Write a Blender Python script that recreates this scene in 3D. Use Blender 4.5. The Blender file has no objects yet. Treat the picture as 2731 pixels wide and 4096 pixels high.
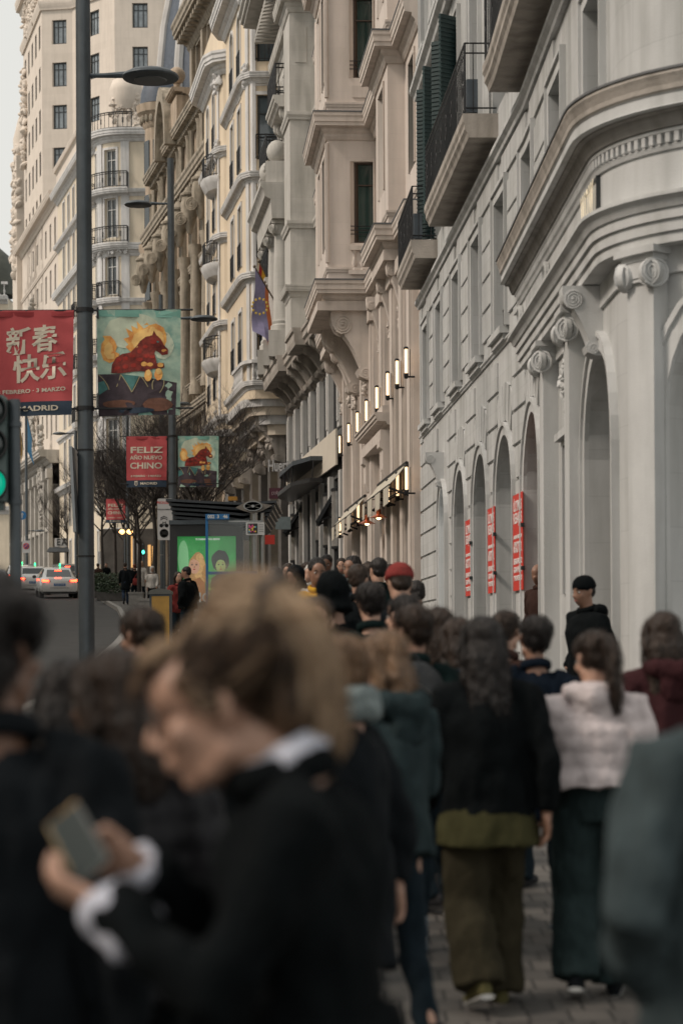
import bpy, bmesh, math, random
from mathutils import Vector, Matrix, noise
random.seed(7)
R = math.radians
PI = math.pi
# ------------------------------------------------------------------ camera, sky, sun, exposure
sc = bpy.context.scene
COL = sc.collection
F_PX, CX, HY = 8200.0, 1365.5, 2550.0        # focal length and vanishing level of the photograph, in its pixels
ROLL = R(0.35)
cam = bpy.data.cameras.new('camera')
camo = bpy.data.objects.new('camera', cam); COL.objects.link(camo)
cam.sensor_fit = 'AUTO'; cam.sensor_width = 36.0
cam.lens = 36.0 * F_PX / 4096.0
cam.shift_y = (HY - 2048.0) / 4096.0
cam.clip_start = 0.1; cam.clip_end = 3000
camo.matrix_world = Matrix.Rotation(PI / 2, 4, 'X') @ Matrix.Rotation(-ROLL, 4, 'Z')
cam.dof.use_dof = True; cam.dof.focus_distance = 42.0; cam.dof.aperture_fstop = 2.5
sc.camera = camo
world = bpy.data.worlds.new('World'); sc.world = world; world.use_nodes = True
SUN_EL, SUN_AZ = R(44), R(-108)              # azimuth from +Y, clockwise: the light comes over the opposite roofs
nt = world.node_tree; nt.nodes.clear()
wo = nt.nodes.new('ShaderNodeOutputWorld'); bg = nt.nodes.new('ShaderNodeBackground')
sky = nt.nodes.new('ShaderNodeTexSky'); sky.sky_type = 'NISHITA'; sky.sun_disc = False
sky.sun_elevation = SUN_EL; sky.sun_rotation = SUN_AZ; sky.dust_density = 4.0; sky.air_density = 1.0; sky.ozone_density = 1.0
hs = nt.nodes.new('ShaderNodeHueSaturation'); hs.inputs['Saturation'].default_value = 0.22
mx = nt.nodes.new('ShaderNodeMix'); mx.data_type = 'RGBA'; mx.blend_type = 'MULTIPLY'; mx.inputs[0].default_value = 1.0
mx.inputs[7].default_value = (1.0, 0.98, 0.94, 1)
nt.links.new(sky.outputs[0], hs.inputs['Color']); nt.links.new(hs.outputs[0], mx.inputs[6])
mo = nt.nodes.new('ShaderNodeMix'); mo.data_type = 'RGBA'; mo.inputs[0].default_value = 0.72     # high thin overcast over the clear-sky gradient
mo.inputs[7].default_value = (8.9, 8.85, 8.35, 1)
nt.links.new(mx.outputs[2], mo.inputs[6]); nt.links.new(mo.outputs[2], bg.inputs['Color']); bg.inputs['Strength'].default_value = 0.092
nt.links.new(bg.outputs[0], wo.inputs['Surface'])
sl = bpy.data.lights.new('sun', 'SUN'); sl.energy = 1.8; sl.angle = R(12); sl.color = (1.0, 0.87, 0.75)
so = bpy.data.objects.new('sun', sl); COL.objects.link(so)
sd = Vector((math.sin(SUN_AZ) * math.cos(SUN_EL), math.cos(SUN_AZ) * math.cos(SUN_EL), math.sin(SUN_EL)))
so.rotation_euler = sd.to_track_quat('Z', 'Y').to_euler(); so.location = (-40, 0, 60)
sc.view_settings.view_transform = 'Standard'; sc.view_settings.look = 'None'
sc.view_settings.gamma = 1.0; sc.view_settings.exposure = 0.24
sc.cycles.max_bounces = 6; sc.cycles.diffuse_bounces = 3; sc.cycles.glossy_bounces = 3; sc.cycles.transparent_max_bounces = 8
sc.cycles.use_denoising = True

def P(px, py, z):
    "world point seen at photo pixel (px, py) at depth z"
    v = Vector(((px - CX) / F_PX * z, 0, 0)); u = (px - CX) / F_PX * z; w = (HY - py) / F_PX * z
    c, s = math.cos(-ROLL), math.sin(-ROLL)
    return Vector((c * u - s * w, z, s * u + c * w))
def gz(y):
    "height of the ground (camera height is 0)"
    d = y - 9.0
    if d <= -6: r = 0.0
    elif d < 6: r = 0.041 * (d + 6) ** 2 / 24
    else: r = 0.041 * d
    if y > 190: r = 0.041 * 181 + 0.041 * 60 * (1 - math.exp(-(y - 190) / 60.0))
    return -1.55 + r
# ------------------------------------------------------------------ materials
MATS = {}
def mat(name, col, rough=0.8, var=0.12, scale=6.0, bump=0.0, bscale=40.0, metal=0.0, emis=None, estr=0.0, stain=0.0, spec=0.5, coat=0.0, alpha=1.0, sheen=0.0, trans=0.0, stretch=None, col2=None, blocks=None):
    if name in MATS: return MATS[name]
    m = bpy.data.materials.new(name); m.use_nodes = True; MATS[name] = m
    n = m.node_tree; N = n.nodes; L = n.links
    b = N['Principled BSDF']
    b.inputs['Roughness'].default_value = rough; b.inputs['Metallic'].default_value = metal
    b.inputs['Specular IOR Level'].default_value = spec; b.inputs['Coat Weight'].default_value = coat
    if sheen: b.inputs['Sheen Weight'].default_value = sheen
    if trans: b.inputs['Transmission Weight'].default_value = trans
    if alpha < 1: b.inputs['Alpha'].default_value = alpha
    tc = N.new('ShaderNodeTexCoord'); src = tc.outputs['Object']
    if stretch:
        mp = N.new('ShaderNodeMapping'); mp.inputs['Scale'].default_value = stretch; L.new(src, mp.inputs[0]); src = mp.outputs[0]
    if var > 0 or col2:
        nz = N.new('ShaderNodeTexNoise'); nz.inputs['Scale'].default_value = scale; nz.inputs['Detail'].default_value = 6; nz.inputs['Roughness'].default_value = 0.65
        L.new(src, nz.inputs['Vector'])
        cr = N.new('ShaderNodeValToRGB'); cr.color_ramp.elements[0].position = 0.3; cr.color_ramp.elements[1].position = 0.7
        a = [max(0, c * (1 - var)) for c in col]; d = [min(1, c * (1 + var)) for c in (col2 or col)]
        cr.color_ramp.elements[0].color = (*a, 1); cr.color_ramp.elements[1].color = (*d, 1)
        L.new(nz.outputs['Fac'], cr.inputs[0]); out = cr.outputs[0]
        if stain > 0:
            mp2 = N.new('ShaderNodeMapping'); mp2.inputs['Scale'].default_value = (2.2, 2.2, 0.25); L.new(tc.outputs['Object'], mp2.inputs[0])
            n2 = N.new('ShaderNodeTexNoise'); n2.inputs['Scale'].default_value = 1.6; n2.inputs['Detail'].default_value = 8; L.new(mp2.outputs[0], n2.inputs['Vector'])
            c2 = N.new('ShaderNodeValToRGB'); c2.color_ramp.elements[0].position = 0.42; c2.color_ramp.elements[1].position = 0.68
            c2.color_ramp.elements[0].color = (1, 1, 1, 1); c2.color_ramp.elements[1].color = (1 - stain, 1 - stain, 1 - stain * 1.05, 1)
            L.new(n2.outputs['Fac'], c2.inputs[0])
            mm = N.new('ShaderNodeMix'); mm.data_type = 'RGBA'; mm.blend_type = 'MULTIPLY'; mm.inputs[0].default_value = 1
            L.new(out, mm.inputs[6]); L.new(c2.outputs[0], mm.inputs[7]); out = mm.outputs[2]
        if blocks:          # ashlar: course by course, block by block tone, faint joints
            sx = N.new('ShaderNodeSeparateXYZ'); L.new(tc.outputs['Object'], sx.inputs[0]); ad = N.new('ShaderNodeMath'); ad.operation = 'MULTIPLY_ADD'; ad.inputs[1].default_value = .8
            L.new(sx.outputs[0], ad.inputs[0]); L.new(sx.outputs[1], ad.inputs[2]); cx = N.new('ShaderNodeCombineXYZ'); L.new(ad.outputs[0], cx.inputs[0]); L.new(sx.outputs[2], cx.inputs[1])
            bk_ = N.new('ShaderNodeTexBrick'); bk_.inputs['Scale'].default_value = 1; bk_.inputs['Brick Width'].default_value = blocks[0]; bk_.inputs['Row Height'].default_value = blocks[1]; bk_.inputs['Mortar Size'].default_value = .006; bk_.inputs['Mortar Smooth'].default_value = .4
            q = blocks[2]; bk_.inputs['Color1'].default_value = (1, 1, 1, 1); bk_.inputs['Color2'].default_value = (1 - q, 1 - q, 1 - q * 1.1, 1); bk_.inputs['Mortar'].default_value = (1 - 2.2 * q,) * 3 + (1,)
            L.new(cx.outputs[0], bk_.inputs['Vector']); mb_ = N.new('ShaderNodeMix'); mb_.data_type = 'RGBA'; mb_.blend_type = 'MULTIPLY'; mb_.inputs[0].default_value = 1
            L.new(out, mb_.inputs[6]); L.new(bk_.outputs['Color'], mb_.inputs[7]); out = mb_.outputs[2]
        L.new(out, b.inputs['Base Color'])
    else: b.inputs['Base Color'].default_value = (*col, 1)
    if bump > 0:
        n3 = N.new('ShaderNodeTexNoise'); n3.inputs['Scale'].default_value = bscale; n3.inputs['Detail'].default_value = 5; L.new(src, n3.inputs['Vector'])
        bp = N.new('ShaderNodeBump'); bp.inputs['Strength'].default_value = bump; bp.inputs['Distance'].default_value = 0.02
        L.new(n3.outputs['Fac'], bp.inputs['Height']); L.new(bp.outputs[0], b.inputs['Normal'])
    if emis:
        b.inputs['Emission Color'].default_value = (*emis, 1); b.inputs['Emission Strength'].default_value = estr
    return m
# ------------------------------------------------------------------ objects
def props(o, label=None, cat=None, group=None, kind=None):
    if label: o['label'] = label
    if cat: o['category'] = cat
    if group: o['group'] = group
    if kind: o['kind'] = kind
    return o
def empty(name, loc, label, cat, group=None, rz=0):
    o = bpy.data.objects.new(name, None); COL.objects.link(o); o.location = loc; o.rotation_euler[2] = rz
    o.empty_display_size = 0.2
    bpy.context.view_layer.update()
    return props(o, label, cat, group)
ROOTM = {}
class MB:
    def __init__(s): s.v = []; s.f = []
    def add(s, vs, fs):
        k = len(s.v); s.v += [tuple(v) for v in vs]; s.f += [tuple(i + k for i in f) for f in fs]
    def box8(s, c):   # c: 8 corners, bottom 4 then top 4
        s.add(c, [(0, 3, 2, 1), (4, 5, 6, 7), (0, 1, 5, 4), (1, 2, 6, 5), (2, 3, 7, 6), (3, 0, 4, 7)])
    def box(s, x0, x1, y0, y1, z0, z1):
        s.box8([(x0, y0, z0), (x1, y0, z0), (x1, y1, z0), (x0, y1, z0), (x0, y0, z1), (x1, y0, z1), (x1, y1, z1), (x0, y1, z1)])
    def tube(s, pts, r, n=8, caps=True, flat=1.0, up=None):
        pts = [Vector(p) for p in pts]; rs = r if isinstance(r, (list, tuple)) else [r] * len(pts)
        rings = []; prev = up
        for i, p in enumerate(pts):
            d = (pts[min(i + 1, len(pts) - 1)] - pts[max(i - 1, 0)])
            if d.length < 1e-9: d = Vector((0, 0, 1))
            d.normalize()
            if prev is None: prev = Vector((0, 0, 1)) if abs(d.z) < 0.9 else Vector((1, 0, 0))
            a = (Vector(prev) - d * Vector(prev).dot(d))
            if a.length < 1e-6: a = d.orthogonal()
            a.normalize(); prev = a; b = d.cross(a)
            rr = rs[i]; ra, rb = (rr if isinstance(rr, (tuple, list)) else (rr * flat, rr))
            rings.append([p + a * (ra * math.cos(2 * PI * k / n)) + b * (rb * math.sin(2 * PI * k / n)) for k in range(n)])
        vs = [q for g in rings for q in g]; fs = []
        for i in range(len(rings) - 1):
            for k in range(n):
                k2 = (k + 1) % n
                fs.append((i * n + k, i * n + k2, (i + 1) * n + k2, (i + 1) * n + k))
        if caps:
            fs.append(tuple(reversed(range(n)))); fs.append(tuple((len(rings) - 1) * n + k for k in range(n)))
        s.add(vs, fs)
    def lathe(s, prof, c, n=16, axis=None, sq=(1, 1)):
        c = Vector(c); M = Vector((0, 0, 1)).rotation_difference(Vector(axis)).to_matrix() if axis else Matrix.Identity(3)
        vs = []
        for r, h in prof:
            for k in range(n):
                vs.append(c + M @ Vector((r * sq[0] * math.cos(2 * PI * k / n), r * sq[1] * math.sin(2 * PI * k / n), h)))
        fs = []
        for i in range(len(prof) - 1):
            for k in range(n):
                k2 = (k + 1) % n; fs.append((i * n + k, i * n + k2, (i + 1) * n + k2, (i + 1) * n + k))
        fs.append(tuple(reversed(range(n)))); fs.append(tuple((len(prof) - 1) * n + k for k in range(n)))
        s.add(vs, fs)
    def ell(s, c, r, n=14, m=9, M=None):
        c = Vector(c); M = M or Matrix.Identity(3); vs = []; fs = []
        for i in range(1, m):
            th = PI * i / m
            for k in range(n):
                ph = 2 * PI * k / n
                vs.append(c + M @ Vector((r[0] * math.sin(th) * math.cos(ph), r[1] * math.sin(th) * math.sin(ph), r[2] * math.cos(th))))
        t = len(vs); vs += [c + M @ Vector((0, 0, r[2])), c + M @ Vector((0, 0, -r[2]))]
        for i in range(m - 2):
            for k in range(n):
                k2 = (k + 1) % n; fs.append((i * n + k, (i + 1) * n + k, (i + 1) * n + k2, i * n + k2))
        for k in range(n):
            k2 = (k + 1) % n; fs.append((t, k, k2)); fs.append((t + 1, (m - 2) * n + k2, (m - 2) * n + k))
        s.add(vs, fs)
    def poly(s, pts2, fn, d0, d1):
        "prism of a 2-D outline; fn(a, b, d) maps to 3-D"
        n = len(pts2); vs = [fn(a, b, d0) for a, b in pts2] + [fn(a, b, d1) for a, b in pts2]
        fs = [tuple(reversed(range(n))), tuple(range(n, 2 * n))] + [(i, (i + 1) % n, n + (i + 1) % n, n + i) for i in range(n)]
        s.add(vs, fs)
    def build(s, name, m, parent=None, smooth=False, fix=True, label=None):
        me = bpy.data.meshes.new(name); me.from_pydata(s.v, [], s.f); me.update()
        if fix and s.f:
            bm = bmesh.new(); bm.from_mesh(me)
            bmesh.ops.recalc_face_normals(bm, faces=bm.faces); bm.to_mesh(me); bm.free()
        if smooth:
            for p in me.polygons: p.use_smooth = True
            try: me.set_sharp_from_angle(angle=R(smooth if smooth is not True else 50))
            except Exception: pass
        if m: me.materials.append(m)
        o = bpy.data.objects.new(name, me); COL.objects.link(o)
        if parent is not None:
            o.parent = parent; o.matrix_parent_inverse = wm(parent).inverted()
        if label: o['label'] = label
        return o
def wm(o):
    B = o.matrix_basis.copy()
    return B if o.parent is None else wm(o.parent) @ o.matrix_parent_inverse @ B
def ctree(o, parent=None):
    c = o.copy(); COL.objects.link(c)
    if parent is not None: c.parent = parent
    for ch in o.children: ctree(ch, c)
    return c
def text(body, size, m, name, parent, M, extrude=0.004, bold=0.0, width=None, align='CENTER', space=1.0, squeeze=1.0):
    cu = bpy.data.curves.new(name, 'FONT'); cu.body = body; cu.size = size; cu.extrude = extrude; cu.offset = bold
    cu.align_x = align; cu.align_y = 'CENTER'; cu.space_character = space; cu.resolution_u = 3
    to = bpy.data.objects.new(name, cu); COL.objects.link(to)
    dg = bpy.context.evaluated_depsgraph_get(); dg.update()
    me = bpy.data.meshes.new_from_object(to.evaluated_get(dg)); bpy.data.objects.remove(to)
    xs = [v.co.x for v in me.vertices] or [0, 1]
    k = squeeze
    if width: k = width / max(1e-6, max(xs) - min(xs))
    for v in me.vertices: v.co.x *= k
    me.transform(M); me.materials.clear(); me.materials.append(m)
    o = bpy.data.objects.new(name, me); COL.objects.link(o)
    if parent is not None: o.parent = parent; o.matrix_parent_inverse = wm(parent).inverted()
    return o
def frameM(origin, xdir, ydir):
    x = Vector(xdir).normalized(); y = Vector(ydir).normalized(); z = x.cross(y)
    M = Matrix.Identity(4)
    for i in range(3): M[i][0] = x[i]; M[i][1] = y[i]; M[i][2] = z[i]; M[i][3] = origin[i]
    return M
# ------------------------------------------------------------------ facade toolkit: a plan line, with t along it, o outwards, h up
class Path:
    def __init__(s, pts, t0=0.0, ref=0):
        s.p = [Vector((a, b)) for a, b in pts]; n = len(s.p)
        cum = [0.0]
        for i in range(n - 1): cum.append(cum[-1] + (s.p[i + 1] - s.p[i]).length)
        s.t = [c - cum[ref] + t0 for c in cum]
        nn = []
        for i in range(n - 1):
            d = (s.p[i + 1] - s.p[i]).normalized(); nn.append(Vector((-d.y, d.x)))
        s.m = []
        for i in range(n):
            a = nn[max(i - 1, 0)]; b = nn[min(i, n - 2)]
            q = (a + b); q = q / max(0.3, q.length); s.m.append(q / max(0.4, q.dot(a)))
    def map(s, t, o, h):
        i = 0
        while i < len(s.t) - 2 and t > s.t[i + 1]: i += 1
        k = (t - s.t[i]) / (s.t[i + 1] - s.t[i])
        a = s.p[i] + s.m[i] * o; b = s.p[i + 1] + s.m[i + 1] * o
        q = a + (b - a) * k
        return Vector((q.x, q.y, h))
    def cuts(s, a, b):
        return [a] + [t for t in s.t if a + 1e-4 < t < b - 1e-4] + [b]
def pbox(mb, p, t0, t1, o0, o1, h0, h1):
    c = p.cuts(t0, t1)
    for a, b in zip(c[:-1], c[1:]):
        mb.box8([p.map(a, o1, h0), p.map(b, o1, h0), p.map(b, o0, h0), p.map(a, o0, h0),
                 p.map(a, o1, h1), p.map(b, o1, h1), p.map(b, o0, h1), p.map(a, o0, h1)])
def mould(mb, p, t0, t1, prof):
    "prof: closed outline of (o, h)"
    c = p.cuts(t0, t1); n = len(prof); vs = [p.map(t, o, h) for t in c for o, h in prof]; fs = []
    for i in range(len(c) - 1):
        for k in range(n):
            k2 = (k + 1) % n; fs.append((i * n + k, i * n + k2, (i + 1) * n + k2, (i + 1) * n + k))
    fs.append(tuple(range(n))); fs.append(tuple((len(c) - 1) * n + k for k in reversed(range(n))))
    mb.add(vs, fs)
def cornice_prof(h, hh, o):
    "classical cornice: h top, hh height, o projection"
    return [(0, h), (o, h), (o, h - .12 * hh), (o * .93, h - .2 * hh), (o * .93, h - .36 * hh), (o * .86, h - .4 * hh), (o * .86, h - .52 * hh),
            (o * .45, h - .56 * hh), (o * .42, h - .68 * hh), (o * .25, h - .78 * hh), (o * .22, h - .88 * hh), (o * .1, h - hh), (0, h - hh)]
def sill_prof(h, hh, o):
    return [(0, h), (o, h), (o, h - .4 * hh), (o * .6, h - .7 * hh), (o * .5, h - hh), (0, h - hh)]
def dentils(mb, p, t0, t1, h0, h1, o0, o1, pitch, fill=0.5):
    t = t0
    while t < t1 - pitch * fill:
        pbox(mb, p, t, t + pitch * fill, o0, o1, h0, h1); t += pitch
def arch_pts(ta, tb, hs, ht, n=12):
    c = (ta + tb) / 2; w = (tb - ta) / 2
    return [(c - w * math.cos(PI * i / n), hs + (ht - hs) * math.sin(PI * i / n)) for i in range(n + 1)]
def wall(mb, p, t0, t1, h0, h1, ops=(), depth=0.3, o=0.0, thick=True):
    "front sheet with openings (ta, tb, ha, hb[, hs]) ; hs = springing height of an arched head ; reveals go in by depth"
    ts = sorted(set([round(x, 4) for x in p.cuts(t0, t1)] + [round(x, 4) for q in ops for x in (q[0], q[1]) if t0 < x < t1]))
    hsx = sorted(set([h0, h1] + [round(x, 4) for q in ops for x in (q[2], q[3]) if h0 < x < h1]))
    for a, b in zip(ts[:-1], ts[1:]):
        tm = (a + b) / 2
        spans = sorted([(q[2], q[3]) for q in ops if q[0] < tm < q[1]])
        y = h0
        for (u, v) in spans + [(h1, h1)]:
            if u > y + 1e-4: mb.add([p.map(a, o, y), p.map(b, o, y), p.map(b, o, u), p.map(a, o, u)], [(0, 1, 2, 3)])
            y = max(y, v)
    for q in ops:
        ta, tb, ha, hb = q[:4]; d = depth
        if len(q) > 4:
            hs = q[4]; ap = arch_pts(ta, tb, hs, hb)
            for (a, u), (b, v) in zip(ap[:-1], ap[1:]):
                mb.add([p.map(a, o, u), p.map(b, o, v), p.map(b, o, hb), p.map(a, o, hb)], [(0, 1, 2, 3)])
                mb.add([p.map(a, o, u), p.map(b, o, v), p.map(b, o - d, v), p.map(a, o - d, u)], [(0, 1, 2, 3)])
            top = hs
        else:
            top = hb
            mb.add([p.map(ta, o, hb), p.map(tb, o, hb), p.map(tb, o - d, hb), p.map(ta, o - d, hb)], [(0, 1, 2, 3)])
        mb.add([p.map(ta, o, ha), p.map(tb, o, ha), p.map(tb, o - d, ha), p.map(ta, o - d, ha)], [(0, 1, 2, 3)])
        for t in (ta, tb):
            mb.add([p.map(t, o, ha), p.map(t, o, top), p.map(t, o - d, top), p.map(t, o - d, ha)], [(0, 1, 2, 3)])
def pane_pts(p, ta, tb, ha, hb, o, hs=None):
    if hs is None: return [p.map(ta, o, ha), p.map(tb, o, ha), p.map(tb, o, hb), p.map(ta, o, hb)]
    return [p.map(ta, o, ha), p.map(tb, o, ha)] + [p.map(t, o, h) for t, h in reversed(arch_pts(ta, tb, hs, hb))]
def window(bld, p, q, depth, fm, gm, name='window', bars=(1, 1), fw=0.06, o=0.0, sill=None, sm=None, lintel=None):
    ta, tb, ha, hb = q[:4]; hs = q[4] if len(q) > 4 else None; oo = o - depth
    mb = MB()
    pbox(mb, p, ta, ta + fw, oo + .003, oo + .06, ha, hs or hb); pbox(mb, p, tb - fw, tb, oo + .003, oo + .06, ha, hs or hb)
    pbox(mb, p, ta + fw, tb - fw, oo + .003, oo + .06, ha, ha + fw)
    if hs is None: pbox(mb, p, ta + fw, tb - fw, oo + .003, oo + .06, hb - fw, hb)
    nx, ny = bars
    for i in range(1, nx + 1):
        t = ta + (tb - ta) * i / (nx + 1); pbox(mb, p, t - fw * .3, t + fw * .3, oo + .004, oo + .05, ha + fw, hb - fw)
    for i in range(1, ny + 1):
        h = ha + (hb - ha) * (i / (ny + 1) if ny != 1 else .72); pbox(mb, p, ta + fw, tb - fw, oo + .005, oo + .045, h - fw * .3, h + fw * .3)
    w = mb.build(name, fm, bld)
    g = MB(); pp = pane_pts(p, ta, tb, ha, hb, oo, hs); g.add(pp, [tuple(range(len(pp)))]); g.build('pane', gm, w, fix=False)
    if sill:
        sb = MB(); pbox(sb, p, ta - .12, tb + .12, o, o + sill, ha - .1, ha - .004); pbox(sb, p, ta - .06, tb + .06, o, o + sill * .6, ha - .18, ha - .1); sb.build('sill', sm, w)
    return w
def each(items, fn, name, m, parent, smooth=False):
    for it in items:
        mb = MB(); fn(mb, it); mb.build(name, m, parent, smooth=smooth)
def surround(mb, p, q, w=0.14, d=0.05, o=0.0):
    ta, tb, ha, hb = q[:4]
    if len(q) > 4:
        hs = q[4]; a1 = arch_pts(ta, tb, hs, hb, 16); a2 = arch_pts(ta - w, tb + w, hs, hb + w, 16)
        for i in range(16):
            (x1, y1), (x2, y2), (x3, y3), (x4, y4) = a1[i], a1[i + 1], a2[i + 1], a2[i]
            mb.box8([p.map(x1, o + d, y1), p.map(x2, o + d, y2), p.map(x2, o, y2), p.map(x1, o, y1),
                     p.map(x4, o + d, y4), p.map(x3, o + d, y3), p.map(x3, o, y3), p.map(x4, o, y4)])
        for a, b in ((ta - w, ta), (tb, tb + w)): pbox(mb, p, a, b, o, o + d, ha, hs)
    else:
        for a, b in ((ta - w, ta), (tb, tb + w)): pbox(mb, p, a, b, o, o + d, ha, hb)
        pbox(mb, p, ta - w, tb + w, o, o + d, hb, hb + w)
def railing(bld, p, t0, t1, o, h0, h1, m, ends=True, pitch=0.16, r=0.0095, name='railing', scroll=True):
    mb = MB()
    def bar(a, b, rr): mb.tube([a, b], rr, 5)
    for h in (h0 + .08, h1 - .14, h1):
        c = p.cuts(t0, t1)
        for a, b in zip(c[:-1], c[1:]): bar(p.map(a, o, h), p.map(b, o, h), r * 1.5 if h == h1 else r)
        if ends:
            for t in (t0, t1): bar(p.map(t, o, h), p.map(t, 0.02, h), r * 1.3)
    n = max(2, int((t1 - t0) / pitch))
    for i in range(n + 1):
        t = t0 + (t1 - t0) * i / n; bar(p.map(t, o, h0), p.map(t, o, h1), r * (1.6 if i in (0, n) else 0.8))
        if scroll and i % 5 == 2:
            c = p.map(t, o, (h0 + h1) / 2); e = p.map(t + .06, o, 0) - p.map(t - .06, o, 0); e.z = 0; e.normalize()
            for sgn in (-1, 1):
                mb.tube([c + Vector((0, 0, sgn * (.1 + .1 * math.cos(a)))) + e * (.055 * math.sin(a)) for a in [2 * PI * k / 10 for k in range(11)]], r * .7, 4)
    if ends:
        m_ = max(1, int(o / pitch))
        for t in (t0, t1):
            for i in range(m_): bar(p.map(t, o * (i + .5) / m_, h0), p.map(t, o * (i + .5) / m_, h1), r * .8)
    return mb.build(name, m, bld)
def balcony(bld, p, t0, t1, o, h, th, rh, ms, mr, name='balcony', **k):
    mb = MB(); mould(mb, p, t0, t1, [(0, h), (o, h), (o, h - .3 * th), (o * .95, h - .45 * th), (o * .95, h - .65 * th), (o * .88, h - .8 * th), (o * .84, h - th), (0, h - th)])
    b = mb.build(name, ms, bld)
    railing(b, p, t0 + .03, t1 - .03, o * .93, h + .003, h + rh, mr, **k)
    return b
def baluster(mb, c, hgt, r, n=10):
    mb.lathe([(r * .9, 0), (r * .9, .08 * hgt), (r * .5, .14 * hgt), (r, .34 * hgt), (r * .45, .62 * hgt), (r * .5, .84 * hgt), (r * .85, .9 * hgt), (r * .85, hgt)], c, n)
def spiral_disc(mb, c, axis, r, d, turns=3):
    "volute: a disc with a raised spiral on its face"
    a = Vector(axis).normalized(); c = Vector(c); mb.lathe([(r * .99, -d), (r, 0), (r * .97, d * .12), (r * .8, d * .12)], c, 20, axis=a)
    u = a.orthogonal().normalized(); v = a.cross(u)
    pts = []
    for i in range(turns * 10 + 1):
        k = i / (turns * 10); rr = r * .92 * (1 - k) ** .8 + r * .1; an = 2 * PI * turns * k
        pts.append(c + a * (d * .15) + (u * math.cos(an) + v * math.sin(an)) * rr)
    mb.tube(pts, r * .085, 5); mb.ell(c + a * d * .12, (r * .16,) * 3, 8, 6)
def console(mb, p, t0, t1, o, h1, h0, o2=None):
    "S-scroll bracket seen from its side: o projection at top, h1 top, h0 bottom"
    H = h1 - h0; o2 = o2 or o * .35; pts = [(0, h1), (o, h1)]
    for i in range(9):
        a = PI / 2 * i / 8 * 1.6; pts.append((o - o * .16 + o * .16 * math.cos(a), h1 - H * .1 - H * .16 * math.sin(min(a, PI / 2)) - (0 if a < PI / 2 else H * .02 * (a - PI / 2))))
    for i in range(1, 10):
        k = i / 9; pts.append((o * .84 + (o2 - o * .84) * (k ** .6), h1 - H * (.3 + .5 * k)))
    pts += [(o2 * 1.25, h1 - H * .86), (o2 * 1.1, h1 - H * .95), (o2 * .6, h0), (0, h0)]
    n = len(pts); vs = [p.map(t0, a, b) for a, b in pts] + [p.map(t1, a, b) for a, b in pts]
    mb.add(vs, [tuple(range(n)), tuple(reversed(range(n, 2 * n)))] + [(i, n + i, n + (i + 1) % n, (i + 1) % n) for i in range(n)])
    for t, s in ((t0, -1), (t1, 1)):
        ax = p.map(t1, 0, 0) - p.map(t0, 0, 0); ax = ax * s
        spiral_disc(mb, p.map(t, o * .74, h1 - H * .19), ax, min(o * .24, H * .14), .03)
        spiral_disc(mb, p.map(t, o2 * .7, h1 - H * .9), ax, min(o2 * .5, H * .08), .025, 2)
def capital(mb, p, t0, t1, o, h, r):
    "ionic capital on a pilaster; h = top"
    pbox(mb, p, t0 - .07, t1 + .07, 0, o + .09, h - .06, h); pbox(mb, p, t0 - .03, t1 + .03, 0, o + .04, h - .11, h - .06)
    pbox(mb, p, t0 - .02, t1 + .02, 0, o + .03, h - r * 2.0, h - .11)
    ax_t = (p.map(t1, 0, 0) - p.map(t0, 0, 0)).normalized(); ax_o = (p.map(t0, 1, 0) - p.map(t0, 0, 0)).normalized()
    for t, s in ((t0, -1), (t1, 1)):
        spiral_disc(mb, p.map(t + s * .03, o + .02, h - .11 - r * .9), ax_o * .35 + ax_t * s, r, .06)
        spiral_disc(mb, p.map(t - s * .0, o + .05, h - .11 - r * .9), ax_o + ax_t * s * .25, r * .9, .05)
    mould(mb, p, t0 - .01, t1 + .01, [(0, h - r * 2.3), (o + .03, h - r * 2.3), (o + .03, h - r * 2.1), (0, h - r * 2.1)])
def relief(mb, fn, w, h, n, r, seed=1):
    "carved foliage: a cluster of small lumps over an area; fn(a,b)->3-D"
    rd = random.Random(seed)
    for i in range(n):
        a, b = rd.uniform(-.5, .5), rd.uniform(-.5, .5)
        if abs(a) > .5 - .28 * (abs(b) * 2): continue
        q = r * rd.uniform(.6, 1.3); M = Matrix.Rotation(rd.uniform(0, 6), 3, Vector((rd.random(), rd.random(), rd.random() + .1)).normalized())
        mb.ell(fn(a * w, b * h), (q, q * .6, q * 1.4), 7, 5, M)
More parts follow.
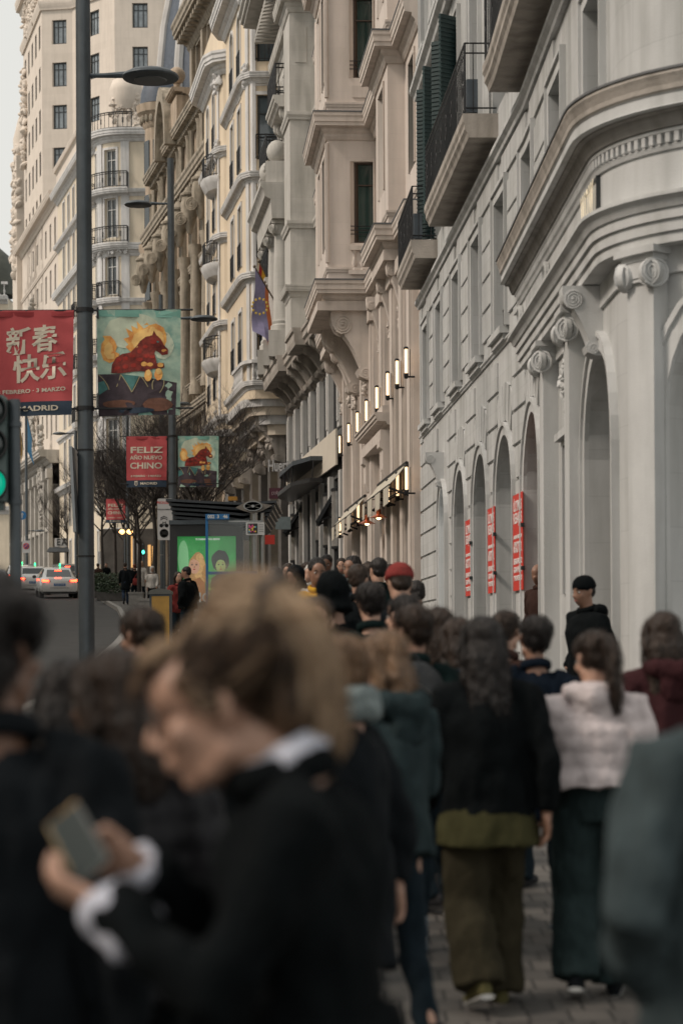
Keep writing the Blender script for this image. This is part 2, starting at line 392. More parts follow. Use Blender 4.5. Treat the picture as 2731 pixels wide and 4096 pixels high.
# ================================================================== SETTING
KERB = [(-4.1, -30), (-4.1, 30), (-5.0, 45), (-5.75, 55), (-8.2, 75), (-11.9, 99), (-19.0, 125), (-25, 148), (-33.5, 180), (-50, 245), (-78, 360)]
def kerb_x(y):
    for (a, b), (c, d) in zip(KERB[:-1], KERB[1:]):
        if b <= y <= d: return a + (c - a) * (y - b) / (d - b)
    return KERB[-1][0]
asphalt = mat('asphalt', (.050, .049, .048), .82, .25, 1.3, .35, 60)
kerbm = mat('kerb_granite', (.26, .25, .235), .7, .18, 9, .2, 80)
def pave_mat():
    m = mat('pavers', (.15, .14, .13), .62, .2, 3, .2, 90)
    n = m.node_tree; N = n.nodes; L = n.links; b = N['Principled BSDF']
    tc = N.new('ShaderNodeTexCoord'); br = N.new('ShaderNodeTexBrick')
    br.inputs['Scale'].default_value = 1.0; br.inputs['Brick Width'].default_value = .12; br.inputs['Row Height'].default_value = .22
    br.inputs['Mortar Size'].default_value = .007; br.inputs['Mortar Smooth'].default_value = .25; br.offset = .5; br.squash = 1.35; br.squash_frequency = 3
    br.inputs['Color1'].default_value = (.105, .099, .092, 1); br.inputs['Color2'].default_value = (.062, .059, .056, 1); br.inputs['Mortar'].default_value = (.02, .019, .018, 1)
    nz = N.new('ShaderNodeTexNoise'); nz.inputs['Scale'].default_value = 2.0; mp = N.new('ShaderNodeMix'); mp.data_type = 'VECTOR'; mp.inputs[0].default_value = .012
    L.new(tc.outputs['Object'], nz.inputs['Vector']); L.new(tc.outputs['Object'], mp.inputs[4]); L.new(nz.outputs['Color'], mp.inputs[5])
    L.new(mp.outputs[1], br.inputs['Vector'])
    n2 = N.new('ShaderNodeTexNoise'); n2.inputs['Scale'].default_value = 1.4; n2.inputs['Detail'].default_value = 7; L.new(tc.outputs['Object'], n2.inputs['Vector'])
    cr = N.new('ShaderNodeValToRGB'); cr.color_ramp.elements[0].color = (.55, .55, .55, 1); cr.color_ramp.elements[1].color = (1.3, 1.25, 1.2, 1)
    cr.color_ramp.elements[0].position = .35; cr.color_ramp.elements[1].position = .65
    L.new(n2.outputs['Fac'], cr.inputs[0])
    mm = N.new('ShaderNodeMix'); mm.data_type = 'RGBA'; mm.blend_type = 'MULTIPLY'; mm.inputs[0].default_value = 1
    L.new(br.outputs['Color'], mm.inputs[6]); L.new(cr.outputs[0], mm.inputs[7]); L.new(mm.outputs[2], b.inputs['Base Color'])
    bp = N.new('ShaderNodeBump'); bp.inputs['Strength'].default_value = .7; bp.inputs['Distance'].default_value = .006; bp.invert = True
    L.new(br.outputs['Fac'], bp.inputs['Height']); L.new(bp.outputs[0], b.inputs['Normal'])
    return m
pavers = pave_mat()
YS = [-30, -10, 0, 3, 5, 7, 9, 11, 13, 15, 18, 22, 26, 30, 37.5, 45, 50, 55, 65, 75, 87, 99, 112, 125, 136, 148, 164, 180, 190, 205, 225, 245, 280, 320, 360]
def strip(name, xl, xr, dz, m, ys=YS):
    mb = MB(); vs = []
    for y in ys: vs += [(xl(y), y, gz(y) + dz), (xr(y), y, gz(y) + dz)]
    mb.add(vs, [(2 * i, 2 * i + 1, 2 * i + 3, 2 * i + 2) for i in range(len(ys) - 1)])
    o = mb.build(name, m, fix=False); props(o, kind='structure'); return o
strip('ground', lambda y: -260, lambda y: 260, -.16, mat('bare_ground', (.10, .098, .092), .9, .3, .5), YS + [500, 800, 1500])
strip('road', lambda y: kerb_x(y) - 17, lambda y: kerb_x(y) + .01, -.135, asphalt)
strip('pavement', lambda y: kerb_x(y) + .16, lambda y: 14 if y < 140 else 6, 0.0, pavers)
strip('opposite_pavement', lambda y: kerb_x(y) - 28, lambda y: kerb_x(y) - 17, -.01, pavers)
mb = MB(); ys = YS
for a, b in zip(ys[:-1], ys[1:]):
    mb.box8([(kerb_x(a), a, gz(a) - .3), (kerb_x(a) + .158, a, gz(a) - .3), (kerb_x(b) + .158, b, gz(b) - .3), (kerb_x(b), b, gz(b) - .3),
             (kerb_x(a), a, gz(a) + .003), (kerb_x(a) + .158, a, gz(a) + .003), (kerb_x(b) + .158, b, gz(b) + .003), (kerb_x(b), b, gz(b) + .003)])
props(mb.build('kerb', kerbm), kind='structure')
mb = MB()
for lane in (-3.6, -7.0, -10.4, -13.6):
    y = 0.0
    while y < 150:
        x0, x1 = kerb_x(y) + lane, kerb_x(y + 2.2) + lane; mb.add([(x0, y, gz(y) - .131), (x0 + .12, y, gz(y) - .131), (x1 + .12, y + 2.2, gz(y + 2.2) - .131), (x1, y + 2.2, gz(y + 2.2) - .131)], [(0, 1, 2, 3)])
        y += 6.0
props(mb.build('lane_marking', mat('road_paint', (.55, .55, .52), .7, .25, 5), fix=False), kind='structure')
# ------------------------------------------------------------------ building stock
w_grey = mat('pale_render', (.53, .535, .53), .85, .08, 1.2, .15, 70, stain=.26, blocks=(1.1, .46, .06))
w_grey_tr = mat('pale_trim', (.55, .555, .55), .75, .07, 2.0, .15, 60, stain=.24)
w_dirty = mat('weathered_stone', (.42, .38, .34), .85, .16, 2.5, .3, 30, stain=.35)
w_pink = mat('rosy_render', (.66, .585, .53), .85, .06, 1.0, .12, 60, stain=.14, blocks=(1.4, .55, .035))
w_pink_tr = mat('rosy_trim', (.62, .55, .495), .8, .07, 2.2, .15, 50, stain=.22)
w_stone = mat('grey_limestone', (.54, .52, .485), .85, .08, 1.5, .2, 40, stain=.25, blocks=(1.2, .5, .06))
w_yel = mat('ochre_render', (.69, .575, .43), .85, .05, 1.0, .1, 60, stain=.08)
w_yel_l = mat('cream_render', (.70, .61, .50), .85, .05, 1.0, .1, 60, stain=.08)
w_white = mat('white_plaster', (.62, .61, .60), .8, .07, 2.0, .2, 25, stain=.22)
w_brown = mat('brown_stone', (.43, .34, .255), .9, .15, 1.0, .35, 12, stain=.35)
w_brown_tr = mat('brown_carved_stone', (.36, .31, .245), .9, .25, 2.0, .5, 10, stain=.5)
w_cream = mat('cream_corner_render', (.70, .61, .48), .85, .06, .8, .1, 30, stain=.1)
w_tower = mat('rosy_tower_stone', (.68, .60, .52), .88, .05, .6, .1, 20, stain=.08, blocks=(1.2, .6, .05))
w_base = mat('grey_base_stone', (.47, .44, .40), .88, .1, .8, .25, 12, stain=.25, blocks=(1.6, .7, .12))
iron = mat('black_iron', (.018, .019, .021), .5, .1, 20, metal=.3)
slate = mat('slate', (.07, .085, .11), .6, .25, 3, .4, 12)
lead = mat('lead_flashing', (.12, .125, .13), .6, .2, 6)
gl = mat('window_glass', (.022, .030, .034), .06, .0, spec=.9)
gl_green = mat('green_glass', (.018, .045, .040), .08, .35, .8, spec=.8)
gl_far = mat('curtained_glass', (.22, .25, .27), .25, .35, 1.5, spec=.6)
fr_dark = mat('dark_frame', (.025, .03, .032), .5, .1, 10)
fr_brown = mat('brown_frame', (.06, .038, .026), .5, .2, 10)
fr_white = mat('white_frame', (.60, .60, .58), .5, .08, 10)
fr_grey = mat('grey_panel', (.36, .36, .355), .7, .05, 2)
shutter_m = mat('dark_green_louvre', (.012, .035, .037), .55, .1, 10)
shop_dark = mat('dark_shopfront', (.022, .021, .021), .35, .3, 2)
def core(bld, p, t0, t1, h0, h1, m, back=-10, front=-1.3, top=True):
    mb = MB(); pbox(mb, p, t0 + .02, t1 - .02, back, front, h0, h1 - .02)
    for t, s in ((t0, 1), (t1, -1)): pbox(mb, p, min(t, t + s * .15) + .001, max(t, t + s * .15) - .001, front, -.002, h0, h1 - .03)
    mb.build('back_wall', m, bld)
    if top:
        mb = MB(); pbox(mb, p, t0 + .01, t1 - .01, back - .02, -.01, h1 - .019, h1 + .1); mb.build('roof', lead, bld)

# ================================================================== A: the pale building with the round corner (arches, balconies)
arc = [(3.916 - 1.45 * math.cos(a), 18.25 - 1.45 * math.sin(a)) for a in [PI / 2 * i / 14 for i in range(15)]]
PA = Path([(11, 16.93), (5, 16.95)] + arc[::-1] + [(2.397, 26), (1.654, 42)], 26, 17)
Abld = empty('corner_building', (2.4, 26, gz(26)), 'pale grey building with rounded corner, arched shopfront and long stone balconies', 'building')
T_END = PA.t[0]; T_CAM = PA.t[2]         # camera-facing end of the curve
arch_c = [34.2, 31.2, 28.3, 25.4]
win_c = [40.6, 37.8, 34.7, 31.7, 28.7, 25.8, 22.7, 19.6]
ops = []
for c in arch_c: ops.append((c - .9, c + .9, gz(c) - .2, 2.78, 1.88))
q_white = (36.7, 37.9, gz(37) - .2, 2.70, 2.05); ops.append(q_white)
q_big = (18.35, 20.25, gz(19) - .2, 2.68, 1.74); ops.append(q_big)
q_cor = (T_CAM - .55, T_CAM + 1.3, gz(17) - .2, 2.95, 1.95); ops.append(q_cor)
q_slot = (21.65, 22.25, .46, 2.06); ops.append(q_slot)
w1 = [(c - .6, c + .6, 4.25, 6.15) for c in win_c]
w2 = [(c - .6, c + .6, 7.47, 10.3) for c in win_c]
w3 = [(c - .6, c + .6, 11.6, 14.0) for c in win_c]
ops += w1 + w2 + w3
mb = MB(); wall(mb, PA, T_END, 42, gz(17) - .3, 15.5, ops, .34); mb.build('wall', w_grey, Abld)
core(Abld, PA, T_END, 42, -2, 15.5, w_grey, -4, -2.2)
# deep recesses behind the arches
for i, q in enumerate([o for o in ops if len(o) == 5]):
    mb = MB(); ta, tb, ha, hb, hs = q
    for t in (ta, tb): mb.add([PA.map(t, -.34, ha), PA.map(t, -.34, hs), PA.map(t, -1.15, hs), PA.map(t, -1.15, ha)], [(0, 1, 2, 3)])
    ap = arch_pts(ta, tb, hs, hb)
    for (a, u), (b, v) in zip(ap[:-1], ap[1:]): mb.add([PA.map(a, -.34, u), PA.map(b, -.34, v), PA.map(b, -1.15, v), PA.map(a, -1.15, u)], [(0, 1, 2, 3)])
    m_in = {3: mat('pink_lined_wall', (.50, .27, .23), .8, .08, 2), 5: w_grey}.get(i, w_grey)
    mb.build('arch_recess', m_in, Abld, fix=False)
    mb = MB(); pp = pane_pts(PA, ta, tb, ha, hb, -1.14, hs); mb.add(pp, [tuple(range(len(pp)))])
    if i == 4:
        g = MB(); pp = pane_pts(PA, ta, tb, ha, hb, -.12, hs); g.add(pp, [tuple(range(len(pp)))])
        g.build('shop_window', mat('lit_white_panel', (.80, .84, .86), .4, .03, 1, emis=(.85, .95, 1.0), estr=.16), Abld, fix=False)
    mb.build('arch_panel', {3: mat('pink_lined_wall', (.5, .27, .23)), 1: mat('pale_door_panel', (.30, .31, .30), .5, .05)}.get(i, w_grey), Abld, fix=False)
each([o for o in ops if len(o) == 5], lambda mb, q: (surround(mb, PA, q, .13, .045), surround(mb, PA, (q[0] - .13, q[1] + .13, q[2], q[3] + .13, q[4]), .05, .075)), 'arch_moulding', w_grey_tr, Abld)
# gate frame inside the second arch
mb = MB(); g0 = gz(31)
for a, b, u, v in ((30.3, 30.42, g0, 1.2), (31.98, 32.1, g0, 1.2), (30.42, 31.98, 1.08, 1.2), (30.42, 31.98, g0, g0 + .95)): pbox(mb, PA, a, b, -.5, -.38, u, v)
mb.build('door', fr_dark, Abld)
for q in w1 + w2 + w3:
    tall = q[2] > 7
    window(Abld, PA, q, .30, fr_grey if not tall else fr_white, gl if tall else mat('grey_blind_glass', (.16, .175, .18), .3, .2, 1.2, spec=.7), bars=(1, 1), sill=None if 7 < q[2] < 8 else .13, sm=w_grey_tr)
each(w1 + w2 + w3, lambda mb, q: (surround(mb, PA, q, .13, .04), surround(mb, PA, (q[0] - .13, q[1] + .13, q[2], q[3] + .13), .05, .07)), 'window_surround', w_grey_tr, Abld)
mb = MB()
for q in w1[:6]:                           # small iron guards low in the windows
    pbox(mb, PA, q[0] + .02, q[1] - .02, -.10, -.08, q[2] + .38, q[2] + .41); pbox(mb, PA, q[0] + .02, q[1] - .02, -.10, -.08, q[2] + .03, q[2] + .06)
    for k in range(9): pbox(mb, PA, q[0] + .05 + k * .135, q[0] + .065 + k * .135, -.10, -.085, q[2] + .06, q[2] + .38)
mb.build('window_guard', iron, Abld)
# rustication: proud courses on the piers
mb = MB(); rows = [(-.2 + .46 * k) for k in range(16)]
def course(a, b, o=.03):
    for h in rows:
        if h + .43 < 7.0 and b - a > .1: pbox(mb, PA, a, b, 0, o, h, h + .405)
for a, b in [(41.45, 41.98)]: course(a, b)
up = sorted([c for c in win_c if c > 24])
for a, b in zip([24.0] + up, up):
    lo, hi = (a + .82 if a != 24.0 else 23.5), b - .82
    for h in rows:
        if 4.2 < h < 6.2 and hi - lo > .2: pbox(mb, PA, lo, hi, 0, .03, h, h + .405)
        if 6.2 < h < 6.6: pbox(mb, PA, lo - .6, hi + .6, 0, .028, h + .1, h + .42)
pr = sorted(arch_c + [37.3])
for a, b in zip(pr[:-1], pr[1:]):
    for h in rows:
        e = 1.12 if h < 1.9 else (1.12 if h < 2.2 else .62 + .2)
        if h < 3.7: pbox(mb, PA, a + e, b - e, 0, .03, h, h + .405)
for h in rows:
    if h < 3.7: pbox(mb, PA, 38.25, 41.4, 0, .03, h, h + .405)
for c in arch_c:                           # voussoirs fanning over each arch
    for k in range(5):
        a = PI / 2 + (k - 2) * .24; r0, r1 = 1.10, 1.62
        for da in (-.105,):
            q = [(c - math.cos(a + s) * r, 1.88 + math.sin(a + s) * r) for s, r in ((-.105, r0), (.105, r0), (.095, r1), (-.095, r1))]
            mb.box8([PA.map(q[0][0], .03, q[0][1]), PA.map(q[1][0], .03, q[1][1]), PA.map(q[1][0], 0, q[1][1]), PA.map(q[0][0], 0, q[0][1]),
                     PA.map(q[3][0], .03, q[3][1]), PA.map(q[2][0], .03, q[2][1]), PA.map(q[2][0], 0, q[2][1]), PA.map(q[3][0], 0, q[3][1])])
mb.build('rusticated_course', w_grey, Abld)
mb = MB(); mould(mb, PA, 25.6, 42, sill_prof(4.09, .07, .05)); mould(mb, PA, 16.3, 42, sill_prof(6.85, .16, .12)); mould(mb, PA, T_END, 42, cornice_prof(15.5, .6, .5))
mould(mb, PA, T_END, 42, sill_prof(11.2, .25, .2)); mb.build('string_course', w_grey_tr, Abld)
for a, b in ((38.2, 41.7), (29.0, 35.3), (18.9, 26.6)):
    balcony(Abld, PA, a, b, .50, 7.40, .34, 1.0, w_dirty, iron, pitch=.16)
    mb = MB(); pbox(mb, PA, a + .06, a + .24, .28, .44, 7.43, 7.9); mb.build('lantern_box', mat('grey_box', (.10, .12, .14), .5), Abld)
for a, b in ((18.9, 26.6), (29.0, 35.3)): balcony(Abld, PA, a, b, .50, 11.50, .34, 1.0, w_dirty, iron, pitch=.16)
for q in w2[1:3] + w3[2:4]:
    for t, s in ((q[0], -1), (q[1], 1)):
        mb = MB()
        a = PA.map(t, .02, 0); b = PA.map(t + s * .22, .34, 0); n = Vector((b.y - a.y, a.x - b.x, 0)).normalized() * .04
        mb.box8([Vector((*q_, hh)) for hh in (q[2], q[3]) for q_ in ((a.x, a.y), (b.x, b.y), (b.x + n.x, b.y + n.y), (a.x + n.x, a.y + n.y))])
        k = q[2] + .06
        while k < q[3] - .05:
            mb.box8([Vector((*q_, hh)) for hh in (k, k + .03) for q_ in ((a.x - n.x * .35, a.y - n.y * .35), (b.x - n.x * .35, b.y - n.y * .35), (b.x + n.x * 1.35, b.y + n.y * 1.35), (a.x + n.x * 1.35, a.y + n.y * 1.35))])
            k += .075
        mb.build('shutter', shutter_m, Abld)
# the shopfront order: pilasters, ionic capitals, entablature, cornice round the corner
th = lambda d: 18.25 - 1.45 * R(d)
pil = [(22.8, 23.2), (20.42, 20.82), (th(38), th(26))]
PIL_O = .17
each(pil, lambda mb, q: (pbox(mb, PA, q[0], q[1], 0, PIL_O, gz(20) - .2, 3.05), pbox(mb, PA, q[0] - .05, q[1] + .05, 0, PIL_O + .05, gz(20) - .2, gz(20) + .45)), 'pilaster', w_grey_tr, Abld)
mb = MB(); pbox(mb, PA, T_END, 24.3, 0, .03, 3.06, 3.28); mb.build('band', w_grey_tr, Abld)
for a, b in pil:
    mb = MB(); capital(mb, PA, a, b, PIL_O, 3.28, .125); mb.build('ionic_capital', w_grey_tr, Abld, smooth=35)
ENT0 = T_END + .3
mb = MB()
for o, u, v in ((.20, 3.28, 3.37), (.225, 3.37, 3.47), (.25, 3.47, 3.56)): pbox(mb, PA, ENT0, 25.2, 0, o, u, v)
mould(mb, PA, ENT0, 25.25, [(0, 3.68), (.34, 3.68), (.34, 3.65), (.30, 3.62), (.27, 3.56), (0, 3.56)])
pbox(mb, PA, ENT0, 25.2, 0, .19, 3.68, 4.05)
mould(mb, PA, ENT0, 25.3, [(0, 4.22), (.25, 4.22), (.25, 4.19), (.20, 4.17), (.20, 4.10), (.225, 4.09), (.21, 4.05), (0, 4.05)])
dentils(mb, PA, ENT0 + .1, 25.2, 4.105, 4.185, .2, .245, .075)
mb.build('entablature', w_grey_tr, Abld)
mb = MB(); mould(mb, PA, ENT0, 25.4, [(0, 4.48), (.20, 4.68), (.455, 4.64), (.46, 4.61), (.445, 4.58), (.425, 4.53), (.42, 4.49), (.40, 4.475), (0, 4.475)])
mb.build('shop_cornice', w_dirty, Abld)
mb = MB(); mould(mb, PA, ENT0, 25.4, [(0, 4.473), (.415, 4.473), (.40, 4.46), (.40, 4.37), (.415, 4.36), (.395, 4.352), (0, 4.352)]); mb.build('corona', w_grey_tr, Abld)
mb = MB(); mould(mb, PA, ENT0, 25.4, [(0, 4.35), (.36, 4.35), (.355, 4.335), (.31, 4.33), (.30, 4.29), (.27, 4.225), (0, 4.225)]); mb.build('soffit_moulding', mat('shaded_trim', (.30, .285, .265), .85, .15, 2.5, .2, 30, stain=.4), Abld)  # stained trim, its base colour darkened to put in the shade under the cornice
mb = MB(); mould(mb, PA, ENT0, 25.42, [(.2, 4.70), (.47, 4.66), (.47, 4.64), (.2, 4.68)]); mb.build('cornice_flashing', lead, Abld)
mb = MB()
for k in range(14): pbox(mb, PA, 22.6 + k * .13, 22.6 + k * .13 + .07, .19, .205, 3.74, 4.02)
for t in (22.0, 24.9):
    c = PA.map(t, .20, 3.88); ax = PA.map(t, 1, 0) - PA.map(t, 0, 0)
    mb.lathe([(.14, -.0), (.14, .04), (.10, .05), (.10, .02), (.0, .02)], c, 18, axis=ax)
mb.build('frieze_ornament', w_grey_tr, Abld)
mb = MB(); relief(mb, lambda a, b: PA.map(21.85 + a, .03 + .03 * math.cos(b * 9), 2.75 + b), .5, .85, 120, .035, 3); mb.build('carved_relief', w_grey_tr, Abld, smooth=True)
mb = MB(); surround(mb, PA, q_slot, .09, .03); pbox(mb, PA, 21.45, 22.45, 0, .09, 2.12, 2.2); mb.build('slot_window_frame', w_grey_tr, Abld)
window(Abld, PA, q_slot, .2, fr_dark, shop_dark, bars=(0, 2), fw=.05)
mb = MB(); console(mb, PA, 19.14, 19.42, .38, 3.27, 2.62); mb.build('keystone_scroll', w_grey_tr, Abld, smooth=35)
mb = MB(); console(mb, PA, 37.2, 37.45, .34, 3.35, 2.72); mb.build('keystone_scroll', w_grey_tr, Abld, smooth=35)
# shop lettering on the frieze, lit
letters = mat('lit_letter', (.9, .8, .6), .4, 0, emis=(1.0, .82, .55), estr=.25)
oo = PA.map(18.55, .225, 3.875); e = (PA.map(18.2, .235, 3.9) - PA.map(18.9, .235, 3.9))
sgn = empty('shop_sign', PA.map(19.55, .2, 3.8), 'lit cream letters WOW standing on the frieze of the rounded shopfront', 'sign')
Mx = frameM(oo, e, (0, 0, 1)); text('WOW', .44, letters, 'letter', sgn, Mx, .0015, 0, width=.84, space=1.25)
mb = MB(); pbox(mb, PA, 18.05, 18.85, .191, .205, 3.71, 3.725); pbox(mb, PA, 18.05, 18.85, .191, .205, 4.03, 4.045); pbox(mb, PA, 18.03, 18.045, .19, .23, 3.71, 4.045); mb.build('bracket', fr_dark, sgn)
# red vinyl sale banners on the piers
red = mat('sale_red', (.62, .045, .03), .55, .06, 3); wtxt = mat('sale_white', (.75, .70, .68), .6, .04)
for k, (ta, tb, u, v) in enumerate([(32.3, 33.1, .65, 1.86), (29.2, 30.05, .63, 1.86), (26.25, 27.2, .60, 1.86)]):
    r_ = empty('sale_banner', PA.map(ta, .06, u), ['red sale banner on the pier by the lit white arch, farthest of the row', 'red sale banner on the pier right of the dark door frame', 'red sale banner nearest the bald man, largest in view'][k], 'banner', 'red sale banners on the arch piers')
    mb = MB(); pbox(mb, PA, ta, tb, .052, .062, u, v); mb.build('vinyl', red, r_)
    e = PA.map(ta, .066, 0) - PA.map(tb, .066, 0); w = tb - ta
    for s_, hh, sz in (('ÚLTIMAS', 1.70, .19), ('REBAJAS', 1.54, .19), ('AHORA HASTA UN', 1.30, .06), ('60%DTO.', 1.16, .20), ('SERRANO 52', .98, .10), ('GRAN VÍA 16', .87, .10), ('Y MONTERA 21', .76, .09)):
        text(s_, sz, wtxt, 'lettering', r_, frameM(PA.map((ta + tb) / 2, .064, hh - (1.86 - v)), e, (0, 0, 1)), .001, .004, width=w * .84)
    for hh in (u + .25, u + .8):
        mb = MB(); pbox(mb, PA, ta - .10, ta, .05, .09, hh, hh + .05); mb.build('bracket', fr_dark, r_)

# ================================================================== B: rosy building with the stepped bay windows
Bx = lambda z, o=0: (-.0762 * z + 4.87 - o, z - o * .07)
PB = Path([Bx(42), Bx(62)], 42)
Bb = empty('bay_window_building', (1.0, 52, gz(52)), 'rosy beige building with stepped stone bays over giant scroll brackets', 'building')
pier = [42.75, 44.3, 46.3, 48.8, 51.6, 54.3, 57.1, 60.3]
ops = []
for a, b in zip(pier, pier[1:] + [62.3]):
    lo, hi = a + .48, b - .48
    if hi > 61.9: hi = 61.7
    if hi - lo > .3: ops += [(lo, hi, gz(a) - .1, 2.95), (lo + .05, hi - .05, 4.15, 7.3)]
mb = MB(); wall(mb, PB, 42, 62, 3.0, 9.0, [q for q in ops if q[2] > 3], .35); mb.build('wall', w_pink, Bb)
mb = MB(); wall(mb, PB, 42, 62, gz(42) - .3, 3.0, [q for q in ops if q[2] < 3], .35); mb.build('shopfront_wall', mat('brown_shopfront', (.10, .075, .06), .6, .2, 3), Bb)
core(Bb, PB, 42, 62, -2, 23.5, w_pink, -10, -1.5)
for q in ops: window(Bb, PB, q, .3, fr_brown if q[2] > 3 else shop_dark, shop_dark if q[2] < 3 else gl, bars=(1, 2), name='window' if q[2] > 3 else 'shop_window')
for c in pier:
    mb = MB(); pbox(mb, PB, c - .42, c + .42, 0, .14, gz(c) - .2, 8.2); pbox(mb, PB, c - .27, c + .27, .14, .2, gz(c) + .8, 7.9)
    for e in (-.33, .33): pbox(mb, PB, c + e - .03, c + e + .03, .14, .17, gz(c) + .8, 7.9)
    pbox(mb, PB, c - .5, c + .5, 0, .26, 7.9, 8.2)
    mb.build('pier', w_pink_tr, Bb)
pts = [(42, 0), (44.8, 0), (44.8, .38), (47.5, .38), (47.5, 0), (51.7, 0), (51.7, 1.22), (55.5, 1.22), (55.5, 0), (58, 0), (58, .6), (61, .6), (61, 0), (62, 0)]
PU = Path([Bx(z, o) for z, o in pts], 42); T = PU.t
fl = [9.94, 14.1, 18.25]
ops = []; side = []
for f in fl:
    side.append((T[5] + .04, T[5] + .62, f, f + 2.05))
    ops += [(T[2] + .8, T[2] + 1.9, f, f + 2.3), (T[4] + 1.4, T[4] + 2.7, f, f + 2.3), (T[6] + .6, T[6] + 1.4, f, f + 2.3), (T[6] + 2.3, T[6] + 3.1, f, f + 2.3), (T[0] + .9, T[0] + 1.9, f, f + 2.3), (T[10] + .8, T[10] + 2.2, f, f + 2.3)]
mb = MB(); wall(mb, PU, T[0], T[-1], 8.3, 23.5, ops + side, .28); mb.build('upper_wall', w_pink, Bb)
for q in ops + side: window(Bb, PU, q, .14 if q in side else .25, fr_brown, gl_green, bars=(0 if q in side else 1, 1), fw=.05)
mb = MB()
for h, hh, o in ((8.95, .62, .34), (13.15, .62, .36), (17.35, .62, .36), (21.6, .7, .5)): mould(mb, PU, T[0], T[-1], cornice_prof(h, hh, o))
for f in fl:
    mould(mb, PU, T[0], T[-1], sill_prof(f - .62, .12, .05))
    for i in range(0, len(T) - 1):
        if T[i + 1] - T[i] > 1.1: pass
mb.build('cornice', w_pink_tr, Bb)
mb = MB()
for h, o in ((8.95, .34), (13.15, .36), (17.35, .36), (21.6, .5)): mould(mb, PU, T[0], T[-1], [(0, h + .035), (o + .015, h + .035), (o + .015, h + .003), (0, h + .003)])
mb.build('cornice_flashing', lead, Bb)
each(ops, lambda mb, q: surround(mb, PU, q, .10, .035), 'window_surround', w_pink_tr, Bb); each(side, lambda mb, q: surround(mb, PU, q, .035, .03), 'window_surround', w_pink_tr, Bb)
mb = MB()                                   # bay floors and pilaster strips
for a, b, o in ((44.8, 47.5, .5), (51.7, 55.5, 1.5), (58, 61, .8)): pbox(mb, PB, a - .1, b + .1, .01, o, 8.22, 8.45)
for f in fl:
    pbox(mb, PU, T[6] - .06, T[6] + .12, 0, .05, f - .5, f + 2.5); pbox(mb, PU, T[7] - .12, T[7] + .02, 0, .05, f - .5, f + 2.5)
    pbox(mb, PU, T[5] + .1, T[5] + .56, 0, .03, f - .95 + .45, f - .2) if f > 10 else None
mb.build('bay_trim', w_pink_tr, Bb)
mb = MB()
for k in range(3): baluster(mb, PU.map(T[5] + .15 + k * .2, .0, 9.25), .5, .075)
pbox(mb, PU, T[5] + .03, T[5] + .62, -.06, .09, 9.75, 9.86); pbox(mb, PU, T[5] + .03, T[5] + .62, -.06, .09, 9.14, 9.25)
mb.build('balustrade', w_pink_tr, Bb, smooth=40)
mb = MB()
for f in fl:
    for h in (.22, .32, .42): mb.tube([PU.map(side[0][0], .02, f + h), PU.map(side[0][1], .02, f + h)], .012, 5)
mb.build('window_guard', iron, Bb)
for a, b, o, u, v in ((51.75, 52.3, 1.15, 8.22, 6.5), (54.9, 55.4, 1.15, 8.22, 6.5), (44.85, 45.15, .42, 8.22, 7.1), (47.1, 47.4, .42, 8.22, 7.1), (58.1, 58.5, .7, 8.22, 6.9), (60.5, 60.9, .7, 8.22, 6.9), (42.4, 42.8, .3, 8.2, 7.2), (49.4, 49.75, .45, 8.2, 7.1), (56.7, 57.0, .45, 8.2, 7.1)):
    mb = MB(); console(mb, PB, a, b, o, u, v); relief(mb, lambda x, y: PB.map((a + b) / 2 + x, o * .25, v - .1 + y), b - a, .5, 22, .06, int(a * 10)); mb.build('scroll_bracket', w_pink_tr, Bb, smooth=35)
mb = MB(); mould(mb, PB, 47.2, 52.7, cornice_prof(5.18, .38, .5)); pbox(mb, PB, 47.4, 52.5, 0, .34, 4.55, 4.80); pbox(mb, PB, 47.3, 52.6, .14, .3, 5.18, 5.35)
for a in (47.4, 51.9):
    mould(mb, PB, a, a + .6, [(0, 4.55), (.36, 4.55), (.36, 4.4), (.28, 4.34), (.28, 3.9), (.2, 3.7), (0, 3.6)]); pbox(mb, PB, a + .05, a + .5, 0, .2, gz(50), 3.65)
mb.build('door_hood', w_pink_tr, Bb)

# ================================================================== C: grey stone building with columns, deep balcony on consoles
Cx = lambda z, o=0: (7.586 - .12 * z - o, z - .12 * o)
PC = Path([Cx(62), Cx(79)], 62)
Cb = empty('columned_building', (-1, 70, gz(70)), 'grey limestone building with ionic columns over a deep balcony on scroll brackets', 'building')
ops = []; pc = [62.4, 65.3, 68.0, 70.7, 73.4, 76.1, 78.7]
for a, b in zip(pc[:-1], pc[1:]): ops += [(a + .45, b - .45, 6.45, 8.4), (a + .3, b - .3, gz(a), 5.0)]
mb = MB(); wall(mb, PC, 62, 79, gz(62) - .3, 9.9, ops, .5); mb.build('wall', mat('dark_grey_stone', (.10, .10, .10), .7, .2, 2), Cb)  # dark grey lower wall and reveals behind the white pilasters
core(Cb, PC, 62, 79, -2, 24.5, w_stone, -10, -1.5)
for q in ops: window(Cb, PC, q, .45, fr_dark, gl if q[2] > 5 else shop_dark, bars=(1, 1), name='window' if q[2] > 5 else 'shop_window')
each(pc, lambda mb, c: (pbox(mb, PC, c - .3, c + .3, 0, .16, 6.42, 8.45), pbox(mb, PC, c - .14, c + .14, .16, .2, 6.6, 8.3), pbox(mb, PC, c - .25, c + .25, 0, .14, gz(c), 5.1)), 'pilaster', mat('painted_white_stone', (.56, .55, .53), .7, .08, 2, stain=.2), Cb)
mb = MB(); mould(mb, PC, 62, 79, cornice_prof(8.8, .3, .25)); mb.build('string_course', w_dirty, Cb)
mb = MB(); pbox(mb, PC, 62.6, 78.8, .16, .22, 5.28, 6.38); mb.build('fascia_panel', mat('cream_fascia', (.62, .56, .47), .7, .05, 1), Cb)
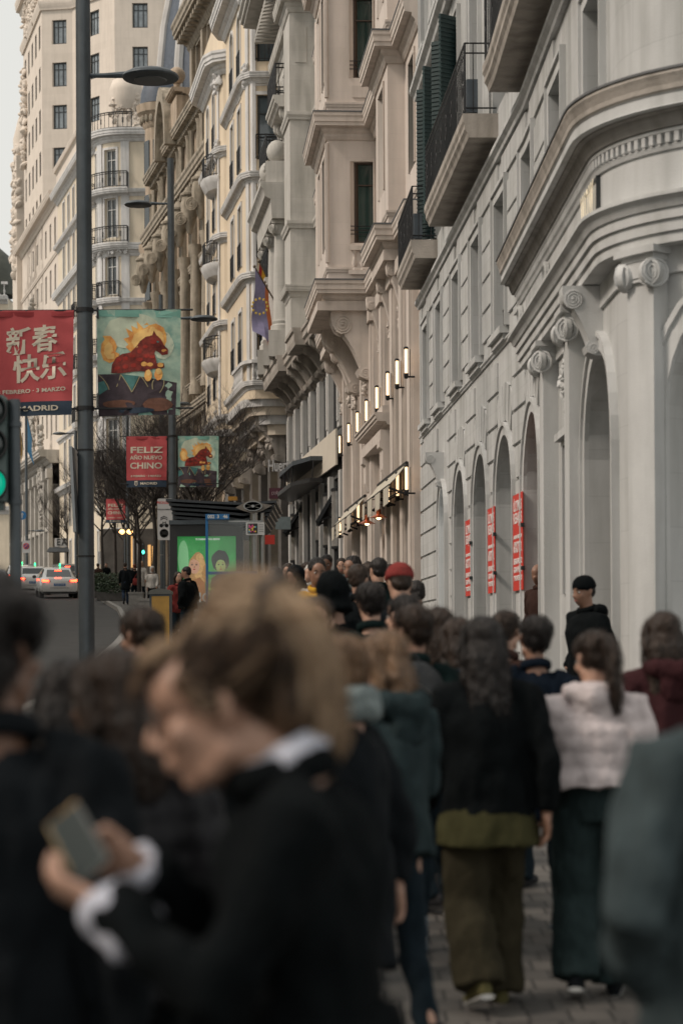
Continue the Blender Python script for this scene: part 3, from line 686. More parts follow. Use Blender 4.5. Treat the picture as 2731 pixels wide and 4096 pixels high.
mb = MB(); mould(mb, PC, 62.3, 79.2, [(0, 9.95), (.92, 9.95), (.92, 9.85), (.87, 9.8), (.87, 9.62), (.80, 9.55), (.78, 9.45), (0, 9.45)])
mould(mb, PC, 66, 68.6, [(.8, 9.97), (1.2, 9.97), (1.2, 9.85), (1.14, 9.8), (1.14, 9.6), (1.1, 9.42), (.7, 9.42)]); mould(mb, PC, 72.5, 78.6, [(.8, 9.97), (1.15, 9.97), (1.15, 9.85), (1.1, 9.8), (1.1, 9.6), (1.06, 9.42), (.7, 9.42)])
mb.build('balcony_slab', w_dirty, Cb)
for k in range(9):
    t = 62.9 + k * 1.85; mb = MB(); console(mb, PC, t, t + .34, .78, 9.44, 8.55); mb.build('scroll_bracket', w_dirty, Cb, smooth=35)
cp = [(62, 0), (69.9, 0), (69.9, .85), (72, .85), (72, .45), (79, .45)]
PCU = Path([Cx(z, o) for z, o in cp], 62); T = PCU.t; ops = []
for f in (11.0, 14.6, 18.3):
    ops += [(T[0] + 1.2, T[0] + 2.4, f, f + 2.5), (T[0] + 4.6, T[0] + 5.8, f, f + 2.5), (T[4] + .9, T[4] + 2.1, f, f + 2.5), (T[4] + 3.0, T[4] + 4.2, f, f + 2.5), (T[4] + 5.2, T[4] + 6.4, f, f + 2.5)]
mb = MB(); wall(mb, PCU, T[0], T[-1], 9.9, 24.5, ops, .35); mb.build('upper_wall', w_stone, Cb)
for q in ops: window(Cb, PCU, q, .3, fr_dark, gl, bars=(1, 1))
each(ops, lambda mb, q: surround(mb, PCU, q, .12, .05), 'window_surround', w_stone, Cb)
mb = MB(); mould(mb, PCU, T[0], T[-1], cornice_prof(22.0, .7, .35)); mould(mb, PCU, T[0], T[-1], cornice_prof(23.9, .9, 1.5)); dentils(mb, PCU, T[0] + .2, T[-1], 22.75, 22.98, .1, .9, .5)
for f in (14.2, 17.9): mould(mb, PCU, T[0], T[-1], sill_prof(f, .25, .12))
mould(mb, PCU, T[1] - .1, T[2] + 1.9, cornice_prof(12.0, .4, .2)); pbox(mb, PCU, T[1] + .25, T[2] - .2, 0, .03, 19.6, 20.8)
mb.build('cornice', w_stone, Cb)
for a, b, h in ((71.9, 75.0, 19.0), (75.8, 78.9, 17.4), (75.8, 78.9, 13.3)):
    balcony(Cb, PC, a, b, 1.25, h, .4, 1.1, w_stone, iron, pitch=.2, r=.02)
    for t in (a + .2, b - .6):
        mb = MB(); console(mb, PC, t, t + .35, 1.0, h - .4, h - 1.7); mb.build('scroll_bracket', w_stone, Cb, smooth=35)
for t in (73.2, 75.6, 78.2):                # free-standing ionic columns
    mb = MB(); c = PC.map(t, .85, 0)
    mb.lathe([(.42, 10.9), (.42, 11.1), (.36, 11.15), (.38, 11.25), (.31, 11.35), (.31, 12.6), (.265, 14.3), (.30, 14.35)], (c.x, c.y, 0), 18)
    mb.box(c.x - .36, c.x + .36, c.y - .36, c.y + .36, 14.7, 14.82); mb.box(c.x - .48, c.x + .48, c.y - .48, c.y + .48, 9.97, 10.9)
    for sx in (-1, 1):
        spiral_disc(mb, (c.x + sx * .3, c.y - .3, 14.52), (sx * .15, -1, 0), .17, .06); spiral_disc(mb, (c.x - .32, c.y + sx * .26, 14.52), (-1, 0, 0), .17, .06)
    mb.box(c.x - .3, c.x + .3, c.y - .28, c.y + .28, 14.35, 14.7)
    mb.build('column', w_stone, Cb, smooth=35)
mb = MB(); mould(mb, PC, 72.6, 78.9, [(.3, 16.1), (1.65, 16.1), (1.65, 15.95), (1.55, 15.85), (1.5, 15.6), (1.3, 15.5), (1.25, 14.83), (.3, 14.83)])
for t in (73.2, 76.5):
    c = PC.map(t, 1.0, 0); mb.box(c.x - .4, c.x + .4, c.y - .4, c.y + .4, 16.1, 16.9); mb.ell((c.x, c.y, 17.3), (.38, .38, .42), 14, 10); mb.lathe([(.12, 16.9), (.25, 17.0)], (c.x, c.y, 0), 12)
mb.build('portico_roof', w_stone, Cb, smooth=35)

# ================================================================== D: yellow building with white trim and rounded bays
Dx = lambda z, o=0: (-1.91 - .1648 * (z - 79) - o, z - .165 * o)
PD = Path([Dx(79), Dx(102.6)], 79)
Db = empty('yellow_building', (-4, 90, gz(90)), 'pale yellow building with white plaster trim and rounded bays', 'building')
ops = [(79.6 + k * 3.2, 81.9 + k * 3.2, gz(80 + k * 3.2), 7.6) for k in range(7)]
mb = MB(); wall(mb, PD, 79, 102.6, gz(79) - .3, 9.3, ops, .6); mb.build('wall', mat('dark_shop_stone', (.10, .09, .08), .6, .3, 1.5), Db)
lit = mat('lit_shop_window', (.6, .5, .35), .4, .6, .6, emis=(1.0, .82, .55), estr=.28)
core(Db, PD, 79, 102.6, -2, 28, w_yel, -10, -1.5)
for k, q in enumerate(ops): window(Db, PD, q, .5, shop_dark, lit if k in (1, 3, 4) else shop_dark, bars=(1, 3), name='shop_window')
dp = [(79, 0), (79.7, 0), (79.75, .75), (79.85, 1.25), (80.15, 1.44), (80.7, 1.5), (87, 1.5), (87.7, 1.25), (88.0, 0), (91.2, 0), (91.5, .7), (91.8, 1.1), (92.3, 1.28), (93, 1.3), (98.5, 1.3), (99.3, .9), (99.5, 0), (102.6, 0)]
PDU = Path([Dx(z, o) for z, o in dp], 79); T = PDU.t
fl = [(10.9, 13.0), (14.75, 17.2), (18.6, 21.1), (22.4, 24.9)]
ops = []
for k, (a, b) in enumerate(fl):
    hs = () if k < 3 else (b - .38,)
    ops += [(T[1] + .32, T[1] + 1.15, a, b) + hs, (T[5] + 1.0, T[5] + 2.0, a, b) + hs, (T[5] + 3.6, T[5] + 4.6, a, b) + hs, (T[8] + 1.0, T[8] + 2.1, a, b) + hs,
            (T[13] + .5, T[13] + 1.4, a, b) + hs, (T[13] + 3.1, T[13] + 4.1, a, b) + hs, (T[16] + 1.0, T[16] + 2.0, a, b) + hs]
mb = MB(); wall(mb, PDU, T[0], T[-1], 9.3, 28, ops, .3); mb.build('upper_wall', w_yel, Db)
for q in ops: window(Db, PDU, q, .16, fr_dark, mat('sky_lit_glass', (.09, .12, .14), .05, .3, .7, spec=1.0), bars=(0, 1), fw=.07)
mb = MB()
for q in ops: surround(mb, PDU, q, .13, .05); pbox(mb, PDU, q[0] - .05, q[1] + .05, 0, .04, q[2] - .55, q[2] - .5); pbox(mb, PDU, q[0] - .05, q[1] + .05, 0, .04, q[2] - .95, q[2] - .9); pbox(mb, PDU, q[0] - .05, q[0], 0, .04, q[2] - .9, q[2] - .55); pbox(mb, PDU, q[1], q[1] + .05, 0, .04, q[2] - .9, q[2] - .55)
for h, hh, o in ((10.0, .35, .2), (14.2, .42, .3), (18.1, .42, .3), (21.95, .42, .3), (26.1, .9, .7)): mould(mb, PDU, T[0], T[-1], cornice_prof(h, hh, o))
for i in (3, 4, 12, 7):
    pbox(mb, PDU, T[i] - .12, T[i] + .12, 0, .06, 10.0, 25.3)
for t0 in (T[4], T[12]):
    relief(mb, lambda a, b: PDU.map(t0 + a, .1, 25.2 + b), .8, 1.6, 40, .16, 5); relief(mb, lambda a, b: PDU.map(t0 + a, .08, 22.0 + b), .5, .9, 20, .12, 6)
mb.build('plaster_trim', w_white, Db)
mb = MB()
for q in ops:
    if len(q) == 4 or True:
        mb2 = railing(Db, PDU, q[0], q[1], .06, q[2] + .02, q[2] + .95, iron, ends=False, pitch=.16, r=.018, name='railing')
for a, b in ((79.9, 87.6), (91.5, 99.2)):
    for k, (o, u, v) in enumerate(((1.62, 9.02, 9.32), (1.35, 8.7, 9.02), (1.05, 8.35, 8.7), (.7, 7.95, 8.35))):
        mb = MB(); q = Path([Dx(z, oo) for z, oo in ((a + k * .1, 0), (a + k * .12, o * .6), (a + .5, o * .93), (a + 1.0, o), (b - 1, o), (b - .4, o * .9), (b - k * .1, 0))], 0)
        mould(mb, q, q.t[0], q.t[-1], [(-.02, v), (.06, v), (.02, u), (-.02, u)]); cpts = [q.map(t, .02, v) for t in q.t]; mb.add(cpts, [tuple(range(len(cpts)))]); cpts = [q.map(t, .0, u) for t in q.t]; mb.add(cpts, [tuple(range(len(cpts)))])
        mb.build('bay_base', w_yel_l if k % 2 else w_white, Db)
    for t in (a + .6, a + 3.2, b - 1.0):
        mb = MB(); console(mb, PD, t, t + .6, 1.15, 8.7, 6.9); relief(mb, lambda x, y: PD.map(t + .3 + x, .6, 7.9 + y), .6, 1.0, 25, .12, 8); mb.build('scroll_bracket', w_dirty, Db, smooth=35)
mb = MB()
for k in range(7): baluster(mb, PDU.map(T[1] + .25 + k * .17, .12, 10.05), .62, .07, 8)
pbox(mb, PDU, T[1] + .1, T[5] + 3, .04, .22, 10.67, 10.8)
for k in range(12): baluster(mb, PDU.map(T[5] + .1 + k * .25, .12, 10.05), .62, .07, 8)
mb.build('balustrade', w_white, Db, smooth=40)
for k, h in enumerate((12.6, 16.9, 20.8)):  # bowed little balconies on the second bay's corner
    q = Path([Dx(z, o) for z, o in ((92.2, 1.25), (92.5, 1.6), (93.1, 1.82), (94.0, 1.85), (94.7, 1.7), (95.2, 1.3))], 0)
    mb = MB(); mould(mb, q, 0, q.t[-1], [(-.5, h), (.08, h), (.08, h - .12), (0, h - .3), (-.15, h - .55), (-.5, h - .7)]); b = mb.build('bow_balcony', w_white, Db, smooth=35)
    railing(b, q, 0, q.t[-1], 0, h + .003, h + 1.0, iron, ends=False, pitch=.16, r=.018)
# ================================================================== E: brown ornate building with heavy cornices, corner turret, slate dome
Ex = lambda z, o=0: (18.15 - .2275 * z - o * .975, z - .22 * o)
PE = Path([Ex(102.6), Ex(132)], 102.6)
Eb = empty('ornate_brown_building', (-9, 117, gz(117)), 'weathered brown stone building with heavy carved cornices, urns and a round corner turret', 'building')
ec = [103.6 + 3.9 * k for k in range(8)]
ops = []
for a, b in zip(ec[:-1], ec[1:]):
    ops += [(a + .9, b - .9, gz(a), 7.2), (a + 1.05, b - 1.05, 9.0, 12.0), (a + 1.05, b - 1.05, 14.2, 19.0), (a + 1.05, b - 1.05, 21.0, 23.6), (a + .7, b - .7, 25.9, 28.1), (a + 1.1, b - 1.1, 29.6, 32.9)]
ops = [q for q in ops if q[2] < 29 or q[0] < 114]
mb = MB(); wall(mb, PE, 102.6, 132, gz(102) - .3, 29.3, [q for q in ops if q[2] < 29], .55); wall(mb, PE, 102.6, 116.4, 29.3, 34.6, [q for q in ops if q[2] > 29], .55); mb.build('wall', w_brown, Eb)
core(Eb, PE, 102.6, 132, -2, 29.3, w_brown, -12, -1.5); core(Eb, PE, 102.6, 116.4, 29.4, 34.6, w_brown, -12, -1.5)
for q in ops: window(Eb, PE, q, .45, fr_brown, gl if q[2] > 8 else (lit if int(q[0]) % 3 == 0 else shop_dark), bars=(1, 1), fw=.09, name='window' if q[2] > 8 else 'shop_window')
for c in ec:
    mb = MB(); pbox(mb, PE, c - .5, c + .5, 0, .35, gz(c), 8.2); pbox(mb, PE, c - .42, c + .42, 0, .3, 8.8, 24.2)
    p0 = PE.map(c, .62, 0); mb.lathe([(.42, 13.2), (.42, 13.6), (.34, 13.8), (.36, 14.1), (.29, 20.5), (.36, 20.9), (.44, 21.3)], (p0.x, p0.y, 0), 12)
    for e in (-.55, .55):
        p0 = PE.map(c + e, .3, 0); mb.lathe([(.2, 25.6), (.17, 25.9), (.15, 28.0), (.22, 28.3)], (p0.x, p0.y, 0), 8)
    if c < 116: pbox(mb, PE, c - .35, c + .35, 0, .25, 29.1, 33.0)
    mb.build('column', w_brown_tr, Eb, smooth=35)
mb = MB()
for h, hh, o in ((34.6, 1.5, 1.2), (29.3, .9, .9), (25.6, 1.3, 1.1), (20.7, .7, .55), (12.9, .8, .8), (8.6, .8, .6)): mould(mb, PE, 102.6, 116.4 if h > 30 else 131.5, cornice_prof(h, hh, o))
mb.build('cornice', w_brown_tr, Eb)
mb = MB()
for h, o, p_, w_ in ((33.75, .9, .8, .4), (24.85, .85, .7, .35), (28.8, .5, .5, .25), (12.45, .6, .6, .3)): dentils(mb, PE, 102.8, 116 if h > 30 else 131.3, h - .28, h - .02, .05, o, p_, w_ / p_)
mb.build('modillion', w_brown_tr, Eb)
mb = MB()
for a, b in zip(ec[:-1], ec[1:]):
    m_ = (a + b) / 2
    mould(mb, PE, a + .8, b - .8, cornice_prof(19.9, .4, .55)); mould(mb, PE, a + .8, b - .8, cornice_prof(14.0, .5, .8))
    relief(mb, lambda x, y: PE.map(m_ + x, .2, 24.3 + y), 2.2, .5, 26, .16, int(a)); relief(mb, lambda x, y: PE.map(m_ + x, .15, 20.1 + y), 1.4, .7, 20, .14, int(a) + 1)
    relief(mb, lambda x, y: PE.map(m_ + x, .12, 13.3 + y), 2.0, .5, 18, .14, int(a) + 2)
    surround(mb, PE, (a + 1.05, b - 1.05, 14.2, 19.0), .16, .12); a < 113 and surround(mb, PE, (a + 1.1, b - 1.1, 29.6, 32.9), .14, .1)
mb.build('carved_ornament', w_brown_tr, Eb, smooth=True)
for c in ec[1:]:                            # urns on brackets between the windows
    mb = MB(); p0 = PE.map(c, .95, 0)
    mb.lathe([(.10, 21.9), (.16, 22.0), (.28, 22.5), (.46, 23.0), (.48, 23.5), (.40, 23.85), (.5, 23.95), (.5, 24.05), (.3, 24.2), (.2, 24.4)], (p0.x, p0.y, 0), 14)
    spiral_disc(mb, PE.map(c - .1, 1.45, 22.7), (-.3, -1, 0), .36, .1); mb.build('urn', w_brown_tr, Eb, smooth=35)
# one arched pediment at the near end of the cornice, ball finial on a block
mb = MB(); pbox(mb, PE, 117.0, 119.4, -.2, .8, 29.3, 30.9); mould(mb, PE, 116.8, 119.6, cornice_prof(31.3, .45, 1.1))
p0 = PE.map(118.2, .6, 0); mb.lathe([(.35, 31.3), (.15, 31.6), (.2, 31.8)], (p0.x, p0.y, 0), 10); mb.ell((p0.x, p0.y, 32.3), (.5, .5, .5), 12, 8); mb.build('parapet_block', w_brown, Eb, smooth=35)
mb = MB()
for k in range(14):
    a0, a1 = PI * k / 14, PI * (k + 1) / 14
    for r0, r1, o0, o1 in ((1.9, 2.4, 0, 1.2),):
        f = lambda a, r, o: PE.map(121.5 - r * math.cos(a), o, 28.6 + 1.6 * r * math.sin(a))
        mb.box8([f(a0, r0, o1), f(a1, r0, o1), f(a1, r0, o0), f(a0, r0, o0), f(a0, r1, o1), f(a1, r1, o1), f(a1, r1, o0), f(a0, r1, o0)])
relief(mb, lambda x, y: PE.map(121.5 + x, .5, 30.2 + y), 3.0, 2.4, 120, .2, 77); mb.build('arched_pediment', w_brown_tr, Eb, smooth=35)
tc_ = (-11.5, 133.2); tur = MB()
tur.lathe([(.3, 19.2), (.8, 20.0), (1.15, 20.9), (1.2, 21.3), (1.0, 21.4), (1.0, 24.2), (1.3, 24.5), (1.35, 24.9), (1.5, 25.2), (1.5, 25.5), (1.05, 25.6), (1.05, 33.0), (1.2, 33.2), (1.25, 33.7), (1.55, 34.0), (1.6, 34.5), (1.1, 34.6), (.4, 34.7)], (tc_[0], tc_[1], 0), 32)
tur.build('turret', w_brown, Eb, smooth=35)
mb = MB()
for k in range(22):
    a = 2 * PI * k / 22; c = (tc_[0] + 1.3 * math.cos(a), tc_[1] + 1.3 * math.sin(a))
    mb.ell((c[0], c[1], 33.6), (.13, .13, .28), 6, 5); mb.ell((c[0], c[1], 24.75), (.12, .12, .2), 6, 5)
mb.build('turret_bracket', w_brown_tr, Eb, smooth=True)
for f in (26.4, 29.9, 21.9):
    for a in (-100, -145, 170):
        A = R(a); c = Vector((tc_[0] + 1.02 * math.cos(A), tc_[1] + 1.02 * math.sin(A), 0)); u = Vector((-math.sin(A), math.cos(A), 0)); n = Vector((math.cos(A), math.sin(A), 0))
        mb = MB(); mb.box8([c + u * s * .27 + n * d + Vector((0, 0, h)) for h in (f, f + 2.3) for s, d in ((-1, .06), (1, .06), (1, -.1), (-1, -.1))]); mb.build('turret_window', gl, Eb)
mb = MB(); mb.lathe([(1.35, 34.6), (1.3, 35.3), (1.0, 36.3), (.5, 36.9), (.1, 37.0)], (tc_[0], tc_[1], 0), 28); mb.build('turret_cap', slate, Eb, smooth=40)
dome = MB(); dc = P(950, 300, 139); dome.lathe([(5.3, 33.5), (5.3, 35), (5.2, 38), (4.9, 41), (4.3, 44), (3.4, 46.5), (2.0, 48.5), (.6, 49.5)], (dc.x, dc.y, 0), 40); dome.build('dome', slate, Eb, smooth=40)
mb = MB()
for k in range(12):
    a = 2 * PI * k / 12 + .28
    mb.tube([(dc.x + r * math.cos(a), dc.y + r * math.sin(a), h) for r, h in ((5.35, 33.5), (5.25, 38), (4.95, 41), (4.35, 44), (3.45, 46.5), (2.05, 48.5), (.6, 49.6))], .34, 8)
mb.build('dome_rib', mat('dome_rib_stone', (.50, .48, .46), .8, .1, 1.0, .2, 10, stain=.2), Eb, smooth=40)

# ================================================================== F: cream corner building with a round balconied corner
farc = [(-15.6 - 2.5 * math.sin(a), 153 - 2.5 * math.cos(a)) for a in [PI / 2 * 1.17 * i / 10 for i in range(11)]]
pf_end = (23.2 - .271 * 173, 173)
PF = Path([(-6, 150.5)] + farc + [(23.2 - .271 * 156, 156), pf_end], 0)
T = PF.t; Fb = empty('round_corner_building', (-15, 152, gz(152)), 'cream corner building with round balconied corner and crest on top', 'building')
FT = [(5.0, 8.0), (9.2, 12.0), (13.2, 16.2), (17.3, 20.2), (21.2, 24.0), (25.3, 28.2), (29.5, 32.4), (33.3, 36.0)]
mid = (T[1] + T[11]) / 2; wc = [T[1] - 3.2, mid - 1.05, mid + 1.1, T[12] + 1.6, T[12] + 4.6, T[12] + 7.6, T[12] + 10.6, T[12] + 13.6]
wc = [w for w in wc if w < T[-1] - .8]
ops = [(c - .5, c + .5, a, b) for c in wc for a, b in FT]
mb = MB(); wall(mb, PF, 0, T[-1], gz(150) - .3, 37.0, ops, .35); mb.build('wall', w_cream, Fb)
core(Fb, PF, 0, T[1] - .2, -2, 37, w_cream, -12, -2.8); core(Fb, PF, T[12] + .2, T[-1], -2, 36.9, w_cream, -8, -2.8)
for q in ops: window(Fb, PF, q, .25, fr_white, gl, bars=(1, 1), fw=.09)
mb = MB()
for h, hh, o in ((37.4, .9, .7), (33.0, .5, .45), (29.0, .9, .6), (25.0, .5, .3), (20.9, .4, .25), (16.8, .4, .25), (12.6, .6, .5), (4.5, .5, .3)): mould(mb, PF, 0, T[-1], cornice_prof(h, hh, o))
for c in (mid, T[1] + .05, T[11] - .05): pbox(mb, PF, c - .3, c + .3, 0, .12, 12.8, 36.5)
for q in ops: surround(mb, PF, q, .16, .07)
for k in range(16): relief(mb, lambda a, b: PF.map(T[1] + k * .3 + a, .3, 28.5 + b), .25, .4, 4, .14, k)
mb.build('plaster_trim', w_white, Fb)
for k, h in enumerate((33.05, 29.05, 25.05, 21.0, 16.9, 12.7)):
    if k < 2: balcony(Fb, PF, T[1] - .2, T[11] + .6, .75, h, .4, 1.15, w_white, iron, pitch=.22, r=.028, ends=True)
    else:
        for c in (mid - 1.05, mid + 1.1, T[12] + 4.6): balcony(Fb, PF, c - .85, c + .85, .6, h, .4, 1.15, w_white, iron, pitch=.22, r=.028)
mb = MB(); mb.lathe([(.9, 0), (1.1, .5), (1.3, 1.4), (1.0, 2.2), (.3, 2.6)], P(505, 445, 151.5), 14, axis=None); c = P(505, 440, 150.8)
relief(mb, lambda a, b: Vector((c.x + a, c.y, c.z + b)), 2.6, 3.2, 140, .17, 4); mb.build('crest', w_tower, Fb, smooth=True)
railing(Fb, PF, T[1] - .5, T[11] + .5, .45, 37.4, 38.6, iron, ends=False, pitch=.3, r=.03)
mb = MB(); mb.lathe([(.45, 37.4), (.45, 38), (.25, 38.2), (.4, 38.8), (.15, 39.6)], (*PF.map(T[12] + 1.5, -.2, 0).xy, 0), 10); mb.lathe([(.45, 37.4), (.45, 38), (.25, 38.2), (.4, 38.8), (.15, 39.6)], (*PF.map(T[12] + 13, -.2, 0).xy, 0), 10); mb.build('finial', w_tower, Fb, smooth=True)
mb = MB(); mould(mb, PF, T[12] + 2, T[-1], cornice_prof(39.6, .7, .4)); pbox(mb, PF, T[12] + 2, T[-1], -1.2, .1, 37.4, 39.2); mb.build('attic', w_tower, Fb)

# ================================================================== G: tall tower block with its long side wing over a grey stone base
Gb = empty('tower_block', (-30, 183, gz(183)), 'tall rosy stone tower block with grid of windows and long side wing', 'building')
gx = lambda z: 23.2 - .271 * z
PG = Path([(-10, 178), ((474 - CX) * 178 / F_PX, 178), ((305 - CX) * 182.5 / F_PX, 182.5), (gx(183), 183), (gx(197), 197)], 0); T = PG.t
rows = [56.6 - 3.79 * k - 3.55 for k in range(9)]
ops = []
for i, r_ in enumerate(rows):
    for c in (T[1] - 2.2, T[1] - 6.2, (T[1] + T[2]) / 2 - .2, (T[2] + T[3]) / 2 - .2): ops.append((c - .68, c + .68, r_, r_ + 2.15))
    for k in range(5): c = T[3] + 1.6 + 2.8 * k; ops.append((c - .6, c + .6, r_, r_ + 2.15))
mb = MB(); wall(mb, PG, 0, T[-1], 20, 62, ops, .3); mb.build('tower_wall', w_tower, Gb)
core(Gb, PG, 0, T[1] - 1, 20, 62, w_tower, -20, -4)
for q in ops: window(Gb, PG, q, .22, fr_dark, gl_far, bars=(2, 1), fw=.12)
mb = MB(); mould(mb, PG, 0, T[-1], sill_prof(56.9, .8, .35)); mould(mb, PG, T[3] - 2, T[-1], cornice_prof(61.0, 1.6, .8))
relief(mb, lambda a, b: PG.map(T[3] + 7 + a, .15, 58.5 + b), 12, 4, 260, .26, 12); relief(mb, lambda a, b: PG.map(T[3] + 12.6 + a, .2, 50 + b), 2, 10, 130, .3, 13)
mb.build('tower_cornice', w_tower, Gb, smooth=True)
PW = Path([(gx(173.02), 173.02), (gx(204), 204)], 173.02); T = PW.t; ops = []
c = 174.9
while c < 202.5:
    for h in (33.6, 29.6, 25.6, 21.6, 17.7): ops.append((c - .55, c + .55, h, h + 2.4))
    ops.append((c - .7, c + .7, 10.3, 13.2)); ops.append((c - .7, c + .7, 5.4, 8.6))
    c += 3.2
mb = MB(); wall(mb, PW, T[0], T[-1], 15.9, 37.4, [o for o in ops if o[2] > 15], .35); mb.build('wing_wall', w_tower, Gb)
mb = MB(); wall(mb, PW, T[0], T[-1], gz(173) - .5, 15.9, [o for o in ops if o[2] < 15], .9, o=.6); mb.build('stone_base', w_base, Gb)
core(Gb, PW, T[0], T[-1], -2, 37.4, w_tower, -9, -1.4)
for q in ops: window(Gb, PW, q, .3, fr_dark if q[2] < 15 else fr_brown, gl, bars=(1, 1), fw=.09)
mb = MB(); mould(mb, PW, T[0], T[-1], cornice_prof(37.9, 1.0, .8)); mould(mb, PW, T[0], T[-1], sill_prof(32.9, .3, .15)); mb.build('wing_cornice', w_tower, Gb)
mb = MB(); mould(mb, PW, T[0], T[-1], [(a + .6 if a > 0 else 0, b) for a, b in cornice_prof(16.0, 1.1, 1.2)]); c = 173.3
while c < 204: pbox(mb, PW, c - .35, c + .35, .6, .95, gz(173), 13.9); pbox(mb, PW, c - .5, c + .5, .6, 1.1, 13.6, 14.4); c += 3.2
mould(mb, PW, T[0], T[-1], [(.6, 9.6), (.85, 9.6), (.85, 9.2), (.6, 9.1)]); mb.build('base_pilaster', w_base, Gb)
relm = MB(); relief(relm, lambda a, b: PW.map(201.5 + a, .3 - b * .02, 42 + b), 3.6, 13, 300, .4, 21); pbox(relm, PW, 200, 203.9, -3, .5, 30, 47)
relm.lathe([(1.0, 47), (1.1, 49), (.6, 51), (.2, 52)], (*PW.map(202, -.5, 0).xy, 0), 10); relm.build('carved_pinnacle', w_tower, Gb, smooth=True)
PW2 = Path([(gx(186), 186), (gx(190), 190)], 0)
mb = MB(); relief(mb, lambda a, b: PW.map(178.5 + a, .9, 14 + b), 3, 9, 160, .2, 31); relief(mb, lambda a, b: PW.map(188 + a, .5, 24 + b), 3, 14, 200, .22, 32); mb.build('carved_panel', w_base, Gb, smooth=True)

# ================================================================== H: small domed building closing the street on the far left
Hb = empty('domed_building', (-42, 232, gz(232)), 'small far building with dark dome and balustrade at the left edge', 'building')
PH = Path([(-37.3, 231), (-62, 231)], 0); ops = [(1.2 + k * 3.6, 2.6 + k * 3.6, h, h + 2.6) for k in range(6) for h in (6, 11, 16, 21, 26, 31)]
mb = MB(); wall(mb, PH, 0, 24.7, 3, 38.5, ops, .4); mb.build('wall', w_cream, Hb)
for q in ops: window(Hb, PH, q, .3, fr_white, gl, bars=(1, 1), fw=.12)
core(Hb, PH, 0, 24.7, 3, 38.5, w_cream, -14, -1.5)
mb = MB()
for h, o in ((38.7, .9), (30, .4), (15, .5), (34.5, .5)): mould(mb, PH, 0, 24.7, cornice_prof(h, .9, o))
for k in range(30): baluster(mb, PH.map(.4 + k * .45, .1, 38.8), 1.2, .15, 6)
pbox(mb, PH, 0, 24, -.1, .3, 40.0, 40.3); mb.build('cornice', w_white, Hb)
mb = MB(); mb.lathe([(2.6, 39), (2.6, 40.6), (2.4, 42.2), (1.7, 43.6), (.7, 44.5), (.1, 44.8)], (-38.2 - 1.0, 233, 0), 24); mb.build('dome', mat('dark_dome', (.07, .075, .06), .6, .2, 2), Hb, smooth=40)

# ================================================================== the opposite side of the street: shades the roadway, seen only in reflections
Ob = empty('opposite_building', (-30, 40, gz(40)), 'long pale terrace lining the other side of the road', 'building')
PO = Path([(-30, 112), (-27, 60), (-27, -40)], 0); T = PO.t
ops = [(2 + k * 4, 3.8 + k * 4, h, h + 2.6) for k in range(37) for h in (1, 6, 10, 14, 18)]
mb = MB(); wall(mb, PO, 0, T[-1], -2, 23, ops, .35); mb.build('wall', w_cream, Ob)
mb = MB()
for q in ops: pp = pane_pts(PO, *q[:4], -.34); mb.add(pp, [(0, 1, 2, 3)])
mb.build('window_glass', gl, Ob, fix=False)
core(Ob, PO, 0, T[-1], -2, 23, w_cream, -14, -1.5)
# ================================================================== STREET OBJECTS
X_ = lambda px, z: (px - CX) * z / F_PX
H_ = lambda py, z: (HY - py) * z / F_PX
post_m = mat('grey_post_paint', (.085, .10, .112), .42, .15, 4, .1, 60, metal=.35, stain=.25)
steel = mat('brushed_steel', (.32, .32, .31), .28, .1, 8, metal=.9)
blk = mat('black_plastic', (.02, .02, .021), .45, .1, 8)
# ---- wall lanterns: glowing glass tubes on the piers of B
lamp_g = mat('lit_tube', (1, .9, .75), .4, 0, emis=(1.0, .64, .34), estr=1.7)
def lantern(z, o, h0, h1, label, grp):
    c = PB.map(z, o, 0); w = empty('wall_lantern', (c.x, c.y, h0 - .1), label, 'wall lamp', grp)
    mb = MB(); mb.lathe([(.027, h0), (.029, h0 + .02), (.029, h1 - .02), (.027, h1)], (c.x, c.y, 0), 14); mb.build('glass_tube', lamp_g, w, smooth=40)
    mb = MB(); mb.lathe([(.03, h0 - .11), (.045, h0 - .08), (.05, h0 - .02), (.05, h0)], (c.x, c.y, 0), 12); mb.lathe([(.05, h1), (.05, h1 + .03), (.03, h1 + .05)], (c.x, c.y, 0), 12)
    d = PB.map(z, .12, 0); mb.tube([(c.x, c.y, h0 - .07), (d.x, d.y, h0 - .07)], .02, 6); mb.tube([(c.x + .08, c.y, h0 - .05), (c.x + .08, c.y, h1)], .008, 5)
    mb.build('bracket', iron, w, smooth=40)
lz = [(1678, 42.15), (1629, 43.95), (1592, 46.0), (1543, 48.6), (1497, 51.4), (1458, 54.1), (1424, 57.0), (1384, 60.3)]
rank = ['first', 'second', 'third', 'fourth', 'fifth', 'sixth', 'seventh', 'eighth']
def lan_o(px, z): return -.0762 * z + 4.87 - X_(px, z)
for k, (px, z) in enumerate(lz):
    lantern(z, max(.3, min(.6, lan_o(px, z))), 5.42, 5.92, 'glowing glass tube lamp high on the rosy piers, %s from the pale building' % rank[k], 'upper row of lit tube lamps')
for k, (px, z) in enumerate([(1687, 42.2), (1639, 44.0), (1600, 46.05), (1464, 54.0), (1434, 57.0), (1390, 60.4)]):
    lantern(z, max(.3, min(.6, lan_o(px, z))), 3.03, 3.5, 'glowing glass tube lamp at awning height, %s from the pale building' % rank[k], 'lower row of lit tube lamps')
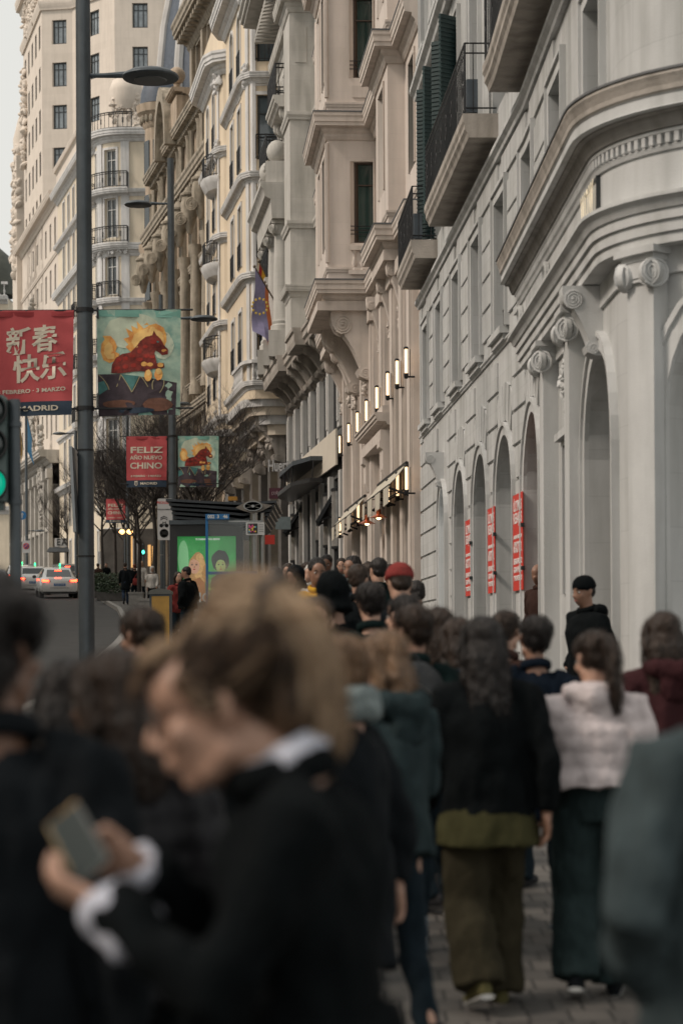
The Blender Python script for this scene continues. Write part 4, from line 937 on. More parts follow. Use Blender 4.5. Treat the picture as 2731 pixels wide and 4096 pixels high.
# ---- fold-arm awnings
aw_m = mat('cream_canvas', (.50, .46, .38), .9, .08, 3, .1, 40)
for k, (a, b) in enumerate(((42.7, 49.0), (52.6, 59.2))):
    w = empty('awning', PB.map(a, .2, 3.0), ['long cream canvas awning with hanging valance nearest the pale building', 'cream canvas awning farther along, behind the first awning'][k], 'awning')
    mb = MB(); n = 6
    for (o0, h0, o1, h1) in ((.24, 3.62, .62, 3.17),):
        vs = []; 
        for i in range(n + 1): t = a + (b - a) * i / n; vs += [PB.map(t, o0, h0), PB.map(t, (o0 + o1) / 2, (h0 + h1) / 2 - .03), PB.map(t, o1, h1)]
        mb.add(vs, [(3 * i + j, 3 * i + j + 1, 3 * i + j + 4, 3 * i + j + 3) for i in range(n) for j in (0, 1)])
        mb.add([v + Vector((0, 0, -.012)) for v in vs], [(3 * i + j, 3 * i + 3 + j, 3 * i + j + 4, 3 * i + j + 1) for i in range(n) for j in (0, 1)])
    mb.build('canvas', aw_m, w, fix=False)
    t = a; mb = MB()
    while t < b - .2:
        e = min(b, t + 1.15); q = [PB.map(t, .625, 3.16), PB.map(e, .625, 3.16), PB.map(e - .06, .63, 2.78), PB.map(t + .06, .63, 2.80)]
        mb.box8([q[3], q[2], q[2] + Vector((.012, 0, 0)), q[3] + Vector((.012, 0, 0)), q[0], q[1], q[1] + Vector((.012, 0, 0)), q[0] + Vector((.012, 0, 0))]); t += 1.9
    mb.build('valance', aw_m, w)
    mb = MB(); mb.tube([PB.map(a, .61, 3.17), PB.map(b, .61, 3.17)], .022, 6); mb.tube([PB.map(a, .24, 3.63), PB.map(b, .24, 3.63)], .04, 6); mb.tube([PB.map(a, .15, 3.05), PB.map(b, .15, 3.05)], .025, 6)
    mb.tube([PB.map(a, .6, 2.9), PB.map(b, .6, 2.9)], .012, 5)
    for t in (a + .05, (a + b) / 2, b - .05): mb.tube([PB.map(t, .16, 2.95), PB.map(t, .62, 3.12)], .025, 6); mb.tube([PB.map(t, .16, 3.15), PB.map(t, .62, 2.9)], .015, 6)
    mb.build('arm', iron, w)
cop = mat('copper_shade', (.50, .13, .05), .28, .12, 9, metal=.7)
for k, (px, z, py) in enumerate(((1517, 45.2, 2073), (1470, 48.2, 2096))):
    x, h = X_(px, z), H_(py, z); w = empty('pendant_lamp', (x, z, h), ['copper cone street lamp hanging under the near awning, larger one', 'copper cone street lamp hanging under the near awning, farther one'][k], 'lamp', 'copper lamps under the awning')
    mb = MB(); mb.lathe([(.20, h), (.205, h + .01), (.12, h + .05), (.055, h + .09), (.05, h + .19), (.02, h + .22)], (x, z, 0), 20); mb.build('lamp_shade', cop, w, smooth=40)
    mb = MB(); mb.ell((x, z, h + .0), (.05, .05, .035), 12, 7); mb.build('bulb', mat('warm_bulb', (1, .8, .5), .4, 0, emis=(1, .55, .2), estr=12), w, smooth=True)
    mb = MB(); mb.tube([(x, z, h + .2), (x, z, h + .55), (x + .4, z, h + .6)], .012, 6); mb.build('arm', iron, w)
# ---- marquee, sign board, awning arms, glass columns along C
cn = empty('marquee', PC.map(71, .5, 5.1), 'dark rounded entrance canopy with white letters standing on its rim', 'canopy')
def canopy_out(o0, t0=66.2, t1=76.0):
    pts = [(t1 - (t1 - t0) * i / 14, .22 + o0 * math.sin(PI / 2 * min(1, (i + .5) / 5))) for i in range(12)] + [(t0, .22 + o0 * .5), (t0, .22)]
    return [(t1 + .01, .22)] + pts
for nm, o0, u, v, m_ in (('slab', .85, 5.02, 5.16, shop_dark), ('rim', .78, 5.72, 5.86, post_m)):
    mb = MB(); mb.poly(canopy_out(o0), lambda a, b, d: PC.map(a, b, d), u, v); mb.build(nm, m_, cn)
mb = MB()
for t, o in canopy_out(.8)[1:-1:2]: mb.tube([PC.map(t, o - .06, 5.16), PC.map(t, o - .1, 5.72)], .02, 5)
mb.build('hanger', iron, cn)
c0 = PC.map(75.3, .9, 6.12); c1 = PC.map(71.0, 1.0, 6.12)
text('Huerta', .6, mat('sign_grey', (.30, .30, .30), .6), 'letter', cn, frameM((c0 + c1) / 2, Vector((1, -.55, 0)), (0, 0, 1)), .04, .01, width=1.0)
gs = mat('glass_column', (.30, .29, .28), .12, .3, 3, metal=.4, spec=.8)
for k, (px, z, y0, y1) in enumerate(((1357, 63.5, 1965, 2185), (1323, 66.0, 1985, 2180), (1292, 68.5, 2010, 2160), (1222, 74.2, 2050, 2260), (1189, 77.0, 2065, 2240))):
    x, u, v = X_(px, z) - .05, H_(y1, z), H_(y0, z); w = empty('display_column', (x, z, gz(z)), 'tall tubular glass showcase column, %s along the grey building from the near end' % rank[k], 'showcase', 'glass columns along the shopfront')
    mb = MB(); mb.lathe([(.17, u), (.17, v)], (x, z, 0), 16); mb.build('glass_tube', gs, w, smooth=40)
    mb = MB(); mb.lathe([(.19, v), (.19, v + .08), (.1, v + .12)], (x, z, 0), 16); mb.lathe([(.1, gz(z)), (.1, u - .1), (.19, u - .08), (.19, u)], (x, z, 0), 16); mb.build('collar', iron, w, smooth=40)
for k, ((xa, ya, za), (xb, yb, zb)) in enumerate((((1355, 1925, 63.6), (1262, 2085, 64.2)), ((1218, 2003, 74.4), (1130, 2130, 75)))):
    a, b = P(xa, ya, za), P(xb, yb, zb); w = empty('folded_awning', a, ['steep folded dark awning arm nearest the lamps', 'steep folded dark awning arm under the rounded canopy'][k], 'awning')
    mb = MB(); n = Vector((.0, 2.2, 0)); d = (b - a).normalized().cross(Vector((0, 1, 0))) * .12
    mb.box8([b, b + n, b + n + d, b + d, a, a + n, a + n + d, a + d]); mb.build('canvas', mat('charcoal_canvas', (.035, .04, .045), .7, .15, 4), w)
    mb = MB(); mb.tube([b, b + Vector((1.2, 0, .35))], .03, 6); mb.tube([b + n, b + n + Vector((1.2, 0, .35))], .03, 6); mb.build('arm', iron, w)
bd = empty('hanging_sign', P(1118, 1970, 76), 'maroon board sign with thin looping script, projecting from the facade', 'sign')
z = 76; xa, xb, u, v = X_(1080, z), X_(1156, z), H_(1993, z), H_(1950, z)
mb = MB(); mb.box(xa, xb, z, z + .1, u, v); mb.build('board', mat('maroon_board', (.085, .02, .035), .5, .1, 4), bd)
mb = MB(); mb.tube([(xa + (xb - xa) * (.12 + .76 * i / 60) + .03 * math.sin(i * .9), z - .01, (u + v) / 2 + .06 * math.sin(i * .75) + (.05 if i % 13 == 0 else 0)) for i in range(61)], .006, 4); mb.build('script', mat('pale_script', (.5, .4, .42), .5, 0), bd)
mb = MB(); mb.tube([(xb, z + .05, v - .1), (xb + .6, z + .05, v - .1)], .03, 6); mb.tube([(xb, z + .05, u + .1), (xb + .6, z + .05, u + .1)], .03, 6); mb.build('bracket', iron, bd)
ob = empty('notice_board', P(935, 1990, 90), 'small amber notice panel high on the far dark shopfront', 'sign')
mb = MB(); mb.box(X_(916, 88), X_(953, 88), 88, 88.1, H_(1999, 88), H_(1983, 88)); mb.build('panel', mat('amber_panel', (.5, .25, .04), .5, .15, 3), ob)
rs = empty('shop_flag_sign', P(1130, 2130, 70), 'red block sign hanging low behind the shelter pillar', 'sign')
mb = MB(); mb.box(X_(1062, 72), X_(1101, 72), 72, 72.2, H_(2175, 72), H_(2138, 72)); mb.build('panel', red, rs); mb = MB(); mb.box(X_(1104, 72), X_(1165, 72), 72.1, 72.3, H_(2115, 72), H_(2065, 72)); mb.build('light_box', mat('pale_box', (.22, .27, .28), .5), rs)
# ---- flags
def flag(root, pole0, pole1, cols, L, seed, stars=False):
    a, b = Vector(pole0), Vector(pole1)
    mb = MB(); mb.tube([a, b], [.035, .025], 6); mb.ell(b, (.06, .06, .06), 8, 6); mb.build('pole', mat('pole_wood', (.12, .09, .06), .5, .2, 5), root)
    d = (b - a); n = 12; vs = []; per = len(cols)
    fsd = {}
    for j, cname in enumerate(cols):
        mb = MB(); k0, k1 = j / per, (j + 1) / per; vs = []
        for i in range(n + 1):
            s = i / n
            for kk in (k0, k1):
                p0 = a + d * (.97 - .62 * kk)
                vs.append(p0 + Vector((.10 * math.sin(s * 5 + kk * 4 + seed) * s * 1.2 + .15 * s * (kk - .5), .12 * math.cos(s * 6 + kk * 5 + seed) * s, -L * s * (1 - .12 * kk))))
        mb.add(vs, [(2 * i, 2 * i + 1, 2 * i + 3, 2 * i + 2) for i in range(n)]); mb.build('cloth', cname, root, fix=False, smooth=True)
    if stars:
        c = a + d * .76; mb = MB()
        for k in range(12):
            an = 2 * PI * k / 12; mb.ell(c + Vector((.28 * math.cos(an), -.16, -L * .5 + .28 * math.sin(an))), (.05, .01, .05), 5, 4)
        mb.build('stars', mat('star_yellow', (.6, .42, .08), .7), root)
fr_, fy, fb = mat('flag_red', (.42, .04, .03), .8, .1), mat('flag_yellow', (.65, .36, .03), .8, .1), mat('flag_blue', (.27, .25, .40), .8, .15)
f1 = empty('flag', P(1105, 1190, 75), 'blue flag with ring of yellow stars hanging from a slanted pole on the columned building', 'flag')
flag(f1, P(1105, 1215, 75), P(1018, 1066, 74.5), [fb, fb, fb, mat('flag_orange', (.55, .16, .06), .8)], 2.3, 1, True)
f2 = empty('flag', P(1108, 1180, 76), 'red and yellow striped flag drooping behind the blue starred flag', 'flag')
flag(f2, P(1108, 1190, 76.2), P(1036, 1045, 76), [fr_, fy, fy, fr_], 1.7, 3)
f3 = empty('flag', P(82, 1740, 165), 'orange and yellow flag far off beside the traffic light', 'flag'); flag(f3, P(95, 1800, 166), P(70, 1640, 164), [fr_, fy], 2.6, 2)
f4 = empty('flag', P(130, 1740, 165), 'sky blue flag far off on a slanted pole', 'flag'); flag(f4, P(140, 1800, 166), P(108, 1655, 164), [mat('flag_sky', (.06, .24, .50), .8, .1)], 2.6, 5)
# ---- lamp posts with banners
glass_l = mat('lamp_lens', (.10, .11, .115), .3, .1, 5, spec=.6)
def head(root, x, y, h, dx):
    mb = MB(); c = (x + dx * .95, y, 0)
    mb.lathe([(.10, h + .13), (.30, h + .10), (.39, h + .05), (.405, h + .02), (.39, h), (.24, h - .015)], c, 30); hd = mb.build('lamp_head', post_m, root, smooth=40)
    mb = MB(); mb.lathe([(.23, h - .016), (.22, h - .03), (.1, h - .035)], c, 24); mb.build('lens', glass_l, hd, smooth=40)
    mb = MB(); mb.tube([(x, y, h + .05), (x + dx * .3, y, h + .05), (x + dx * .6, y, h + .06)], [.03, .035, .05], 8); mb.build('arm', post_m, root, smooth=40)
def banner_wave(u, v, s): return .008 * math.sin(v * 31 + u * 9 + s) * u +  .055 * math.sin(u * 5.2 + s) * (1 - v) + .012 * math.sin(u * 17 + v * 6 + s) + .05 * (1 - v) ** 2 * math.sin(u * 3 + s)
BW, BH = 1.19, 1.49
def banner_bits(root, x0, y, h1, bits, s, tilt=0.0):
    "bits: list of (name, material, outline [(u, v)], layer) in banner units, or text tuples"
    def fn(u, v, d): return Vector((x0 + u * BW * (1 - .02 * (1 - v)), y - d + banner_wave(u, v, s) + tilt * (1 - v), h1 - (1 - v) * BH))
    first = None
    for b in bits:
        if b[0] == 'cloth':
            mb = MB(); n = 14; m_ = 18; v0, v1 = b[2]
            vs = [fn(i / n, v0 + (v1 - v0) * j / m_, 0) for j in range(m_ + 1) for i in range(n + 1)]
            mb.add(vs, [(j * (n + 1) + i, j * (n + 1) + i + 1, (j + 1) * (n + 1) + i + 1, (j + 1) * (n + 1) + i) for j in range(m_) for i in range(n)])
            o = mb.build('cloth', b[1], root, fix=False, smooth=True); first = first or o
        elif b[0] == 'text':
            _, m_, s_, cu, cv, hh, ww, shear = b
            o = text(s_, hh * 1.0, m_, 'lettering', None, Matrix.Identity(4), 0, hh * (.022 if ord(s_[0]) > 9999 else .028), width=ww * BW)
            for vtx in o.data.vertices:
                q = vtx.co; u = cu + q.x / BW; v = cv + (q.y + q.x * shear) / BH; vtx.co = fn(u, v, .007)
            o.parent = root; o.matrix_parent_inverse = wm(root).inverted()
        else:
            nm, m_, pts, lay = b
            bm = bmesh.new(); vv = [bm.verts.new((u, v, 0)) for u, v in pts]; f = bm.faces.new(vv)
            bmesh.ops.triangulate(bm, faces=[f])
            for _ in range(2): bmesh.ops.subdivide_edges(bm, edges=[e for e in bm.edges if e.calc_length() > .09], cuts=1); bmesh.ops.triangulate(bm, faces=bm.faces)
            me = bpy.data.meshes.new(nm)
            for v in bm.verts: v.co = fn(v.co.x, v.co.y, .0035 + lay * .0022)
            bm.to_mesh(me); bm.free(); me.materials.append(m_); o = bpy.data.objects.new(nm, me); COL.objects.link(o); o.parent = root; o.matrix_parent_inverse = wm(root).inverted()
b_red = mat('banner_red', (.44, .07, .075), .8, .07, 3, .1, 60); b_navy = mat('banner_navy', (.018, .035, .06), .8, .1, 3); b_txt = mat('banner_cream', (.58, .52, .42), .8, .06, 3)
b_sky = mat('banner_sky', (.10, .34, .31), .8, .25, 2.0, col2=(.50, .60, .47)); b_dark = mat('banner_dark', (.055, .04, .05), .8, .5, 4)
b_hot = mat('banner_flame', (.80, .22, .05), .8, .2, 7, col2=(.92, .52, .15)); b_hot2 = mat('banner_flame_core', (.92, .56, .20), .8, .15, 7); b_horse = mat('banner_horse', (.14, .018, .015), .8, .45, 12, col2=(.22, .03, .02))
b_teal = mat('banner_teal', (.07, .20, .19), .8, .3, 8); b_gold = mat('banner_gold', (.35, .30, .17), .8, .2); b_glow = mat('banner_glow', (.56, .62, .48), .8, .15, 4); b_brn = mat('banner_earth', (.16, .07, .045), .8, .4, 6); b_redp = mat('banner_ember', (.34, .03, .02), .8, .3, 20)
def HP(pts): return [((x - 815) / 715.0, 1 - (y - 70) / 912.0) for x, y in pts]
def ellp(cx, cy, a, b, n=18, seed=0):
    rd = random.Random(seed); return HP([(cx + a * math.cos(2 * PI * i / n) * (1 + .06 * rd.uniform(-1, 1)), cy + b * math.sin(2 * PI * i / n) * (1 + .06 * rd.uniform(-1, 1))) for i in range(n)])
horse_art = [('cloth', b_sky, (0, 1))]
horse_art += [('glow', b_glow, ellp(1130, 260, 250, 150), 0), ('glow', b_glow, ellp(1380, 380, 90, 120), .3), ('top_hem', mat('banner_mint', (.20, .42, .35), .8, .08), HP([(816, 71), (1529, 80), (1529, 140), (816, 125)]), .6)]
horse_art += [('tail', b_hot, HP([(985, 500), (920, 525), (868, 500), (845, 430), (852, 360), (880, 320), (862, 290), (930, 292), (968, 335), (987, 385), (972, 430), (1010, 450)]), 1), ('tail', b_hot2, HP([(960, 490), (905, 490), (872, 440), (880, 380), (915, 340), (945, 370), (950, 420), (965, 455)]), 2)]
horse_art += [('mane', b_hot, HP([(1110, 440), (1060, 390), (1085, 370), (1042, 320), (1092, 305), (1062, 228), (1120, 262), (1108, 205), (1165, 235), (1155, 168), (1200, 215), (1245, 182), (1262, 205), (1320, 190), (1385, 225), (1408, 285), (1410, 340), (1395, 385), (1300, 330), (1180, 400)]), 1),
              ('mane', b_hot2, HP([(1150, 410), (1110, 350), (1135, 280), (1200, 245), (1290, 215), (1360, 245), (1385, 300), (1390, 360), (1340, 300), (1260, 300), (1190, 350)]), 2)]
horse_art += [('horse', b_horse, HP([(932, 612), (940, 540), (975, 482), (1030, 452), (1100, 440), (1150, 390), (1185, 340), (1235, 305), (1290, 292), (1303, 250), (1325, 292), (1362, 325), (1390, 380), (1425, 415), (1422, 455), (1375, 465), (1345, 440), (1318, 425), (1308, 445), (1322, 500), (1330, 535), (1388, 532), (1396, 570), (1350, 585), (1295, 580), (1240, 605), (1180, 602), (1130, 606), (1020, 616)]), 3)]
rd = random.Random(3)
for k, (x, y) in enumerate([(1000, 500), (1060, 490), (1120, 470), (1180, 430), (1230, 390), (1180, 500), (1240, 470), (1290, 480), (1060, 560), (1130, 550), (985, 570), (1300, 350), (1390, 425), (1270, 545), (1360, 550), (1220, 540)]): horse_art.append(('ember', b_redp if k < 12 else b_hot, ellp(x, y, 20 + 10 * rd.random(), 14 + 8 * rd.random(), 8, k), 4))
horse_art += [('eye', b_teal, ellp(1338, 350, 10, 8, 8), 5), ('roof', b_dark, HP([(817, 622), (1010, 620), (1500, 700), (1492, 981), (817, 981)]), 2), ('roof', b_teal, HP([(1020, 625), (1175, 645), (1110, 780)]), 4), ('roof', b_teal, HP([(820, 690), (870, 680), (905, 750), (822, 800)]), 4)]
horse_art += [('earth', b_brn, ellp(1000, 880, 150, 35, 14, 4), 4), ('earth', b_brn, ellp(1340, 890, 130, 60, 14, 5), 4), ('earth', b_navy, ellp(1150, 940, 160, 25, 14, 6), 5)]
for (ax, ay, bx_, by_, cx_, cy_) in ((820, 625, 890, 680, 910, 755), (1012, 625, 1060, 690, 1110, 782), (1180, 645, 1150, 720, 1110, 782), (1190, 650, 1220, 680, 1250, 740), (1385, 680, 1400, 730, 1350, 790), (1012, 625, 1000, 680, 975, 730), (1300, 680, 1280, 700, 1290, 760)):
    q = [((1 - t) ** 2 * ax + 2 * t * (1 - t) * bx_ + t * t * cx_, (1 - t) ** 2 * ay + 2 * t * (1 - t) * by_ + t * t * cy_) for t in [i / 6 for i in range(7)]]
    horse_art.append(('gold_line', b_gold, HP(q + [(x + 9, y) for x, y in reversed(q)]), 5.5))
horse_art += [('hoof_flame', b_hot, ellp(1255, 640, 34, 52, 14, 8), 6), ('hoof_flame', b_hot, ellp(1345, 632, 36, 52, 14, 9), 6), ('hoof_flame', b_hot2, ellp(1258, 615, 22, 28, 12, 8), 7), ('hoof_flame', b_hot2, ellp(1348, 605, 26, 26, 12, 9), 7)]
cloth_r = [('cloth', b_red, (.135, 1)), ('cloth', b_navy, (0, .135)), ('hem', mat('banner_hem', (.27, .025, .03), .8, .1), [(0, .985), (1, .985), (1, .94), (0, .94)], 0)]
shield = [('crest', b_txt, [(.20, .098), (.28, .098), (.28, .05), (.24, .022), (.20, .05)], 1), ('crest', b_navy, [(.215, .09), (.265, .09), (.265, .055), (.24, .036), (.215, .055)], 2), ('crest', b_txt, [(.235, .085), (.245, .085), (.245, .045), (.235, .045)], 3), ('crest', b_txt, [(.20, .104), (.28, .104), (.285, .12), (.26, .11), (.24, .122), (.22, .11), (.195, .12)], 1)]
art_cn = cloth_r + [('text', b_txt, '新春', .50, .70, .40, .62, .09), ('text', b_txt, '快乐', .60, .44, .40, .66, .09), ('text', b_txt, '8 FEBRERO · 3 MARZO', .50, .235, .075, .84, .04), ('text', b_txt, 'MADRID', .58, .068, .10, .50, 0)] + shield
art_es = cloth_r + [('text', b_txt, 'FELIZ', .49, .725, .245, .80, .0), ('text', b_txt, 'AÑO NUEVO', .49, .575, .155, .80, .0), ('text', b_txt, 'CHINO', .49, .415, .245, .80, .0), ('text', b_txt, '8 FEBRERO · 3 MARZO', .49, .215, .075, .76, .0), ('text', b_txt, 'MADRID', .56, .068, .095, .42, 0)] + shield
def lamp_post(px, py, z, top, heads, label, banners=None, r=(.115, .095), grp='grey street lamp posts along the kerb'):
    p0 = P(px, py, z); g = gz(z); w = empty('street_lamp', (p0.x, z, g), label, 'street lamp', grp)
    mb = MB(); mb.tube([(p0.x, z, g - .05), (p0.x, z, g + .35), (p0.x, z, g + .36), (p0.x, z, g + 4.5), (p0.x, z, top)], [r[0] * 1.25, r[0] * 1.25, r[0], r[0] * .98, r[1]], 24); mb.build('pole', post_m, w, smooth=40)
    for dx, h in heads: head(w, p0.x, z, h, dx)
    bars = MB(); bh = g + 5.38; bands = MB()
    for h in (bh, bh - BH + .1) if banners else ():
        bars.tube([(p0.x - BW - .34, z, h), (p0.x + BW + .34, z, h)], .014, 6); bands.lathe([(r[0] + .012, h - .03), (r[0] + .012, h + .03)], (p0.x, z, 0), 20)
    for h in (g + 1.9, g + 3.4): bands.lathe([(r[0] + .006, h - .012), (r[0] + .006, h + .012)], (p0.x, z, 0), 20)
    if banners: bars.build('banner_bar', iron, w)
    bands.build('clamp', steel if not banners else iron, w)
    bands = MB()
    if banners:
        for k, (side, art, lab, s) in enumerate(banners):
            x0 = p0.x + .17 if side > 0 else p0.x - .15 - BW
            b = empty('banner', (x0 + BW / 2, z, bh), lab, 'banner'); banner_bits(b, x0, z - .02, bh, art, s, tilt=.05 * side)
            mb = MB(); mb.box(x0 + (BW - .03 if side < 0 else 0), x0 + (BW if side < 0 else .03), z - .025, z + .0, bh - .12, bh + .04); mb.build('strap', iron, b)
    return w
w1_ = lamp_post(340, 1240, 29, 13.6, ((1, 7.92), (-1, 11.6)), 'nearest grey lamp post, tall, with a flat round lamp at its upper right', ((-1, art_cn, 'red banner with large cream Chinese characters on the nearest post', .4), (1, horse_art, 'teal banner with fiery leaping horse on the nearest post', 1.7)))
lamp_post(688, 1500, 60, 14.05, ((-1, 12.68), (1, 9.32)), 'second grey lamp post with a round lamp at its upper left', ((-1, art_es, 'red FELIZ AÑO NUEVO CHINO banner on the second post', 2.2), (1, horse_art, 'smaller teal banner with fiery horse on the second post', 4.0)))
lamp_post(646, 1500, 93, 15.6, ((1, 10.6),), 'third grey lamp post, its top just left of the second post', None)
lamp_post(512, 2000, 127, 15.0, ((-1, 13.8),), 'grey lamp post among the bare trees, with small red banner', ((-1, art_es, 'small distant red FELIZ AÑO NUEVO CHINO banner among the bare trees', 3.0),))
lamp_post(305, 1800, 120, 12.2, ((-1, 12.0),), 'slim far lamp post hidden behind the nearest post, lamp showing at its left', None)
lamp_post(107, 1900, 152, 16.8, ((1, 8.0),), 'far lamp post beside the flags at the left', None)
# edge-on panel strapped to the nearest post
p0 = P(340, 1800, 29); sp = empty('side_panel_sign', (p0.x - .2, 29, gz(29) + 3), 'thin grey sign plate seen edge-on, strapped to the left of the nearest post', 'sign')
mb = MB(); xa = X_(300, 29); mb.box8([(xa + .02, 28.75, H_(2125, 29)), (xa + .06, 28.75, H_(2125, 29)), (xa + .10, 29.4, H_(2135, 29)), (xa + .06, 29.4, H_(2135, 29)), (xa - .03, 28.75, H_(1785, 29)), (xa + .01, 28.75, H_(1785, 29)), (xa + .05, 29.4, H_(1800, 29)), (xa + .01, 29.4, H_(1800, 29))]); mb.build('plate', mat('plate_grey', (.28, .30, .31), .4, .1, 5, metal=.5), sp)
mb = MB(); mb.tube([(xa + .05, 29, H_(1812, 29)), (p0.x, 29, H_(1812, 29))], .02, 6); mb.tube([(xa + .05, 29, H_(2110, 29)), (p0.x, 29, H_(2110, 29))], .02, 6); mb.build('bracket', iron, sp)
# ---- traffic light, near left
z = 15; x = X_(66, z); tl = empty('traffic_light', (x, z, gz(z)), 'grey traffic light cut by the left edge of the view, green lamp lit', 'traffic light')
mb = MB(); mb.tube([(x, z, gz(z)), (x, z, H_(1612, z)), (x, z, H_(1590, z))], [.045, .042, .040], 16); mb.lathe([(.052, H_(1700, z)), (.052, H_(1680, z))], (x, z, 0), 16); mb.lathe([(.052, H_(2010, z)), (.052, H_(1990, z))], (x, z, 0), 16); mb.build('pole', post_m, tl, smooth=40)
xa, xb = X_(-92, z), X_(40, z); mb = MB()
mb.box(xa, xb, z - .12, z + .10, H_(2000, z), H_(1590, z)); mb.box(xa + .02, xb - .02, z - .1, z + .08, H_(1590, z), H_(1578, z)); mb.box(xa + .03, xb - .03, z - .05, z + .04, H_(2034, z), H_(2001, z)); mb.build('housing', mat('housing_green_grey', (.10, .14, .135), .4, .1, 5), tl)
mb = MB(); mb.box(xb + .001, X_(45, z), z + .02, z + .05, H_(2000, z), H_(1590, z)); mb.build('backboard', post_m, tl)
for py, m_, nm in ((1776, mat('dark_lens', (.02, .03, .03), .15, .2, 3, spec=.8), 'lens'), (1932, mat('green_lens_lit', (.0, .35, .22), .3, .2, 8, emis=(.0, .55, .33), estr=.45), 'lens'), (1640, mat('dark_lens', (.02, .03, .03)), 'lens')):
    cx, ch = (xa + xb) / 2 + .01, H_(py, z); mb = MB(); mb.ell((cx, z - .121, ch), (.112, .03, .112), 24, 10); mb.build(nm, m_, tl, smooth=True)
    mb = MB(); mb.lathe([(.125, 0), (.125, .06), (.118, .06), (.118, 0)], (cx, z - .12, ch), 28, axis=(0, -1, 0)); mb.build('visor', blk, tl, smooth=40)
# ---- bus shelter
z = 42.0; g = gz(z); sh = empty('bus_shelter', (X_(880, z), z, g), 'dark bus shelter with wing-like ribbed roof, blue framed glass end and steel pillar', 'bus shelter')
xl, xr = X_(672, z), X_(1112, z)
for k in range(6):
    dz = k * .085; mb = MB(); a = xl + .02 * k + (.04 if k else 0); b = xr - .05 * k; yo = .02 + .55 * k * .4
    hl = H_(1990 + 4, z) - dz; hm = H_(2008, z) - dz * 1.25 - .02; hr = H_(2003, z) - dz * .95
    xs = [a, a + (b - a) * .35, a + (b - a) * .72, b]; hs = [hl, hl - .05, hm, hr]
    for i in range(3): mb.box8([(xs[i], z - .3 + yo * .35, hs[i] - .05), (xs[i + 1], z - .3 + yo * .35, hs[i + 1] - .05), (xs[i + 1], z + 3.8, hs[i + 1] - .05), (xs[i], z + 3.8, hs[i] - .05), (xs[i], z - .3 + yo * .35, hs[i]), (xs[i + 1], z - .3 + yo * .35, hs[i + 1]), (xs[i + 1], z + 3.8, hs[i + 1]), (xs[i], z + 3.8, hs[i])])
    mb.build('roof_blade', mat('charcoal_metal', (.045, .05, .056), .4, .2, 4, metal=.4), sh)
mb = MB(); cx, ch = X_(1018, z), H_(2027, z)
mb.poly([(-.36 + .001, -.03), (-.2, -.09), (0, -.15), (.2, -.09), (.40, .02), (.2, .05), (0, .15), (-.2, .06)], lambda a, b, d: Vector((cx + a, z - .36 + d, ch + b)), 0, .03); mb.build('emblem_plate', mat('taupe_metal', (.16, .14, .12), .5, .1), sh)
mb = MB(); mb.lathe([(.19, 0), (.19, .02), (.165, .02), (.165, 0)], (cx, z - .37, ch), 28, axis=(0, -1, 0), sq=(1, .52)); mb.lathe([(.03, 0), (.03, .02)], (cx, z - .37, ch), 12, axis=(0, -1, 0))
for a in (30, 150, 210, 330): mb.tube([(cx + .03 * math.cos(R(a)), z - .385, ch + .015 * math.sin(R(a))), (cx + .17 * math.cos(R(a)), z - .385, ch + .09 * math.sin(R(a)))], .006, 4)
mb.build('emblem', steel, sh)
mb = MB(); mb.lathe([(.165, 0), (.165, .008)], (cx, z - .362, ch), 24, axis=(0, -1, 0), sq=(1, .52)); mb.build('emblem_disc', mat('emblem_dark', (.03, .05, .055), .4, .1), sh)
for px, r_ in ((1020, .085), (1050, .06)):
    mb = MB(); mb.lathe([(r_, g), (r_, H_(2048, z))], (X_(px, z), z - .2 + (.15 if px > 1030 else 0), 0), 18); mb.build('pillar', steel, sh, smooth=40)
bl = mat('blue_band', (.015, .13, .32), .5, .08, 3)
zf = z - .55; mb = MB(); mb.box(X_(825, zf), X_(835, zf), zf, zf + .03, g + .05, H_(2056, zf)); mb.box(X_(836, zf), X_(1030, zf), zf, zf + .03, H_(2295, zf), H_(2283, zf)); mb.box(X_(825, zf), X_(920, zf), zf - .012, zf - .002, H_(2075, zf), H_(2053, zf)); mb.build('blue_frame', bl, sh)
for s_, px in (('002', 848), ('3', 876), ('46', 905)): text(s_, .095, fr_white, 'stop_number', sh, frameM((X_(px, zf), zf - .016, H_(2064, zf)), (1, 0, 0), (0, 0, 1)), .001, .003)
mb = MB(); mb.add([(X_(836, zf), zf + .015, g + .1), (X_(1000, zf), zf + .015, g + .1), (X_(1000, zf), zf + .015, H_(2076, zf)), (X_(836, zf), zf + .015, H_(2076, zf))], [(0, 1, 2, 3)])
mb.build('end_glass', mat('shelter_glass', (.75, .82, .84), .03, 0, alpha=.13, spec=.6), sh, fix=False)
mb = MB(); mb.box(X_(915, zf), X_(1045, zf), zf + .2, zf + .23, H_(2083, zf), H_(2078, zf)); mb.build('rail', steel, sh)
